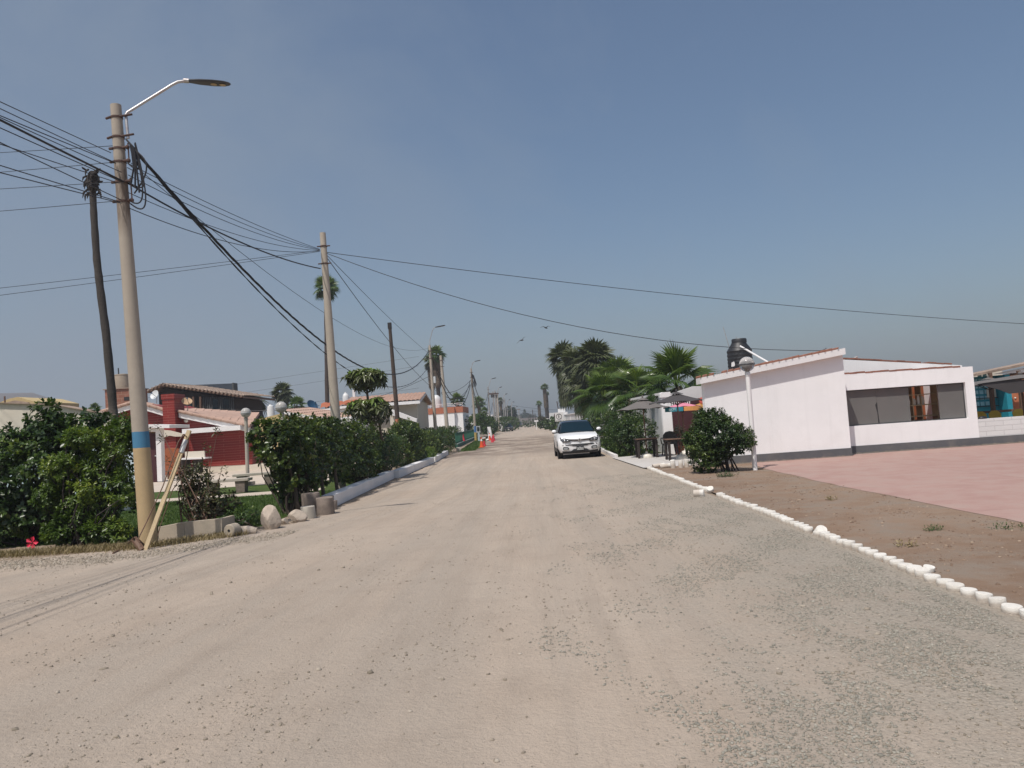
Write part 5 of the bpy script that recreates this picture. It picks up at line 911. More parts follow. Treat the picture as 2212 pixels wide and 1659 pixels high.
roofpart([(386, 889.5), (540, 921)], YH-.35, [(391, 881.5), (560, 893)], YH+7, 'roof'); roofpart([(201, 896), (293, 868.5)], YH-.35, [(212, 893), (297, 866.5)], YH+7, 'roof'); roofpart([(296, 868.5), (353.7, 886)], YH-.35, [(299, 866.5), (366, 881)], YH+7, 'roof')
# chimney
c0, c1 = P(353, 925, YH-.7), P(379, 925, YH-.7); zt = P(365, 851, YH-.7).z; ch_ = MB(); ch_.bb(c0.x, c1.x, YH-.7, YH+.6, 0, zt-.3); co_ = ch_.build('chimney', MATS['red_brick'], rh); MB().bb(c0.x-.04, c1.x+.04, YH-.74, YH+.64, zt-.3, zt).build('cap', MATS['red_brick'], co_)
# white beams and cream band
a, b = P(393, 931, YH-.8), P(519, 924.5, YH-.8); MB().bb(a.x, b.x, YH-.8, YH-.01, P(450, 933.5, YH-.8).z, P(450, 923.2, YH-.8).z).build('white_beam', MATS['white_trim'], rh)
mb = MB(); mb.prism(pol([(344, 928), (366, 930), (398, 938), (393, 943), (378, 943), (366, 941), (346, 947)], YH-.85), (0, .12, 0)); mb.build('cream_band', MATS['cream'], rh)
v = P(402, 908.6, YH-.12); MB().sph(v, .125, 14, 9).build('wall_lamp', MATS['ceramic'], rh, smooth='all')
# portal
YP_ = 37.; mb = MB(); mb.prism(pol([(300, 917), (366, 917.5), (366, 924.7), (300, 924)], YP_-.3), (0, 2.2, 0)); pt = mb.build('porch_roof', MATS['white_trim'], rh); mb = MB(); mb.prism(pol([(335.5, 924.7), (347, 924.7), (350, 1040), (340, 1040)], YP_), (0, .35, 0)); mb.build('porch_pillar', MATS['white_trim'], rh); mb = MB(); mb.prism(pol([(290, 925), (335.4, 924.9), (335.6, 933), (290, 933)], YP_+.1), (0, .2, 0)); mb.build('porch_beam', MATS['white_trim'], rh); mb = MB(); mb.prism(pol([(318, 933.5), (335.6, 933.5), (340, 1045), (322, 1045)], YP_+.2), (0, .06, 0)); dr = mb.build('door', MATS['maroon'], rh); vd = P(336, 985, YP_+.17); MB().sph(vd, .04, 8, 6).build('handle', MATS['steel'], dr); mb = MB(); mb.prism(pol([(250, 925), (317.5, 925), (321.5, 1045), (254, 1045)], YP_+.25), (0, .2, 0)); mb.build('porch_wall', MATS['pale_blue'], rh)
# satellite dishes on the roofs
def dish(label, c, r, d, mat, Yfoot=None):
    c = Vector(c); d = Vector(d).normalized(); t = thing('satellite_dish', label, 'satellite dish', (c.x, c.y+.1, c.z-r*1.6), 'satellite dishes'); mb = MB(); a = d.orthogonal().normalized(); b = d.cross(a); n, m = 24, 5
    for j in range(m+1):
        for i in range(n): q = 2*math.pi*i/n; rr_ = r*j/m+1e-4; mb.v.append(c+(a*math.cos(q)+b*math.sin(q))*rr_+d*(.28*r*(j/m)**2))
    for j in range(m):
        for i in range(n): k = j*n; mb.f.append((k+i, k+(i+1) % n, k+n+(i+1) % n, k+n+i))
    mb.build('reflector', MATS[mat], t, smooth='all'); f = c+d*r*1.0; mb = MB(); mb.tube([c-b*r*.95 if b.z > 0 else c+b*r*.95, f], r*.045, 6); mb.build('feed_arm', MATS['steel_dark'], t); mb = MB(); mb.sph(f, r*.16, 10, 6); mb.build('receiver', MATS['dish_blue'], t, smooth='all'); mb = MB(); mb.tube([c-d*.03, c-d*.12-Vector((0, 0, r*.3)), (c.x, c.y+.1, c.z-r*1.7)], r*.07, 7); mb.build('mast', MATS['steel'], t)
dish('white satellite dish on the red house roof left of the chimney', P(335.5, 853.5, YH-.2), .285, (-.35, -1, .45), 'dish_white'); dish('tan satellite dish on the red house roof right of the chimney', P(403.5, 868.5, YH+.3), .30, (.45, -.75, .85), 'dish_tan')
# barbecue corner
YB = 43.2; bq = thing('barbecue_counter', 'outdoor barbecue counter with a cream slab and dark base at the red house wall', 'counter', (P(420, 1000, YB).x, YB, 0)); mb = MB(); mb.prism(pol([(399, 976), (441, 974), (442, 988), (400, 990)], YB), (0, .12, 0)); mb.build('back_panel', MATS['cream'], bq); mb = MB(); mb.prism(pol([(386, 990.3), (443, 988.3), (443.4, 991.3), (386.5, 993.5)], YB-.4), (0, .9, 0)); mb.build('slab', MATS['sign_white'], bq)
for a in ((390, 403), (417, 430)): mb = MB(); mb.prism(pol([(a[0], 993.8), (a[1], 993), (a[1]+1, 1022), (a[0]+1, 1023)], YB-.1), (0, .5, 0)); mb.build('base', MATS['dark_wood'], bq)
cb_ = thing('wooden_cabinet', 'orange brown wooden cabinet against the red brick wall', 'cabinet', (P(367, 1000, YB).x, YB, 0)); mb = MB(); mb.prism(pol([(352, 973), (361, 968), (378, 969.5), (385, 975), (385, 1023), (352, 1026)], YB), (0, .45, 0)); mb.build('case', MATS['orange_door'], cb_); mb = MB(); mb.prism(pol([(368, 976), (383, 976), (383.5, 1005), (368.5, 1006)], YB-.012), (0, .01, 0)); mb.build('door', MATS['orange_door'], cb_)
g = P(387, 1010, 40.); mb = MB(); mb.box((g.x, 40., .42), (1.15, .75, .06)); gt = thing('garden_table', 'brown wooden garden table in front of the barbecue counter', 'table', (g.x, 40., 0)); mb.build('tabletop', MATS['wood_brown'], gt)
for sx in (-.45, .45):
    for sy in (-.28, .28): MB().box((g.x+sx, 40+sy, .195), (.08, .08, .39)).build('leg', MATS['wood_brown'], gt)
# ---- brick tower with tank, dark timber house, slate box
YT = 60.; tw = thing('brick_tower', 'raw brick stair tower with a small dark opening behind the red house', 'tower', (P(257, 900, YT).x, YT, 0)); x0, x1 = P(227.5, 870, YT).x, P(287, 870, YT).x; zt = P(257, 840.5, YT).z
mb = MB(); mb.bb(x0, x1, YT, YT+2.4, 0, zt); mb.build('wall', MATS['raw_brick'], tw); MB().bb(x0-.12, x1+.1, YT-.1, YT+2.5, zt, zt+.07).build('roof_slab', MATS['tile_old'], tw); a, b = P(268, 868.5, YT), P(291, 857, YT); MB().bb(P(268, 863, YT).x, P(281, 863, YT).x, YT-.012, YT-.002, P(270, 865.5, YT).z, P(270, 857.5, YT).z).build('opening', MATS['near_black'], tw)  # opening is a flat near-black panel, standing for the shade inside
ct = P(267.5, 840, YT+1.1); r = 17*(YT+1)/F; zt2 = P(266, 811, YT+1.1).z; t = thing('water_tank', 'old cream water tank on top of the brick tower', 'water tank', (ct.x, YT+1.1, zt+.07)); mb = MB(); mb.lathe((ct.x, YT+1.1, zt+.07), [(r*.9, 0), (r*.97, .3), (r, .6), (r, zt2-zt-.1), (r*1.04, zt2-zt-.07), (r*1.04, zt2-zt)], 22); mb.build('tank_body', MATS['tank_cream'], t, smooth=True); mb = MB(); mb.lathe((ct.x, YT+1.1, zt2+.06), [(r*.5, 0), (r*.45, .06), (.01, .09)], 18); mb.build('lid', MATS['tank_cream'], t)
a, b = P(257, 812, YT+.8), P(255.5, 795, YT+.8); stick('vent_pipe', 'thin dark pipe standing beside the cream tank', 'pipe', (a.x, a.y, zt+.07), tuple(b), .05, 'steel_dark')
YD = 57.; dh = thing('timber_house', 'dark timber upper house with old tiled roof behind the red house', 'house', (P(430, 900, YD).x, YD, 0))
L0, AP, RR = P(318, 845, YD-.5), P(350.7, 830.3, YD-.5), P(527, 856, YD-.5); zE = P(420, 883, YD).z
mb = MB(); mb.prism([(L0.x+.6, YD, 0), (P(507, 880, YD).x, YD, 0), (P(507, 880, YD).x, YD, RR.z-.05), (AP.x, YD, AP.z-.25), (L0.x+.6, YD, L0.z-.05)], (0, 6, 0)); mb.build('wall', MATS['dark_wood'], dh)
mb = MB(); xs = [P(px, 875, YD).x for px in (447, 461, 476, 494)]
for px in range(384, 508, 4): x = P(px, 872, YD-.06).x; (mb.bb(x-.045, x+.045, YD-.07, YD-.01, P(px, 886, YD).z, P(px, 858, YD).z) if px > 436 else None)
mb.build('slat', MATS['slat_grey'], dh)
for px in (417, 465, 488): x = P(px, 872, YD-.12).x; MB().bb(x-.2, x+.2, YD-.10, YD-.08, P(px, 883, YD).z, P(px, 862, YD).z).build('window', MATS['car_glass'], dh)
for px in (389, 419, 434): a, b = P(px, 886, YD-.4), P(px-1, 857, YD-.4); MB().tube([a, b], .09, 7).build('post', MATS['wood_brown'], dh)
for (p, q, nm) in ((AP, RR, 'roof'), (L0, AP, 'roof')):
    bk = 7.; up = .1; a, b = p, q; c, d = q+Vector((0, bk, up)), p+Vector((0, bk, up if nm else 0)); m2 = MB(); m2.prism([a, b, b-Vector((0, 0, .14)), a-Vector((0, 0, .14))], (0, bk, 0)); ro = m2.build('roof', MATS['wood_brown'], dh); m3 = MB(); tiled(m3, b, q+Vector((0, bk, .12)), p+Vector((0, bk, .12)), a, .3, .45, .07, .03); m3.build('tile_field', MATS['tile_old'], ro, smooth=True)
    m4 = MB(); n = int((b-a).length/.28)
    for i in range(n): e = a.lerp(b, (i+.5)/n); m4.tube([e+Vector((0, -.12, .02)), e+Vector((0, .5, .06))], .075, 7)
    m4.build('eave_tile', MATS['tile_old'], ro)
YS = 74.; a, b = P(403, 845, YS), P(504.5, 845, YS); sb = thing('slate_building', 'flat dark slate blue building block behind the timber house', 'building', ((a.x+b.x)/2, YS, 0)); mb = MB(); mb.prism([(a.x, YS, 0), (b.x, YS, 0), (b.x, YS, P(504, 828, YS).z), (a.x, YS, P(404, 832, YS).z)], (0, 1, 0)); mb.build('wall', MATS['blue_slate'], sb); MB().bb(b.x-.1, b.x+.04, YS-.04, YS+1, 0, P(504, 828, YS).z+.05).build('edge_trim', MATS['slat_grey'], sb)
# ---- cream house at the left edge and the yellow roof behind
YL = 21.; cm = thing('cream_wall', 'cream rendered end wall with a sloping top edge behind the left hedge', 'wall', (P(100, 930, YL).x, YL, 0)); mb = MB(); mb.prism(pol([(-900, 1095), (-900, 866), (-220, 866), (0, 871), (79, 873.5), (130, 877.5), (242, 897), (246, 1030)], YL), (0, .3, 0)); mb.build('wall', MATS['cream'], cm); mb = MB()
for p, q in (((-900, 866), (-220, 866)), ((-220, 866), (0, 871)), ((0, 871), (79, 873.5)), ((79, 873.5), (130, 877.5)), ((130, 877.5), (242, 897))): a, b = P(*p, YL-.08), P(*q, YL-.08); mb.prism([a, b, b+Vector((0, 0, .02)), a+Vector((0, 0, .02))], (0, .5, 0))
mb.build('roof_edge', MATS['tile_old'], cm); mb = MB(); mb.prism(pol([(-900, 1000), (255, 962), (256, 1075), (-900, 1120)], YL-.15), (0, .1, 0)); mb.build('pale_blue_wall', MATS['pale_blue'], cm)
YY = 62.; yh = thing('yellow_house', 'distant yellow house roofline above the cream wall', 'house', (P(40, 900, YY).x, YY, 0)); mb = MB(); mb.prism(pol([(-40, 905), (-40, 876), (0, 869), (20, 861), (38, 857.5), (78, 868), (78, 900)], YY), (0, 6, 0)); mb.build('wall', MATS['yellow_ochre'], yh); mb = MB(); mb.prism(pol([(8, 870.5), (32, 865), (62, 869), (62, 872), (8, 872)], YY-.1), (0, .08, 0)); mb.build('gable_panel', MATS['tile_old'], yh)
a = P(11, 875, 58); b = P(10, 856, 58); stick('wooden_prop', 'dark post standing in front of the yellow roofline', 'post', (a.x, 58, 0), tuple(b), .06, 'wood_brown')
# ---- houses between the hedge and the poles
def house(name, label, cat, px0, px1, ptop, pbot, Y, depth, mat, z0=0): t = thing(name, label, cat, (P((px0+px1)/2, ptop, Y).x, Y, 0)); mb = MB(); mb.bb(P(px0, ptop, Y).x, P(px1, ptop, Y).x, Y, Y+depth, z0, P((px0+px1)/2, ptop, Y).z); mb.build('wall', MATS[mat], t); return t
Y1 = 96.; h1 = thing('parapet_house', 'white flat roofed house with a terracotta parapet band beyond the hedges', 'house', (P(945, 900, Y1).x, Y1, 0)); x0, xa, x1 = P(876, 900, Y1).x, P(1000, 900, Y1).x, P(1012, 900, Y1).x
zt0 = P(876, 886, Y1).z; zb0 = P(876, 899, Y1).z
MB().bb(x0, xa, Y1, Y1+9, 0, zb0).build('wall', MATS['white_paint'], h1); MB().bb(x0-.05, xa+.05, Y1-.05, Y1+9.05, zb0, zt0).build('parapet', MATS['terracotta'], h1)
MB().bb(xa-2.4, xa-1.0, Y1-.5, Y1-.002, 0, zb0).build('projecting_bay', MATS['white_paint'], h1); MB().bb(xa-2.45, xa-.95, Y1-.56, Y1-.052, zb0, zt0).build('bay_parapet', MATS['terracotta'], h1)
mb = MB(); z = zt0
for i in range(5): mb.tube([(xa-4+i, Y1+.5, z), (xa-4+i, Y1+.5, z+.42)], .03, 6)
mb.tube([(xa-4.2, Y1+.5, z+.42), (xa+.1, Y1+.5, z+.42)], .03, 6); mb.tube([(xa-4.2, Y1+.5, z+.22), (xa+.1, Y1+.5, z+.22)], .025, 6); mb.build('roof_railing', MATS['white_trim'], h1)
v = P(875, 898.5, Y1-6); mb = MB(); mb.bb(v.x-.3, v.x+.3, Y1-6, Y1-5.5, 0, v.z); t = thing('gate_post', 'cream gate post with a flat cap in front of the parapet house', 'pillar', (v.x, Y1-6, 0)); mb.build('shaft', MATS['cream'], t); MB().bb(v.x-.4, v.x+.4, Y1-6.1, Y1-5.4, v.z, v.z+.2).build('cap', MATS['cream'], t)
v = P(944, 885, Y1+4); mb = MB(); mb.lathe((v.x, Y1+4, zt0), [(.6, 0), (.62, 1.1), (.5, 1.5), (.2, 1.75), (.01, 1.78)], 16); tag(mb.build('water_tank', MATS['tank_white'], smooth=True, loc=(v.x, Y1+4, zt0)), 'white water tank on the parapet house behind the street lamp', 'water tank')
Y3 = 52.; h2 = thing('pink_roof_house', 'cream house with a long pale pink tiled roof behind the umbrella tree', 'house', (P(840, 880, Y3).x, Y3, 0)); xL, xR = P(735, 880, Y3).x, P(908, 880, Y3).x; zE = P(860, 868.5, Y3).z; zR = P(880, 851.5, Y3+3).z
MB().bb(P(752, 880, Y3).x, P(899, 880, Y3).x, Y3+.6, Y3+6, 0, zE).build('wall', MATS['cream'], h2)
for sgn in (1,):
    m2 = MB(); m2.prism([(xL, Y3, zE), (xR, Y3, zE), (xR, Y3+3.2, zR), (xL, Y3+3.2, zR)], (0, 0, -.16)); ro = m2.build('roof', MATS['white_trim'], h2); m3 = MB(); tiled(m3, (xL, Y3-.05, zE), (xR, Y3-.05, zE), (xR, Y3+3.2, zR), (xL, Y3+3.2, zR), .28, .4, .05, .02); m3.build('tile_field', MATS['tile_pale'], ro, smooth=True); m2 = MB(); m2.prism([(xL, Y3+3.2, zR), (xR, Y3+3.2, zR), (xR, Y3+6.4, zE), (xL, Y3+6.4, zE)], (0, 0, -.16)); m2.build('roof', MATS['tile_pale'], h2)
MB().bb(xL, xR, Y3-.08, Y3-.052, zE-.20, zE-.0).build('fascia', MATS['white_trim'], h2); mb = MB(); mb.prism([(xR-.35, Y3+.5, zE-.02), (xR-.35, Y3+6, zE-.02), (xR-.35, Y3+3.2, zR-.2)], (-.05, 0, 0)); mb.build('gable_panel', MATS['dusty'], h2)
for a, b, c, d in ((769, 786, 880, 892), (820, 841, 869, 886), (887, 898, 869, 879)): MB().bb(P(a, 880, Y3+.5).x, P(b, 880, Y3+.5).x, Y3+.56, Y3+.598, P(805, d, Y3+.5).z, P(805, c, Y3+.5).z).build('window', MATS['near_black'], h2)
mb = MB(); mb.prism(pol([(845, 884), (846, 897), (900, 912), (900, 905)], Y3-1), (0, .5, 0)); mb.build('stair_rail', MATS['white_trim'], h2); mb = MB(); mb.prism(pol([(843, 897), (895, 911), (893, 948), (843, 948)], Y3-.8), (0, .3, 0)); mb.build('stair_wall', MATS['cream'], h2)
for px, pt, lab, mt in ((747, 849, 'white rounded water tank on the pink roofed house', 'tank_white'),):
    v = P(px, 861, Y3+4.5); zt = P(px, 850, Y3+4.5).z; r = 7.6*Y3/F; mb = MB(); mb.lathe((v.x, Y3+4.5, v.z-.6), [(r, 0), (r, zt-v.z+.35), (r*.75, zt-v.z+.55), (r*.35, zt-v.z+.62), (r*.3, zt-v.z+.7), (.01, zt-v.z+.71)], 18); tag(mb.build('water_tank', MATS[mt], smooth=True, loc=(v.x, Y3+4.5, v.z-.6)), lab, 'water tank')
v = P(763.5, 850, Y3+4.2); MB().bb(v.x-.07, v.x+.1, v.y, v.y+.2, zE, P(763, 842, Y3+4).z).build('flue', MATS['white_trim'], h2)
Y4 = 46.; h3 = thing('striped_roof_house', 'small white house with a ribbed terracotta roof left of the pink roofed house', 'house', (P(690, 890, Y4).x, Y4, 0)); mb = MB(); mb.prism(pol([(665, 960), (665, 895), (698, 892.5), (732, 882.5), (760, 880), (760, 960)], Y4), (0, 5, 0)); mb.build('wall', MATS['white_paint'], h3); m3 = MB(); a, b, c, d = P(692, 884.5, Y4-.2), P(762, 875, Y4-.2), P(775, 866, Y4+5), P(694, 874, Y4+5); tiled(m3, a, b, c, d, .34, .6, .07, .03); ro = m3.build('roof', MATS['terracotta'], h3, smooth=True); mb = MB(); mb.prism([a, b, b-Vector((0, 0, .12)), a-Vector((0, 0, .12))], (0, .08, 0)); mb.build('fascia', MATS['white_trim'], ro)
Y5 = 38.; h4 = thing('ochre_house', 'ochre walled house with a low tiled roof hidden behind the hedge top', 'house', (P(640, 900, Y5).x, Y5, 0)); mb = MB(); mb.prism(pol([(560, 970), (560, 905), (612, 892), (680, 908), (690, 970)], Y5), (0, 4, 0)); mb.build('wall', MATS['yellow_ochre'], h4); a, b = P(603, 887, Y5-.3), P(720, 906, Y5-.3); m3 = MB(); tiled(m3, b, b+Vector((.4, 4, .15)), a+Vector((.4, 4, .15)), a, .3, .45, .05, .01); ro = m3.build('roof', MATS['tile_pale'], h4, smooth=True); mb = MB(); mb.prism([a-Vector((0, 0, .0)), b, b-Vector((0, 0, .14)), a-Vector((0, 0, .14))], (0, .06, 0)); mb.build('fascia', MATS['white_trim'], ro)
dish('blue satellite dish on a white wall behind the hedge top', P(673.5, 877.5, 44.), .36, (.75, -.5, .55), 'dish_blue')
v = P(585, 887, 44); mb = MB(); r = 8*44/F; mb.lathe((v.x, 44, v.z-1), [(r, 0), (r, 1.0), (r*.8, 1.25), (r*.4, 1.3), (r*.35, 1.36)], 18); tag(mb.build('water_tank', MATS['tank_white'], smooth=True, loc=(v.x, 44, v.z-1)), 'grey white water tank half hidden behind the nearer garden globe lamp', 'water tank')
a, b = P(579, 905, 44), P(579, 881, 44); mb = MB(); mb.tube([a, b, P(592, 882, 44)], .035, 7); tag(mb.build('vent_pipe', MATS['white_trim'], loc=tuple(a)), 'white plastic pipe bent over beside the half hidden tank', 'pipe')
stick('wooden_prop', 'thin brown post in front of the pink roofed house beside the second pole', 'post', tuple(P(736, 905, 50)-Vector((0, 0, 1.5))), tuple(P(735, 879, 50)), .06, 'wood_brown')
# far white houses along the west side
for i, (px0, px1, pt, Y, lab) in enumerate(((1014, 1030, 896, 120, 'pale grey house just beyond the parapet house'), (1027, 1058, 903, 175, 'white house behind the young palm and the lamp pole'), (1056, 1064, 896, 200, 'white house with a grey bay between far poles'), (1065, 1082, 899, 185, 'white garden wall house between the far lamp poles'))):
    t = house('far_house', lab, 'house', px0, px1, pt, 920, Y, 8, 'far_wall'); v0, v1 = P(px0+2, pt+7, Y-.05), P(px0+5, pt+11, Y-.05); MB().bb(v0.x, v1.x, Y-.08, Y-.003, v1.z, v0.z).build('window', MATS['slat_grey'], t)
    if i == 1: mb = MB(); a, b = P(1030, 899, Y), P(1060, 903, Y); c = P(1043, 889, Y); mb.prism([(a.x, Y-.3, a.z), (b.x, Y-.3, b.z), (c.x+1, Y-.3, c.z), (c.x-1, Y-.3, c.z)], (0, 8, 0)); mb.build('roof', MATS['far_wall'], t)
mb = MB(); a, b = P(1072, 919, 170), P(1102, 919, 170); mb.bb(a.x, b.x, 170, 170.3, 0, P(1085, 911.5, 170).z-.2); t = thing('garden_wall', 'low grey garden wall behind the dark car', 'wall', (a.x, 170, 0)); mb.build('panel', MATS['wall_grey'], t); MB().bb(a.x, b.x, 169.9, 170.4, P(1085, 911.5, 170).z-.2, P(1085, 911.5, 170).z).build('coping', MATS['white_trim'], t)
# hedges along the far west verge
for lab, px, Y, r, dp, h, sd in (('tall dark hedge behind the kiosk sign', 1036, 104, 1.5, 7, 3.0, 120), ('tall dark hedge behind the white board', 1051, 122, 1.6, 8, 2.7, 121), ('dark hedge beside the far poles and the dark car', 1077, 158, 3., 10, 2.7, 122), ('dark tree like hedge behind the dark car', 1094, 175, 3., 8, 2.9, 123)):
    x = P(px, 930, Y).x; bush('tall_hedge', lab, 'hedge', [(x, Y, h*.5, r, dp, h*.52, 4.)], 330, 7, .38, .55, MATS['leaf_dark'], sd, nb=4, inner=.1, group='tall hedges along the west side')
bush('agave_plant', 'grey green upright plant between the fence pole and the kiosk sign', 'plant', [(P(1025, 925, 97).x, 97, .6, .8, .8, .7)], 40, 8, .6, .18, MATS['plant_pale'], 124, nb=3)
# trees at the far end
rr = random.Random(6)
for i, (px, pt, Y, r, lab) in enumerate(((1094, 893, 500, 5, 'hazy round tree at the far end left of the road line'), (1103, 900, 520, 5, 'low hazy tree at the far end of the road'), (1124, 897, 500, 6.5, 'hazy broad tree at the far end beyond the embankment'), (1138, 893, 510, 5, 'hazy lopsided tree at the far end'), (1146, 896, 490, 5.5, 'hazy dark tree right of the cypress at the far end'), (1118, 902, 540, 4, 'small hazy tree between the far broad trees'), (1085, 887, 330, 4.2, 'dark feathery tree behind the far lamp poles'), (1098, 878, 250, 2.8, 'dark tree beside the far lamp poles'))):
    x = P(px, 912, Y).x; zt = P(px, pt, Y).z; t = bush('far_tree', lab, 'tree', [(x+rr.uniform(-1, 1), Y, zt*.72, r*.8, r*.7, zt*.28), (x+r*.45, Y, zt*.58, r*.6, r*.6, zt*.2), (x-r*.5, Y+1, zt*.55, r*.6, r*.6, zt*.22)], 160, 7, 1.2 if Y > 400 else .7, .55, MATS['far_leaf'], 140+i, nb=8, bmat=MATS['wood_pole'], leafname='crown', group='trees at the far end of the road')
    mb = MB(); mb.tube([(x, Y, 0), (x+.2, Y, zt*.6)], [.4, .2], 7); mb.build('trunk', MATS['wood_pole'], t)
x = P(1134, 900, 505).x; t = bush('cypress', 'narrow hazy cypress at the far end of the road', 'tree', [(x, 505, P(1134, 895, 505).z*.5, 1.8, 1.8, P(1134, 889, 505).z*.5), (x, 505, P(1134, 884, 505).z*.72, 1.0, 1., P(1134, 884, 505).z*.28)], 150, 7, .9, .4, MATS['far_leaf'], 150, nb=4, leafname='crown')
# ---- palms of the west side
palm('fan_palm', 'palm crown showing behind the second concrete pole', (P(716, 905, 75).x-.55, 75, 0), P(704, 622, 75), .22, .2, 1.55, 30, MATS['palm_green'], 81, nseg=16, pet=.42, el=(85, -70), trunkmat=MATS['wood_pole'], group='palms behind the west houses')
palm('fan_palm', 'bushy fan palm beyond the garden, tallest of the three near the globe lamps', (P(613, 905, 80).x, 80, 0), P(611, 850, 80), .3, .25, 1.45, 34, MATS['palm_olive'], 82, nseg=14, pet=.4, el=(85, -80), skirt=1.6, skirt_w=.8, group='palms behind the west houses')
palm('fan_palm', 'smaller fan palm just right of the bushy one', (P(642, 905, 72).x, 72, 0), P(641, 877, 72), .25, .22, 1.15, 22, MATS['palm_green'], 83, nseg=14, pet=.42, el=(85, -60), group='palms behind the west houses')
palm('fan_palm', 'grey green windswept palm beside the timber house', (P(547, 905, 64).x, 64, 0), P(545, 882, 64), .25, .22, 1.55, 26, MATS['palm_olive'], 85, nseg=14, pet=.45, el=(80, -50), droop=.5, group='palms behind the west houses')
palm('fan_palm', 'small palm top above the cream wall top', (P(205, 905, 90).x, 90, 0), P(204, 886, 90), .25, .22, 1.0, 18, MATS['palm_green'], 86, nseg=12, pet=.42, el=(85, -30), group='palms behind the west houses')
palm('skirted_palm', 'tall palm with a drooping brown skirt behind the far street lamp', (P(950, 905, 108).x, 108, 0), P(942, 768, 108), .3, .26, 1.75, 30, MATS['palm_green'], 87, nseg=12, pet=.42, el=(88, -45), skirt=4.2, skirt_w=.85, trunkmat=MATS['palm_trunk_dark'], group='skirted palms far along the road')
palm('skirted_palm', 'shaggy palm leaning left of the tall skirted palm', (P(938, 905, 112).x, 112, 0), P(930, 782, 112), .3, .26, 1.5, 24, MATS['palm_olive'], 88, nseg=12, pet=.42, el=(60, -75), skirt=3.6, skirt_w=.8, trunkmat=MATS['palm_trunk_dark'], group='skirted palms far along the road')
palm('fan_palm', 'dark palm top above the parapet house railing', (P(989, 905, 100).x, 100, 0), P(988, 866, 100), .25, .22, 1.25, 22, MATS['palm_green'], 89, nseg=14, pet=.42, el=(85, -25), group='palms behind the west houses')
palm('fan_palm', 'young green palm beside the pole with the blue and yellow foot', (P(1036.5, 910, 150).x, 150, 0), P(1034.5, 872, 150), .42, .32, 1.7, 24, MATS['palm_green'], 90, nseg=14, pet=.42, el=(85, -35), group='palms beyond the green fence')
palm('fan_palm', 'small green palm in front of the far white house', (P(1047, 915, 140).x, 140, 0), P(1046, 889, 140), .2, .18, 1.0, 16, MATS['palm_green'], 91, nseg=12, pet=.42, el=(85, -30), group='palms beyond the green fence')
palm('skirted_palm', 'thin far palm with a grey skirt among the lamp poles', (P(1083.5, 915, 230).x, 230, 0), P(1081, 866, 230), .3, .25, 1.35, 18, MATS['palm_olive'], 92, nseg=8, pet=.45, el=(85, -50), skirt=2.6, skirt_w=.7, trunkmat=MATS['palm_trunk_dark'], group='skirted palms far along the road')
palm('skirted_palm', 'dark shaggy palm beside the last tall poles', (P(1111, 918, 250).x, 250, 0), P(1110, 886, 250), .4, .3, 1.0, 14, MATS['palm_olive'], 93, nseg=8, pet=.45, el=(60, -70), skirt=3.6, skirt_w=.6, trunkmat=MATS['palm_trunk_dark'], group='skirted palms far along the road')
# dead palm trunk (no crown)
Yd = 21.2; pts = [P(px, py, Yd) for px, py in ((247, 920), (241, 845), (229, 720), (216, 620), (209, 560), (203, 470), (200, 410), (199, 372))]; dp = thing('dead_palm', 'bare crownless palm trunk with a white painted foot behind the near lamp pole', 'palm tree', (pts[0].x+.25, Yd, 0))
m_, nt_, b_ = nodes('dead_trunk'); co_ = texco(nt_); sp_ = N(nt_, 'ShaderNodeSeparateXYZ'); L(nt_, co_, sp_.inputs[0]); zz = mth(nt_, 'ADD', sp_.outputs[2], mth(nt_, 'MULTIPLY', noise(nt_, co_, 4, 5), .5)); wv = noise(nt_, co_, 9, 5, .7); c_ = mixc(nt_, wv, (.03, .026, .024), (.085, .072, .062)); c_ = mixc(nt_, ramp(nt_, mth(nt_, 'MULTIPLY', zz, .2), [(.46, 1.), (.66, 0.)]), c_, (.20, .165, .135)); c_ = mixc(nt_, mth(nt_, 'LESS_THAN', zz, 2.36), c_, (.55, .55, .54)); L(nt_, c_, b_.inputs['Base Color']); b_.inputs['Roughness'].default_value = .95; bump(nt_, b_, noise(nt_, co_, 18, 4), .7, .03)
mb = MB(); allp = [Vector((pts[0].x+.25, Yd, 0))]+pts; fine = []
for a, b in zip(allp, allp[1:]): fine += [a.lerp(b, i/5) for i in range(5)]
fine.append(allp[-1]); n = len(fine); mb.tube(fine, [(.125-.042*(i/n))*(1+.05*math.sin(i*2.1)) for i in range(n)], 12); mb.build('trunk', m_, dp, smooth=True)
mb = MB(); rr = random.Random(8); tp = pts[-1]
for i in range(46):
    a = rr.uniform(0, 6.28); z = rr.uniform(-.62, .08); r0_ = .12; o = tp+Vector((r0_*math.cos(a), r0_*math.sin(a), z)); e = o+Vector((math.cos(a)*rr.uniform(.04, .16), math.sin(a)*rr.uniform(.04, .16), rr.uniform(-.28, .10))); mb.tube([o, o.lerp(e, .5)+Vector((math.cos(a)*.04, math.sin(a)*.04, .02)), e], [.03, .028, .008], 5)
mb.sph(tp+Vector((0, 0, -.28)), .15, 10, 8, (1, 1, 2.2)); mb.build('frond_stubs', MATS['palm_trunk_dark'], dp)
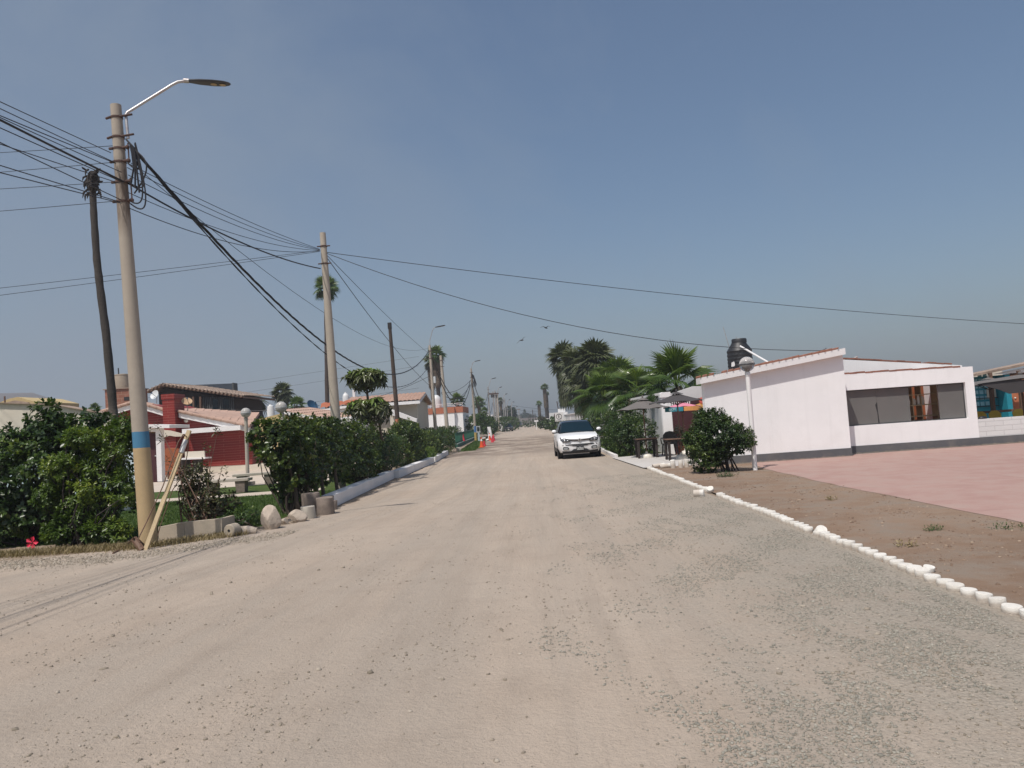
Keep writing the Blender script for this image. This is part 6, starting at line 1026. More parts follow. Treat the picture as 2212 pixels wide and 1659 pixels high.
# ---- green fence, cones, kiosk, boards
fa, fb = G(988.5, 967), G(1032, 945.5, 0); fa = Vector((fa.x, fa.y, 0)); fb = Vector((-6.6, 92, 0)); gf = thing('green_fence', 'low green barred fence on a green wall beside the grass verge', 'fence', fa)
mb = MB(); mb.prism([fa, fb, fb+Vector((0, 0, .26)), fa+Vector((0, 0, .26))], (-.22, 0, 0)); mb.build('base_wall', MATS['fence_wall'], gf); mb = MB(); mb.prism([fa+Vector((.02, 0, .262)), fb+Vector((.02, 0, .262)), fb+Vector((.02, 0, .31)), fa+Vector((.02, 0, .31))], (-.26, 0, 0)); mb.build('coping', M('fence_cap', (.36, .44, .40), .8, .1, 3, .1), gf)
n = 46
for i in range(n+1): p = fa.lerp(fb, i/n); MB().box((p.x-.11, p.y, .72), (.05, .09, .82)).build('bar', MATS['fence_green'], gf)
mb = MB()
for z in (.40, 1.12): a, b = fa+Vector((-.11, 0, z)), fb+Vector((-.11, 0, z)); mb.prism([a, b, b+Vector((0, 0, .05)), a+Vector((0, 0, .05))], (-.05, 0, 0))
mb.build('rail', MATS['fence_green'], gf)
def cone(label, base, h, mat, collar=True, z=0.):
    t = thing('traffic_cone', label, 'traffic cone', (base[0], base[1], z), 'traffic cones beside the green fence'); x, y = base[0], base[1]; r = h*.2; MB().bb(x-r*1.6, x+r*1.6, y-r*1.6, y+r*1.6, z, z+.03).build('foot', MATS[mat], t); f = lambda q: r*(1-q)+.035*q
    mb = MB(); mb.lathe((x, y, z+.03), [(f(0)*1.05, 0), (f(.55), h*.55), (f(1), h*.97), (.03, h), (.005, h)], 18); mb.build('cone_body', MATS[mat], t, smooth=True)
    if collar: mb = MB(); mb.lathe((x, y, z+.03), [(f(.62)+.004, h*.62), (f(.84)+.004, h*.84)], 18, cap=False); mb.build('collar', MATS['sign_white'], t, smooth=True)
    return t
def gat(px, py, Y): return (P(px, py, Y).x, Y)
cone('large orange cone with a white collar, nearest the camera on the verge', gat(1041, 967, 57.5), .72, 'cone_orange'); c2 = gat(1046.5, 963, 60.5); cone('pink cone with a white cap behind the large orange cone', c2, .58, 'cone_pink', False); mb = MB(); mb.lathe((c2[0], c2[1], .58), [(.10, 0), (.17, .03), (.16, .08), (.02, .1)], 14); tag(mb.build('bowl', MATS['sign_white'], smooth=True, loc=(c2[0], c2[1], .58)), 'white bowl turned over on the tip of the pink cone', 'bowl')
cone('second orange cone with a white collar in front of the white board', gat(1058.5, 951.8, 80), .74, 'cone_orange'); cone('bright pink cone on the road side, nearer of the pair', gat(1064, 957, 71), .60, 'cone_pink', False); cone('pink cone just behind the nearer pink one of the pair', gat(1067, 954, 76), .62, 'cone_pink', False); f_ = fa.lerp(fb, .30); cone('dark pink cone standing on the coping of the green fence', (f_.x-.05, f_.y), .62, 'cone_pink', False, .315)
v = gat(1053, 951.5, 78); mb = MB(); mb.rock((v[0], v[1], .1), (.3, .28, .22), 5); tag(mb.build('white_stone', MATS['sign_white'], smooth=True, loc=(v[0], v[1], 0)), 'small white painted stone between the cones', 'stone')
Yk = 78.; v = P(1033, 925, Yk); x = P(1034.5, 945, Yk).x; kk = thing('totem_sign', 'grey framed notice totem on a pale blue post at the fence end', 'sign', (x, Yk, 0)); s = 6.6*Yk/F; z0, z1 = P(1034, 934.5, Yk).z, P(1033, 924-.5, Yk).z+.15
MB().bb(x-.09, x+.09, Yk-.05, Yk+.05, 0, z0).build('post', MATS['pale_blue'], kk); mb = MB(); mb.bb(v.x-s*.62, v.x+s*.62, Yk-.06, Yk+.06, z0, z1); mb.build('frame', MATS['dish_white'], kk); pb = MB().bb(v.x-s*.40, v.x+s*.40, Yk-.075, Yk-.061, z0+.14, z1-.1).build('picture', MATS['plant_pale'], kk); MB().bb(v.x-s*.28, v.x+s*.25, Yk-.082, Yk-.076, z0+.2, z0+.38).build('print', MATS['ink'], kk); MB().bb(v.x-s*.28, v.x+s*.2, Yk-.082, Yk-.076, z1-.3, z1-.16).build('print', MATS['ink'], kk)
Yb = 88.; a, b = P(1054, 935, Yb), P(1062, 935, Yb); wbd = thing('white_board', 'blank white board leaning at the roadside behind the second orange cone', 'board', ((a.x+b.x)/2, Yb, 0)); mb = MB(); mb.prism([(a.x, Yb, .02), (b.x, Yb, .02), (b.x-.05, Yb+.12, P(1058, 922.8, Yb).z+.05), (a.x-.05, Yb+.12, P(1058, 922.8, Yb).z+.05)], (0, .04, 0)); mb.build('panel', MATS['sign_white'], wbd); MB().tube([((a.x+b.x)/2, Yb+.6, 0), ((a.x+b.x)/2, Yb+.14, 1.0)], .03, 6).build('prop', MATS['wood_brown'], wbd)
for i, (px, py, Y, d, lab) in enumerate(((1041, 943, 90, (.9, .7, .6), 'grey rock heap at the end of the fence'), (1047, 942, 93, (.8, .7, .5), 'grey rock beside the heap near the white board'))): v = gat(px, py, Y); mb = MB(); mb.rock((v[0], v[1], d[2]*.4), d, 30+i); tag(mb.build('boulder', MATS['rock_dark'], smooth=True, loc=(v[0], v[1], 0)), lab, 'stone')
# ================================================================== POLES AND CABLES
Yp1 = G(322, 1180).y; Yp2 = 23.2
b1 = G(322, 1180); t1 = P(250, 227, Yp1)
pole_bands('pole_near', P(313, 965, Yp1).z, P(313, 930, Yp1).z, (.42, .365, .30), (.035, .20, .36), (.50, .36, .19))
lp = thing('lamp_pole', 'near concrete street lamp pole with a blue band and ochre foot', 'lamp pole', b1, 'concrete poles along the west side')
def pole_shaft(parent, b, t, r0, r1, mat, n=22):
    b, t = Vector(b), Vector(t); mb = MB(); mb.tube([b-Vector((0, 0, .05))]+[b.lerp(t, i/12) for i in range(13)], [r0]+[r0+(r1-r0)*i/12 for i in range(13)], n); return mb.build('shaft', MATS[mat], parent, smooth=True)
pole_shaft(lp, b1, t1, .150, .090, 'pole_near')
def on1(py): f = (t1.z-P(260, py, Yp1).z)/t1.z; return t1.lerp(b1, f), .090+.060*f
arm = [P(277, 299, Yp1-.02), P(274, 270, Yp1-.02), P(272, 248, Yp1), P(275, 243, Yp1+.02), P(330, 209, Yp1+.2), P(372, 183, Yp1+.34), P(384, 177, Yp1+.38), P(404, 174.3, Yp1+.45)]
mb = MB(); mb.tube(arm, .026, 10); mb.build('lamp_arm', MATS['steel'], lp, smooth=True)
def led_head(parent, a, b, w, mats=('steel_dark', 'globe_cap')):
    a, b = Vector(a), Vector(b); ax = (b-a); ln = ax.length; ax.normalize(); sd = ax.cross(Vector((0, 0, 1))).normalized(); up = sd.cross(ax); st = [(0, .22, .28), (.1, .42, .42), (.3, .78, .5), (.6, 1., .5), (.85, .9, .4), (.96, .55, .28), (1., .2, .15)]; mb = MB(); k = 0
    for f, ww, hh in st: c = a+ax*ln*f; mb.v += [c+sd*w*ww*x*.5+up*w*hh*z*.28 for x, z in ((-1, 0), (-.75, -.8), (.75, -.8), (1, 0), (.6, .9), (0, 1.15), (-.6, .9))]
    for i in range(len(st)-1):
        for j in range(7): q = i*7; mb.f.append((q+j, q+(j+1) % 7, q+7+(j+1) % 7, q+7+j))
    mb.f += [tuple(reversed(range(7))), tuple(range(42, 49))]; o = mb.build('luminaire', MATS[mats[0]], parent, smooth=True); 
    for f in (.62, .82): mb = MB(); c = a+ax*ln*f-up*w*.125; n = 14; mb.v += [c+sd*w*.2*math.cos(2*math.pi*i/n)+ax*w*.24*math.sin(2*math.pi*i/n)-up*.004 for i in range(n)]; mb.v += [v+up*.003 for v in list(mb.v)]; mb.f += [tuple(range(n)), tuple(reversed(range(n, 2*n)))]+[(i, n+i, n+(i+1) % n, (i+1) % n) for i in range(n)]; mb.build('lens', MATS['wood_plank'], o)
    return o
ha, hbv = P(402, 174.5, Yp1+.45), P(498, 181.5, Yp1+.62); led_head(lp, ha, hbv, .24)
mb = MB(); mb.tube([ha-(hbv-ha).normalized()*.04, ha+(hbv-ha).normalized()*.05], .042, 12); mb.build('lamp_clamp', MATS['steel'], lp, smooth=True)
for py in (254, 297):
    c, r = on1(py); mb = MB(); mb.lathe((c.x, c.y, c.z-.02), [(r+.004, 0), (r+.012, .005), (r+.012, .035), (r+.004, .04)], 20, cap=False); mb.tube([c+Vector((-r-.08, -.03, -.01)), c+Vector((-r+.02, -.06, 0))], .022, 8); mb.tube([c+Vector((r-.02, -.05, 0)), c+Vector((r+.20, -.03, .03))], .020, 8); mb.build('clamp', MATS['rust'], lp)
for py in (322, 351, 395, 437):
    c, r = on1(py); mb = MB(); mb.lathe((c.x, c.y, c.z-.02), [(r+.003, 0), (r+.010, .005), (r+.010, .035), (r+.003, .04)], 20, cap=False); mb.tube([c+Vector((-r-.05, -.05, .0)), c+Vector((-r+.02, -.06, 0))], .025, 7); mb.tube([c+Vector((r-.01, -.06, 0)), c+Vector((r+.07, -.05, .01))], .025, 7); mb.lathe(c+Vector((r+.08, -.05, -.03)), [(.022, 0), (.034, .02), (.034, .05), (.02, .07)], 10); mb.build('bracket', MATS['rust'], lp)
c1_, r1_ = on1(320); c2_, _ = on1(351); c3_, _ = on1(395); c4_, _ = on1(437)
for a, b in ((c1_, c2_), (c3_, c4_)): mb = MB(); mb.tube([a+Vector((r1_+.09, -.05, .06)), b+Vector((r1_+.09, -.05, 0))], .012, 7); mb.build('rod', MATS['rust'], lp)
rr = random.Random(12)
for i, (a, lowx, lowy, e) in enumerate((((283, 325), 312, 398, (284, 398)), ((287, 322), 318, 360, (290, 418)), ((291, 310), 309, 420, (286, 437)), ((292, 308), 316, 438, (282, 440)), ((288, 318), 300, 365, (276, 352)))):
    p0, p1, p2 = P(*a, Yp1-.1), P(lowx, lowy, Yp1-.12), P(*e, Yp1-.1); mb = MB(); pts = []
    for k in range(15): f = k/14; q = p0.lerp(p1, f).lerp(p1.lerp(p2, f), f); pts.append(q+(p1-p0.lerp(p2, .5))*.45*math.sin(f*math.pi)); 
    mb.tube(pts, .013, 6); mb.build('cable_loop', MATS['cable'], lp)
mb = MB()
for i in range(3): mb.tube([P(272, 300, Yp1-.12), P(281+i*2, 312+i, Yp1-.14), P(285+i*3, 330, Yp1-.14), P(289+i*3, 362, Yp1-.14), P(283+i*9, 396+i*10, Yp1-.13)], .016, 6)
mb.build('cable_bundle', MATS['cable'], lp)
# leaning plank and guy rope
a, b = G(314, 1189), P(409, 930, Yp1+.25); pk = thing('leaning_plank', 'long pale timber plank leaning up beside the near lamp pole', 'plank', (a.x, a.y, 0)); ax = (b-a).normalized(); sd = Vector((1, 0, 0)); sd = (sd-ax*sd.dot(ax)).normalized(); nn_ = ax.cross(sd); mb = MB()
mb.prism([a-sd*.035-nn_*.02, a+sd*.035-nn_*.02, a+sd*.035+nn_*.02, a-sd*.035+nn_*.02], b-a); mb.build('board', MATS['wood_plank'], pk); mb = MB(); e = a.lerp(b, .86); mb.tube([e-ax*.12+nn_*.0, e+ax*.12], .044, 9); mb.build('grey_sleeve', MATS['steel'], pk)
def rope(label, pts, r, mat='cable', name='cable', group=None, cat='cable'):
    mb = MB(); mb.tube(pts, r, 6); o = mb.build(name, MATS[mat], loc=tuple(pts[0])); return tag(o, label, cat, group)
rope('dark rope running from the plank top down past the pole to the ground', [P(405, 945, Yp1+.2), P(396, 938, Yp1+.1), P(385, 955, Yp1+.05), P(352, 1050, Yp1-.2), P(318, 1125, Yp1-.35), P(298, 1165, Yp1-.5)], .010, 'wood_brown', 'rope', cat='rope')
rope('dark rope hanging slack below the grey sleeve of the plank', [P(408, 945, Yp1+.2), P(404, 985, Yp1+.15), P(395, 1025, Yp1+.1), P(372, 1060, Yp1+.0), P(345, 1140, Yp1-.1), P(340, 1160, Yp1-.1)], .008, 'wood_brown', 'rope', cat='rope')
rope('short thick root like cable end lying on the dirt at the pole foot', [G(244, 1195, .02), G(272, 1180, .03), P(288, 1162, Yp1-.5), P(300, 1166, Yp1-.35), P(312, 1178, Yp1-.25)], .014, 'wood_brown', 'rope', cat='rope')
a, b = P(290, 1164, 12.9), P(307, 1178, 12.8); stick('timber_stub', 'broken timber stub sticking out at the foot of the near lamp pole', 'timber', (b.x, b.y, 0), tuple(a), .055, 'wood_brown')
# second pole (no lamp), wooden pole and the receding row
def conc_pole(label, top, Y, r0=.14, r1=.085, mat='pole_plain', lean=0, group='concrete poles along the west side', name='utility_pole', br=True, bx=None):
    t = P(*top, Y); b = Vector((t.x+lean if bx is None else bx, Y, 0)); p = thing(name, label, 'utility pole', b, group); pole_shaft(p, b, t, r0, r1, mat, 14)
    if br:
        for d in (.42, .95): c = t.lerp(b, d/t.z); mb = MB(); mb.lathe((c.x, c.y, c.z-.02), [(r1+.012, 0), (r1+.022, .006), (r1+.022, .04), (r1+.012, .046)], 14, cap=False); mb.tube([c+Vector((-r1-.1, -.05, 0)), c+Vector((-r1+.02, -.05, 0))], .02, 6); mb.tube([c+Vector((r1-.02, -.05, 0)), c+Vector((r1+.12, -.05, 0))], .02, 6); mb.build('bracket', MATS['rust'], p)
    return p, t
pp2, tp2 = conc_pole('tapered concrete pole without a lamp rising behind the hedge, second from the camera', (697, 503), Yp2, .165, .088, bx=P(722, 890, Yp2).x+.06)
tw_, b_ = P(841.5, 700, 43.7), Vector((P(861, 915, 43.7).x, 43.7, 0)); wp = thing('wooden_pole', 'thin dark wooden pole beside the umbrella tree with an ochre foot', 'utility pole', b_); mb = MB(); mb.tube([b_, b_.lerp(tw_, .5), tw_], [.14, .12, .09], 10); mb.build('shaft', MATS['wood_pole'], wp, smooth=True); mb = MB(); mb.tube([b_.lerp(tw_, .235), b_.lerp(tw_, .30)], [.142, .140], 10); mb.build('painted_band', MATS['terracotta'], wp); mb = MB(); mb.box((tw_.x, tw_.y, tw_.z-.1), (.2, .2, .35)); mb.build('pole_cap', MATS['near_black'], wp)
def lamp_on(p, t, pts, Y, w=.30):
    v = [P(*q, Y) for q in pts]; mb = MB(); r = max(.028, Y*.00035); mb.tube([t+Vector((.02, 0, -.7)), t+Vector((.02, 0, -.1))]+v[:-1], r, 7); mb.build('lamp_arm', MATS['steel'], p, smooth=True); led_head(p, v[-2], v[-1], max(w, Y*.0035))
def lpole(label, top, base_px, Y, arm, mat='pole_plain', gr='concrete poles along the west side', **k):
    p, t = conc_pole(label, top, Y, mat=mat, group=gr, name='lamp_pole', bx=P(base_px, 920, Y).x, **k); lamp_on(p, t, arm, Y); p['category'] = 'lamp pole'; return p, t
p3, t3 = lpole('street lamp pole in front of the white parapet house, left of a bare pole', (928, 746), 940.5, 56, [(928.5, 735), (935, 711), (940, 707), (962, 702.5)])
p4, t4 = conc_pole('bare concrete pole close beside the lamp pole in front of the parapet house', (952, 768), 65.6, .19, .11, bx=P(966, 915, 65.6).x)
mb = MB(); mb.bb(t4.x-.95, t4.x-.55, 65.3, 65.75, t4.z-2.3, t4.z-1.75); mb.build('meter_box', MATS['dish_white'], p4)
pole_bands('pole_band_far', .95, 1.6, (.42, .365, .30), (.035, .16, .42), (.52, .36, .10))
p5, t5 = lpole('lamp pole with blue band and yellow foot at the far end of the fence', (1017.5, 796), 1026, 81, [(1018.5, 792), (1022, 783), (1025, 781), (1038, 778)], 'pole_band_far')
p6, t6 = lpole('street lamp pole at the left end of the wooden crossarm behind the white board', (1054, 836), 1059, 128, [(1056, 834), (1059.5, 821), (1062, 818.6), (1071.6, 816)], 'pole_grey')
p7, t7 = conc_pole('grey pole under the middle of the wooden crossarm', (1064.5, 846), 148, .17, .11, 'pole_grey', bx=P(1069.5, 920, 148).x); p8, t8 = conc_pole('pole with a weathered wooden foot right of the crossarm middle', (1069, 844), 150, .17, .11, 'pole_grey', bx=P(1073.5, 920, 150).x); mb = MB(); q = Vector((P(1073.5, 920, 150).x, 150, 0)); mb.tube([q, q+(t8-q)*.22], [.20, .19], 10); mb.build('wooden_foot', MATS['wood_plank'], p8)
p9, t9 = conc_pole('pale pole at the right end of the wooden crossarm', (1074.3, 849), 156, .17, .11, 'pole_plain', bx=P(1078, 920, 156).x)
a, b = P(1055, 851, 130), P(1076, 850, 150); mb = MB(); mb.tube([a, b], .14, 6); tag(mb.build('crossarm', MATS['wood_brown'], loc=tuple(a)), 'long wooden crossarm spanning the cluster of far poles', 'crossarm'); 
for px in (1062, 1066, 1072): c = P(px, 853, 140); MB().bb(c.x-.15, c.x+.15, 139.8, 140.2, c.z-.5, c.z+.05).build('insulator', MATS['steel_dark'], bpy.data.objects['crossarm'])
a, b = P(1073.5, 849, 152), P(1084.5, 835.5, 152)
mb = MB(); p10, t10 = lpole('far lamp pole with a single pale lamp head beyond the crossarm cluster', (1072, 856), 1076.5, 170, [(1072.5, 852), (1077, 839), (1078.5, 837.5), (1084.5, 835.5)], 'pole_grey')
FG = 'slim far poles along the west side'
for i, (tp, bp, Y, armp) in enumerate((((1086.7, 862), 1090, 176, [(1087.5, 860), (1089.5, 853), (1091, 852), (1096, 850)]), ((1090, 861), 1093.5, 182, None), ((1095, 874.5), 1097.5, 205, [(1096, 872), (1097.5, 866), (1099, 864), (1102, 863)]), ((1104, 876.5), 1107, 225, [(1104.5, 875), (1106, 870), (1107, 868.5), (1111, 868)]), ((1109, 884), 1111.5, 250, None), ((1112, 888), 1114, 275, [(1112.5, 886), (1114, 880), (1115, 878.5), (1118, 878)]), ((1116, 894), 1117.5, 310, None), ((1120.5, 884), 1122, 260, None), ((1122, 899), 1123, 350, None), ((1125, 898), 1126, 370, None))):
    lab = ['lamp pole with twin looking arm just behind the dark car', 'plain pole beside the lamp pole behind the dark car', 'slim pole with a faint lamp arm further along the west side', 'slim pole with a thin pale lamp far along the west side', 'far bare pole beside the dark shaggy palm', 'very far slim lamp pole beyond the shaggy palm', 'very far slim bare pole among the last poles', 'very far T topped pole standing above the last poles', 'faint bare pole near the road end', 'faintest bare pole nearest the road end'][i]
    if armp: lpole(lab, tp, bp, Y, armp, 'pole_grey', FG, br=False)
    else:
        p, t = conc_pole(lab, tp, Y, .15, .11, 'pole_grey', group=FG, br=False, bx=P(bp, 915, Y).x)
        if i == 7: MB().bb(t.x-.7, t.x+.5, Y-.08, Y+.08, t.z-.1, t.z+.1).build('crossbar', MATS['wood_brown'], p)
# ---- cables
def wire(label, a, b, sag, r, group=None, n=18, mat='cable', name='cable', strands=1):
    a, b = Vector(a), Vector(b); pts = []
    mb = MB()
    for s in range(strands):
        pts = []
        nn = n if strands == 1 else n*5
        for i in range(nn+1):
            f = i/nn; p = a.lerp(b, f); p.z -= sag*4*f*(1-f)
            if strands > 1: ph = s*2*math.pi/strands+f*nn*.9; p += Vector((math.cos(ph)*r*.75, 0, math.sin(ph)*r*.75))
            pts.append(p)
        mb.tube(pts, r if strands == 1 else r*.7, 5, False)
    return tag(mb.build(name, MATS[mat], loc=tuple(a)), label, 'cable', group)
GA = 'wires from the near pole towards the upper left'; rr = random.Random(3)
for i, (y0, at, r) in enumerate(((217, (239.5, 330), .007), (232, (246, 350), .007), (247, (250, 353), .008), (251, (262, 372), .007), (256.6, (268, 393), .018), (273.5, (266, 394), .008), (305, (262, 432), .008), (308, (258, 396), .007), (354, (258, 436), .008), (369, (262, 439), .008))):
    a = P(*at, Yp1-.12); s = (y0-at[1])/at[0]; e = P(-160, y0+s*160*1.05, 8.9+.3*(i % 3)); wire(['topmost thin wire reaching the near pole from the upper left', 'thin wire just under the topmost one left of the near pole', 'wire crossing the next one left of the near pole', 'lower of the two crossing wires left of the near pole', 'thickest dark cable reaching the near pole from the upper left', 'thin wire directly below the thick cable left of the near pole', 'upper of the middle pair of wires left of the near pole', 'lower of the middle pair of wires left of the near pole', 'upper of the lowest pair of sloping wires at the left edge', 'lowest sloping wire at the left edge'][i], a, a+(e-a)*3.4, .05, r, GA)
for i, (y0, at) in enumerate(((326.6, (243, 315)), (369, (251, 350)), (405, (247, 393)), (453, (254, 434)))):
    a = P(*at, Yp1); e = P(-140, y0+(y0-at[1])*.5, 16.5); wire(['highest nearly level wire left of the near pole', 'second nearly level wire left of the near pole, at the upper bracket', 'third nearly level wire left of the near pole, passing behind the dead palm', 'lowest nearly level wire left of the near pole'][i], a, a+(e-a)*2.6, .05, .006, 'level service wires left of the near pole')
GB = 'wires between the near pole and the second pole'
for i, (at, bt, sag, r) in enumerate((((275, 352), (690, 538), .10, .007), ((275, 362), (690.5, 539), .16, .007), ((277, 378), (691, 540), .2, .007), ((277, 396), (692, 580), .22, .017), ((277, 416), (690, 541), .22, .007), ((280, 450), (689, 542), .28, .008))):
    wire(['topmost wire between the near pole and the second pole', 'second wire from the top between the first two poles', 'third wire from the top between the first two poles', 'thick dark cable ending at the low bracket of the second pole', 'thin wire just above the lowest one between the first two poles', 'lowest wire sagging between the first two poles'][i], P(*at, Yp1-.1), P(*bt, Yp2-.1), sag, r, GB)
wire('thick twisted cable sagging from the near pole to the far street lamp', P(283, 315, Yp1-.12), P(927, 757, 56), 2.75, .023, 'twisted power cables', 26, strands=3); wire('second twisted cable hanging just below the thick one past the second pole', P(284, 317, Yp1-.12), P(927, 790, 56), 2.72, .015, 'twisted power cables', 26, strands=2)
wire('thin wire crossing under the thick twisted cable to the far street lamp', P(283, 352, Yp1), P(925, 752, 56), 1.25, .007)
wire('upper of the two wires running left from the second pole', P(692, 541, Yp2), P(692, 541, Yp2)+(P(-150, 633, 21)-P(692, 541, Yp2))*2.2, .08, .007, 'level wires left of the second pole'); wire('lower of the two wires running left from the second pole', P(692, 543, Yp2), P(692, 543, Yp2)+(P(-150, 648, 21)-P(692, 543, Yp2))*2.2, .12, .007, 'level wires left of the second pole')
wire('long wire crossing the sky from the second pole to the right frame edge', P(705, 545, Yp2), P(705, 545, Yp2)+(P(2420, 694, 33)-P(705, 545, Yp2))*1.25, .50, .010, n=30); wire('long wire from the second pole down to the white building roof', P(705, 547, Yp2), P(1776, 757.5, 24.2), .75, .010)
wire('straight wire from the second pole to the street lamp by the parapet house', P(703, 548, Yp2), P(927, 764, 56), .15, .010); wire('wire from the second pole passing the wooden pole to the bare pole', P(703, 552, Yp2), P(951, 850, 65), .55, .012)
wire('wire from the parapet house lamp pole down to the pink roofed house', P(929, 812, 56), P(744, 874, 53), .25, .014)
for i, (a, b, sag) in enumerate((((930, 762, 56), (1016, 822, 81), 2.6), ((931, 768, 56), (1016, 832, 81), 2.9), ((953, 848, 65.6), (1016, 822, 81), .4), ((953, 850, 65.6), (1016, 830, 81), .9))): wire(['upper thick cable sagging between the lamp poles beyond the parapet house', 'lower thick cable sagging between the lamp poles beyond the parapet house', 'upper slack wire from the bare pole to the banded lamp pole', 'lower slack wire from the bare pole to the banded lamp pole'][i], P(*a), P(*b), sag, .035 if i < 2 else .022, 'cables between the middle poles')
for i, (a, b, sag) in enumerate((((1019, 812, 81), (1054, 850, 128), 2.2), ((1019, 825, 81), (1055, 858, 128), 4.), ((1019, 835, 81), (1064, 870, 148), 3.))): wire(['upper cable from the banded lamp pole to the crossarm cluster', 'middle cable from the banded lamp pole to the crossarm cluster', 'lowest cable from the banded lamp pole to the crossarm cluster'][i], P(*a), P(*b), sag, .04, 'cables to the crossarm cluster')
mb = MB(); c0_ = P(1021, 815, 80.7)
for i in range(5): a = P(1018, 806+i*2, 80.7); e = P(1019, 828+i*2, 80.7); mm = P(1024+i*1.3, 820+i*2.5, 80.6); mb.tube([a, a.lerp(mm, .6)+Vector((.1, 0, .1)), mm, e.lerp(mm, .6)+Vector((.1, 0, -.15)), e], .035, 5)
mb.build('cable_loop', MATS['cable'], p5)
for i, (a, b, sag) in enumerate((((300, 862, 170), (905, 770, 150), 0), ((300, 878, 175), (905, 790, 150), .3), ((500, 885, 180), (905, 838, 160), .4))): wire(['highest faint power line behind the west houses', 'middle faint power line behind the west houses', 'lowest faint power line behind the west houses'][i], P(*a), P(*b), sag, .022, 'faint power lines behind the west houses')
wire('black wire stretched low over the garden behind the globe lamps', P(500, 885.5, 47), P(690, 876, 47), .15, .02)
for i, (a, b) in enumerate((((1112, 883, 300), (1180, 887, 260)), ((1112, 890, 320), (1185, 894, 280)), ((1105, 875, 240), (1255, 885, 220)))): wire(['upper faint wire crossing above the road end', 'lower faint wire crossing above the road end', 'faint wire crossing the road in front of the skirted palms'][i], P(*a), P(*b), .6, .035, 'faint wires above the road end')
wire('thin drop wire slanting across the white gable wall top', P(1770, 757.5, 24.2), P(1785, 752, 26.), .02, .01)
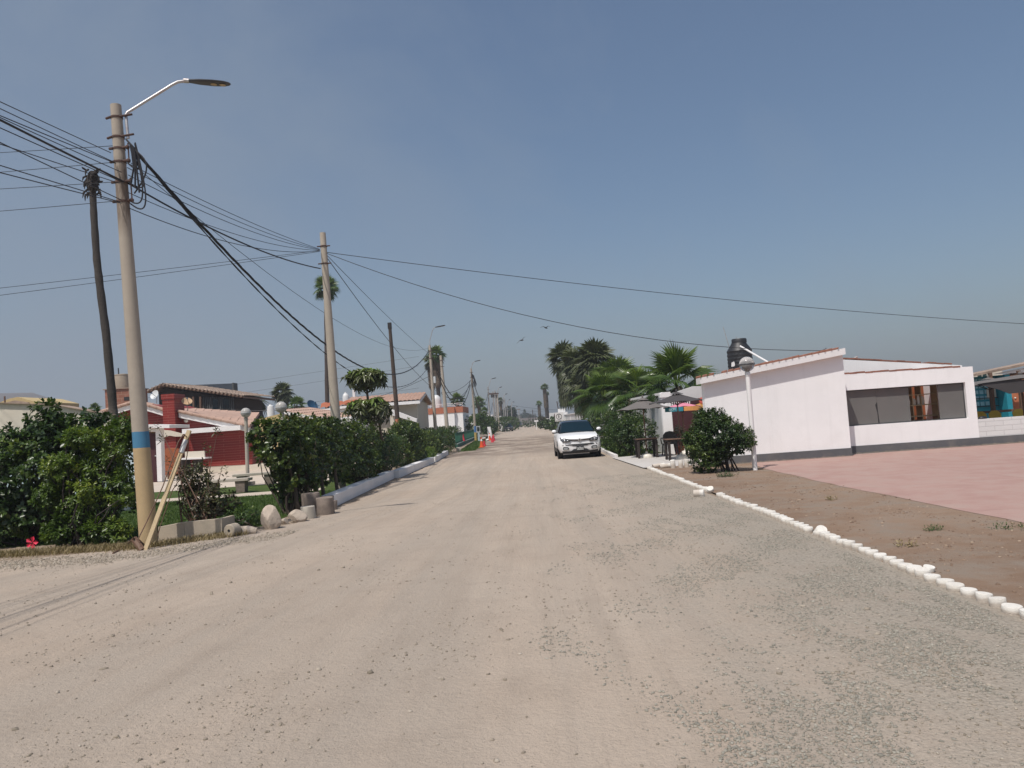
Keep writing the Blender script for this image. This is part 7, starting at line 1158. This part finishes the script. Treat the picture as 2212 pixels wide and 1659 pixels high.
# ================================================================== VEHICLES
def loft(mb, secs):
    n = len(secs[0]); k = len(mb.v)
    for s in secs: mb.v += [Vector(p) for p in s]
    for i in range(len(secs)-1):
        for j in range(n): q = k+i*n; mb.f.append((q+j, q+n+j, q+n+(j+1) % n, q+(j+1) % n))
    mb.f += [tuple(range(k, k+n)), tuple(reversed(range(k+(len(secs)-1)*n, k+len(secs)*n)))]; return mb
def car(name, label, cat, loc, rz, paint, roof, plate=None, detail=True, sc=(1, 1, 1), group=None):
    t = thing(name, label, cat, loc, group, rz); t.scale = sc; B = lambda mb, nm, m, par=None, **k: mb.build(nm, MATS[m], par or t, local=True, **k)
    def sec(y, zb, zm, zs, zt, wb, wm, wt): h = [(0, zb), (wb, zb), (wm, zm), (wm, (zm+zs)/2), (wm*.985, zs), (wt, zt-.012), (wt*.6, zt+.012), (0, zt+.018)]; return [(x, y, z) for x, z in h]+[(-x, y, z) for x, z in reversed(h[1:-1])]
    S = [(0, .36, .45, .68, .80, .60, .66, .56), (.03, .31, .44, .72, .855, .68, .76, .64), (.12, .28, .44, .76, .905, .74, .84, .72), (.3, .26, .45, .80, .945, .80, .885, .76), (.7, .26, .45, .86, .995, .82, .895, .79), (1.22, .26, .45, .92, 1.05, .82, .895, .80), (1.8, .26, .45, .96, 1.065, .82, .895, .83), (3.2, .26, .45, .98, 1.08, .82, .895, .83), (3.95, .3, .48, .98, 1.08, .80, .87, .80), (4.15, .36, .5, .95, 1.05, .74, .82, .74), (4.2, .45, .52, .85, .95, .68, .76, .66)]
    mb = MB(); loft(mb, [sec(*s) for s in S]); bd = B(mb, 'body', paint, smooth=True)
    def gs(y, z0, z1, w0, w1): h = [(w0, z0), (w0*.96, z0+(z1-z0)*.35), (w1*1.04, z1-.06), (w1*.96, z1-.005), (w1*.5, z1+.018), (0, z1+.022)]; return [(x, y, z) for x, z in h]+[(-x, y, z) for x, z in reversed(h[:-1])]
    mb = MB(); loft(mb, [gs(1.20, 1.03, 1.06, .77, .74), gs(1.98, 1.04, 1.495, .80, .60), gs(2.3, 1.05, 1.55, .80, .61), gs(2.9, 1.05, 1.575, .80, .61), gs(3.6, 1.05, 1.53, .79, .58), gs(4.05, 1.05, 1.12, .75, .70)]); B(mb, 'cabin', roof, smooth=True)
    mb = MB(); mb.prism([(-.71, 1.215, 1.072), (.71, 1.215, 1.072), (.585, 1.93, 1.475), (.3, 1.925, 1.492), (-.3, 1.925, 1.492), (-.585, 1.93, 1.475)], (0, .008, -.012)); ws = B(mb, 'windshield', 'car_glass')
    for v in ws.data.vertices: v.co += Vector((0, -.014, .022))
    mb = MB(); mb.prism([(-.3, 1.16, 1.075), (-.28, 1.16, 1.075), (.15, 1.20, 1.11), (.15, 1.20, 1.10)], (0, .01, .01)); B(mb, 'wiper', 'black_plastic')
    for s in (-1, 1):
        for y0, y1, ya, yb in ((1.62, 2.42, 2.02, 2.42), (2.47, 3.3, 2.47, 3.25)):
            mb = MB(); mb.prism([(s*.806, y0, 1.10), (s*.806, y1, 1.10), (s*.645, yb, 1.47), (s*.645, ya, 1.46)], (-s*.01, 0, 0)); B(mb, 'side_window', 'car_glass')
        mb = MB(); mb.tube([(s*.60, 2.2, 1.575), (s*.61, 2.35, 1.61), (s*.61, 3.4, 1.60), (s*.58, 3.55, 1.55)], .016, 6); B(mb, 'roof_rail', 'chrome')
        for y in (.85, 3.42):
            wl = bpy.data.objects.new('wheel', None); COL.objects.link(wl); wl.parent = t; wl.location = (s*.79, y, .335)
            mb = MB(); mb.lathe((0, 0, 0), [(.20, -.105), (.30, -.11), (.332, -.085), (.335, 0), (.332, .085), (.30, .11), (.20, .105)], 26, 'x', cap=False); B(mb, 'tyre', 'rubber', wl, smooth=True)
            mb = MB(); mb.lathe((0, 0, 0), [(.001, s*.07), (.05, s*.085), (.2, s*.06), (.225, s*.095)], 22, 'x', cap=False)
            for q in range(5): a = 2*math.pi*q/5; mb.box((s*.088, .11*math.cos(a), .11*math.sin(a)), (.03, .06, .06))
            B(mb, 'rim', 'rim', wl); mb = MB(); mb.lathe((0, 0, 0), [(.001, -s*.06), (.21, -s*.06)], 20, 'x', cap=False); B(mb, 'brake_disc', 'steel_dark', wl)
            mb = MB(); mb.lathe((s*.893, y, .36), [(.30, 0), (.41, 0), (.405, s*.006), (.30, s*.006)], 28, 'x', cap=False); B(mb, 'wheel_arch', 'black_plastic', smooth=False)
        mb = MB(); mb.bb(s*.86, s*.902, 1.22, 3.05, .265, .42); B(mb, 'sill', 'black_plastic')
        mb = MB(); mb.sph((s*.965, 1.36, 1.155), .1, 14, 8, (1.02, .62, .72)); mr = B(mb, 'mirror', paint, smooth='all'); mb = MB(); mb.bb(s*.86, s*1.045, 1.325, 1.40, 1.065, 1.105); B(mb, 'mirror_foot', 'black_plastic', mr)
        mb = MB(); mb.bb(s*.897, s*.901, 1.66, 1.668, .48, .98); mb.bb(s*.897, s*.901, 2.45, 2.458, .48, .98); dr_ = B(mb, 'door_seam', 'ink'); 
        for yy in (2.15, 2.95): mb = MB(); mb.bb(s*.893, s*.915, yy, yy+.18, .88, .91); B(mb, 'door_handle', 'chrome')
        # lamps
        def fy(x, z): return (.0 if x < .55 else .03*((x-.55)/.17)**1.5 if x < .72 else .03+.30*((x-.72)/.13)**1.6)+max(0., (z-.80))*1.1-.018
        hp = [(.36, .80), (.42, .70), (.71, .705), (.785, .79), (.80, .905), (.62, .865)]; 
        def patch(mb, pts, th=.03, off=0.): n = len(pts); vs = [(s*x, fy(x, z)+off-.03, z) for x, z in pts]; mb.prism(vs, (0, th+.05, 0)); return mb
        hl = B(patch(MB(), hp), 'headlight', 'black_plastic'); B(patch(MB(), [(.44, .725), (.68, .73), (.74, .79), (.755, .845), (.60, .82), (.43, .775)], .03, -.006), 'lens', 'lamp_glass', hl); mb = MB(); mb.sph((s*.62, fy(.62, .765)-.034, .765), .036, 12, 8); mb.sph((s*.50, fy(.5, .755)-.032, .755), .022, 12, 8); B(mb, 'bulb', 'chrome', hl, smooth='all')
        fg = B(patch(MB(), [(.45, .445), (.50, .375), (.69, .385), (.715, .44), (.69, .505), (.52, .50)]), 'fog_lamp', 'black_plastic'); B(patch(MB(), [(.50, .445), (.53, .39), (.665, .395), (.68, .47), (.53, .47)], .03, -.006), 'lens', 'fog_glass', fg)
    mb = MB(); mb.prism([(-.40, -.03, .81), (-.42, -.03, .755), (0, -.03, .725), (.42, -.03, .755), (.40, -.03, .81), (0, -.03, .785)], (0, .07, 0)); B(mb, 'grille_strip', 'dark_wood' if detail else 'chrome')
    mb = MB(); mb.lathe((0, -.035, .755), [(.030, 0), (.060, 0), (.066, .012), (.030, .012), (.030, 0)], 20, 'y', cap=False); mb.prism([(-.06, -.03, .765), (.06, -.03, .765), (.06, -.03, .745), (-.06, -.03, .745)], (0, .012, 0)); B(mb, 'emblem', 'chrome')
    mb = MB(); mb.prism([(-.73, .01, .555), (-.70, .01, .60), (-.3, -.02, .605), (.3, -.02, .605), (.70, .01, .60), (.73, .01, .555), (.36, -.02, .555), (.28, -.02, .52), (-.28, -.02, .52), (-.36, -.02, .555)], (0, .06, 0)); B(mb, 'bumper_strip', 'black_plastic')
    mb = MB(); mb.prism([(-.27, -.014, .40), (.27, -.014, .40), (.39, -.014, .305), (-.39, -.014, .305)], (0, .06, 0)); B(mb, 'lower_grille', 'ink'); mb = MB(); mb.prism([(-.74, .02, .335), (-.40, -.008, .30), (.40, -.008, .30), (.74, .02, .335), (.72, .05, .22), (-.72, .05, .22)], (0, .18, 0)); B(mb, 'bumper_skirt', 'black_plastic')
    mb = MB(); mb.bb(-.66, .66, .35, 3.9, .20, .27); B(mb, 'underbody', 'black_plastic')
    mb = MB(); mb.bb(-.155, .155, -.034, -.018, .345, .50); pl = B(mb, 'number_plate', 'ink' if detail else 'sign_white')
    if plate:
        mb = MB(); mb.bb(-.142, .142, -.037, -.0345, .357, .455); B(mb, 'plate_face', 'plate', pl); text('plate_number', plate, .098, MATS['ink'], pl, (0, -.0385, .405)).location = (0, -.0385, .405); text('plate_country', 'PERU', .032, MATS['sign_white'], pl, (0, 0, 0)).location = (0, -.036, .476)
    mb = MB(); mb.prism([(-.72, 4.085, 1.06), (.72, 4.085, 1.06), (.55, 3.66, 1.49), (-.55, 3.66, 1.49)], (0, .01, .02)); B(mb, 'rear_window', 'car_glass'); mb = MB(); mb.tube([(.2, 3.5, 1.55), (.2, 3.7, 1.68)], .012, 6); B(mb, 'aerial', 'black_plastic')
    return t
g = G(1253, 989); car('suv', 'white compact suv with a black roof parked facing the camera at the east kerb', 'car', (1.99, 32.35, .008), R(1.0), 'car_white', 'car_black', 'BKN-509')
v = P(1099, 931, 150.5); car('parked_car', 'dark blue black car parked nose forward under the far poles', 'car', (v.x, 150, .008), R(4), 'car_black', 'car_black', None, False, (1.0, 1.05, .98))
v = P(1119, 925, 245); pt = car('pickup', 'dark pickup truck far along the east verge', 'pickup', (v.x, 243, .008), R(-6), 'car_black', 'car_black', None, False, (1.08, 1.2, 1.15))
v = P(1086, 914, 380); car('far_car', 'tiny pale car crossing at the very end of the road', 'car', (v.x, 398, .3), R(80), 'car_white', 'car_black', None, False)
# ================================================================== BIRDS
def bird(label, c, span, bank, flap, heading):
    c = Vector(c); s = span/2; mb = MB(); nS = 9
    mb.sph((0, 0, 0), .11*span, 12, 8, (.52, 1.5, .5)); mb.sph((0, -.22*span, .015*span), .055*span, 10, 7, (.8, 1.1, .8)); mb.tube([(0, -.25*span, .01*span), (0, -.36*span, -.02*span)], [.02*span, .005*span], 6); mb.prism([(-.03*span, .12*span, 0), (.03*span, .12*span, 0), (.06*span, .27*span, .01), (-.06*span, .27*span, .01)], (0, 0, .012*span))
    for sg in (-1, 1):
        k = len(mb.v)
        for i in range(nS+1):
            f = i/nS; x = sg*s*f; z = flap*s*(1.5*f if f < .45 else .675-.9*(f-.45))*.62; ch = .15*span*(1-f*.62)*(1 if f < .95 else .5); y = .05*span*f-.04*span
            mb.v += [Vector((x, y-ch*.5, z+.012*span*(1-f))), Vector((x, y+ch*.5, z)), Vector((x, y, z+.028*span*(1-f)+.004)), Vector((x, y, z-.012*span*(1-f)-.002))]
        for i in range(nS):
            q = k+i*4
            for a, b in ((0, 2), (2, 1), (1, 3), (3, 0)): mb.f.append((q+a, q+b, q+4+b, q+4+a))
        mb.f.append((k+nS*4, k+nS*4+2, k+nS*4+1, k+nS*4+3))
    o = mb.build('bird', MATS['bird'], smooth='all', loc=tuple(c), local=True); o.rotation_euler = (R(8), bank, heading); return tag(o, label, 'bird', 'sea birds over the road')
bird('upper flying sea bird with raised wings above the road', P(1178.5, 708, 62), .98, R(-4), .62, R(150)); bird('lower flying sea bird banking with one wing down', P(1127, 735, 66), 1.12, R(-33), .35, R(20))
# ================================================================== AIR
mb = MB(); mb.bb(-1310, 910, -130, 1160, -1.0, 78); hz_ = mb.build('haze', MATS['dusty']); hz_['kind'] = 'stuff'
hm = bpy.data.materials.new('haze_air'); hm.use_nodes = True; hn = hm.node_tree; hn.nodes.remove(hn.nodes['Principled BSDF']); pv_ = hn.nodes.new('ShaderNodeVolumePrincipled'); pv_.inputs['Color'].default_value = (.86, .90, .96, 1); pv_.inputs['Density'].default_value = .0008; pv_.inputs['Anisotropy'].default_value = .25
hn.links.new(pv_.outputs[0], hn.nodes['Material Output'].inputs['Volume']); hz_.data.materials.clear(); hz_.data.materials.append(hm)
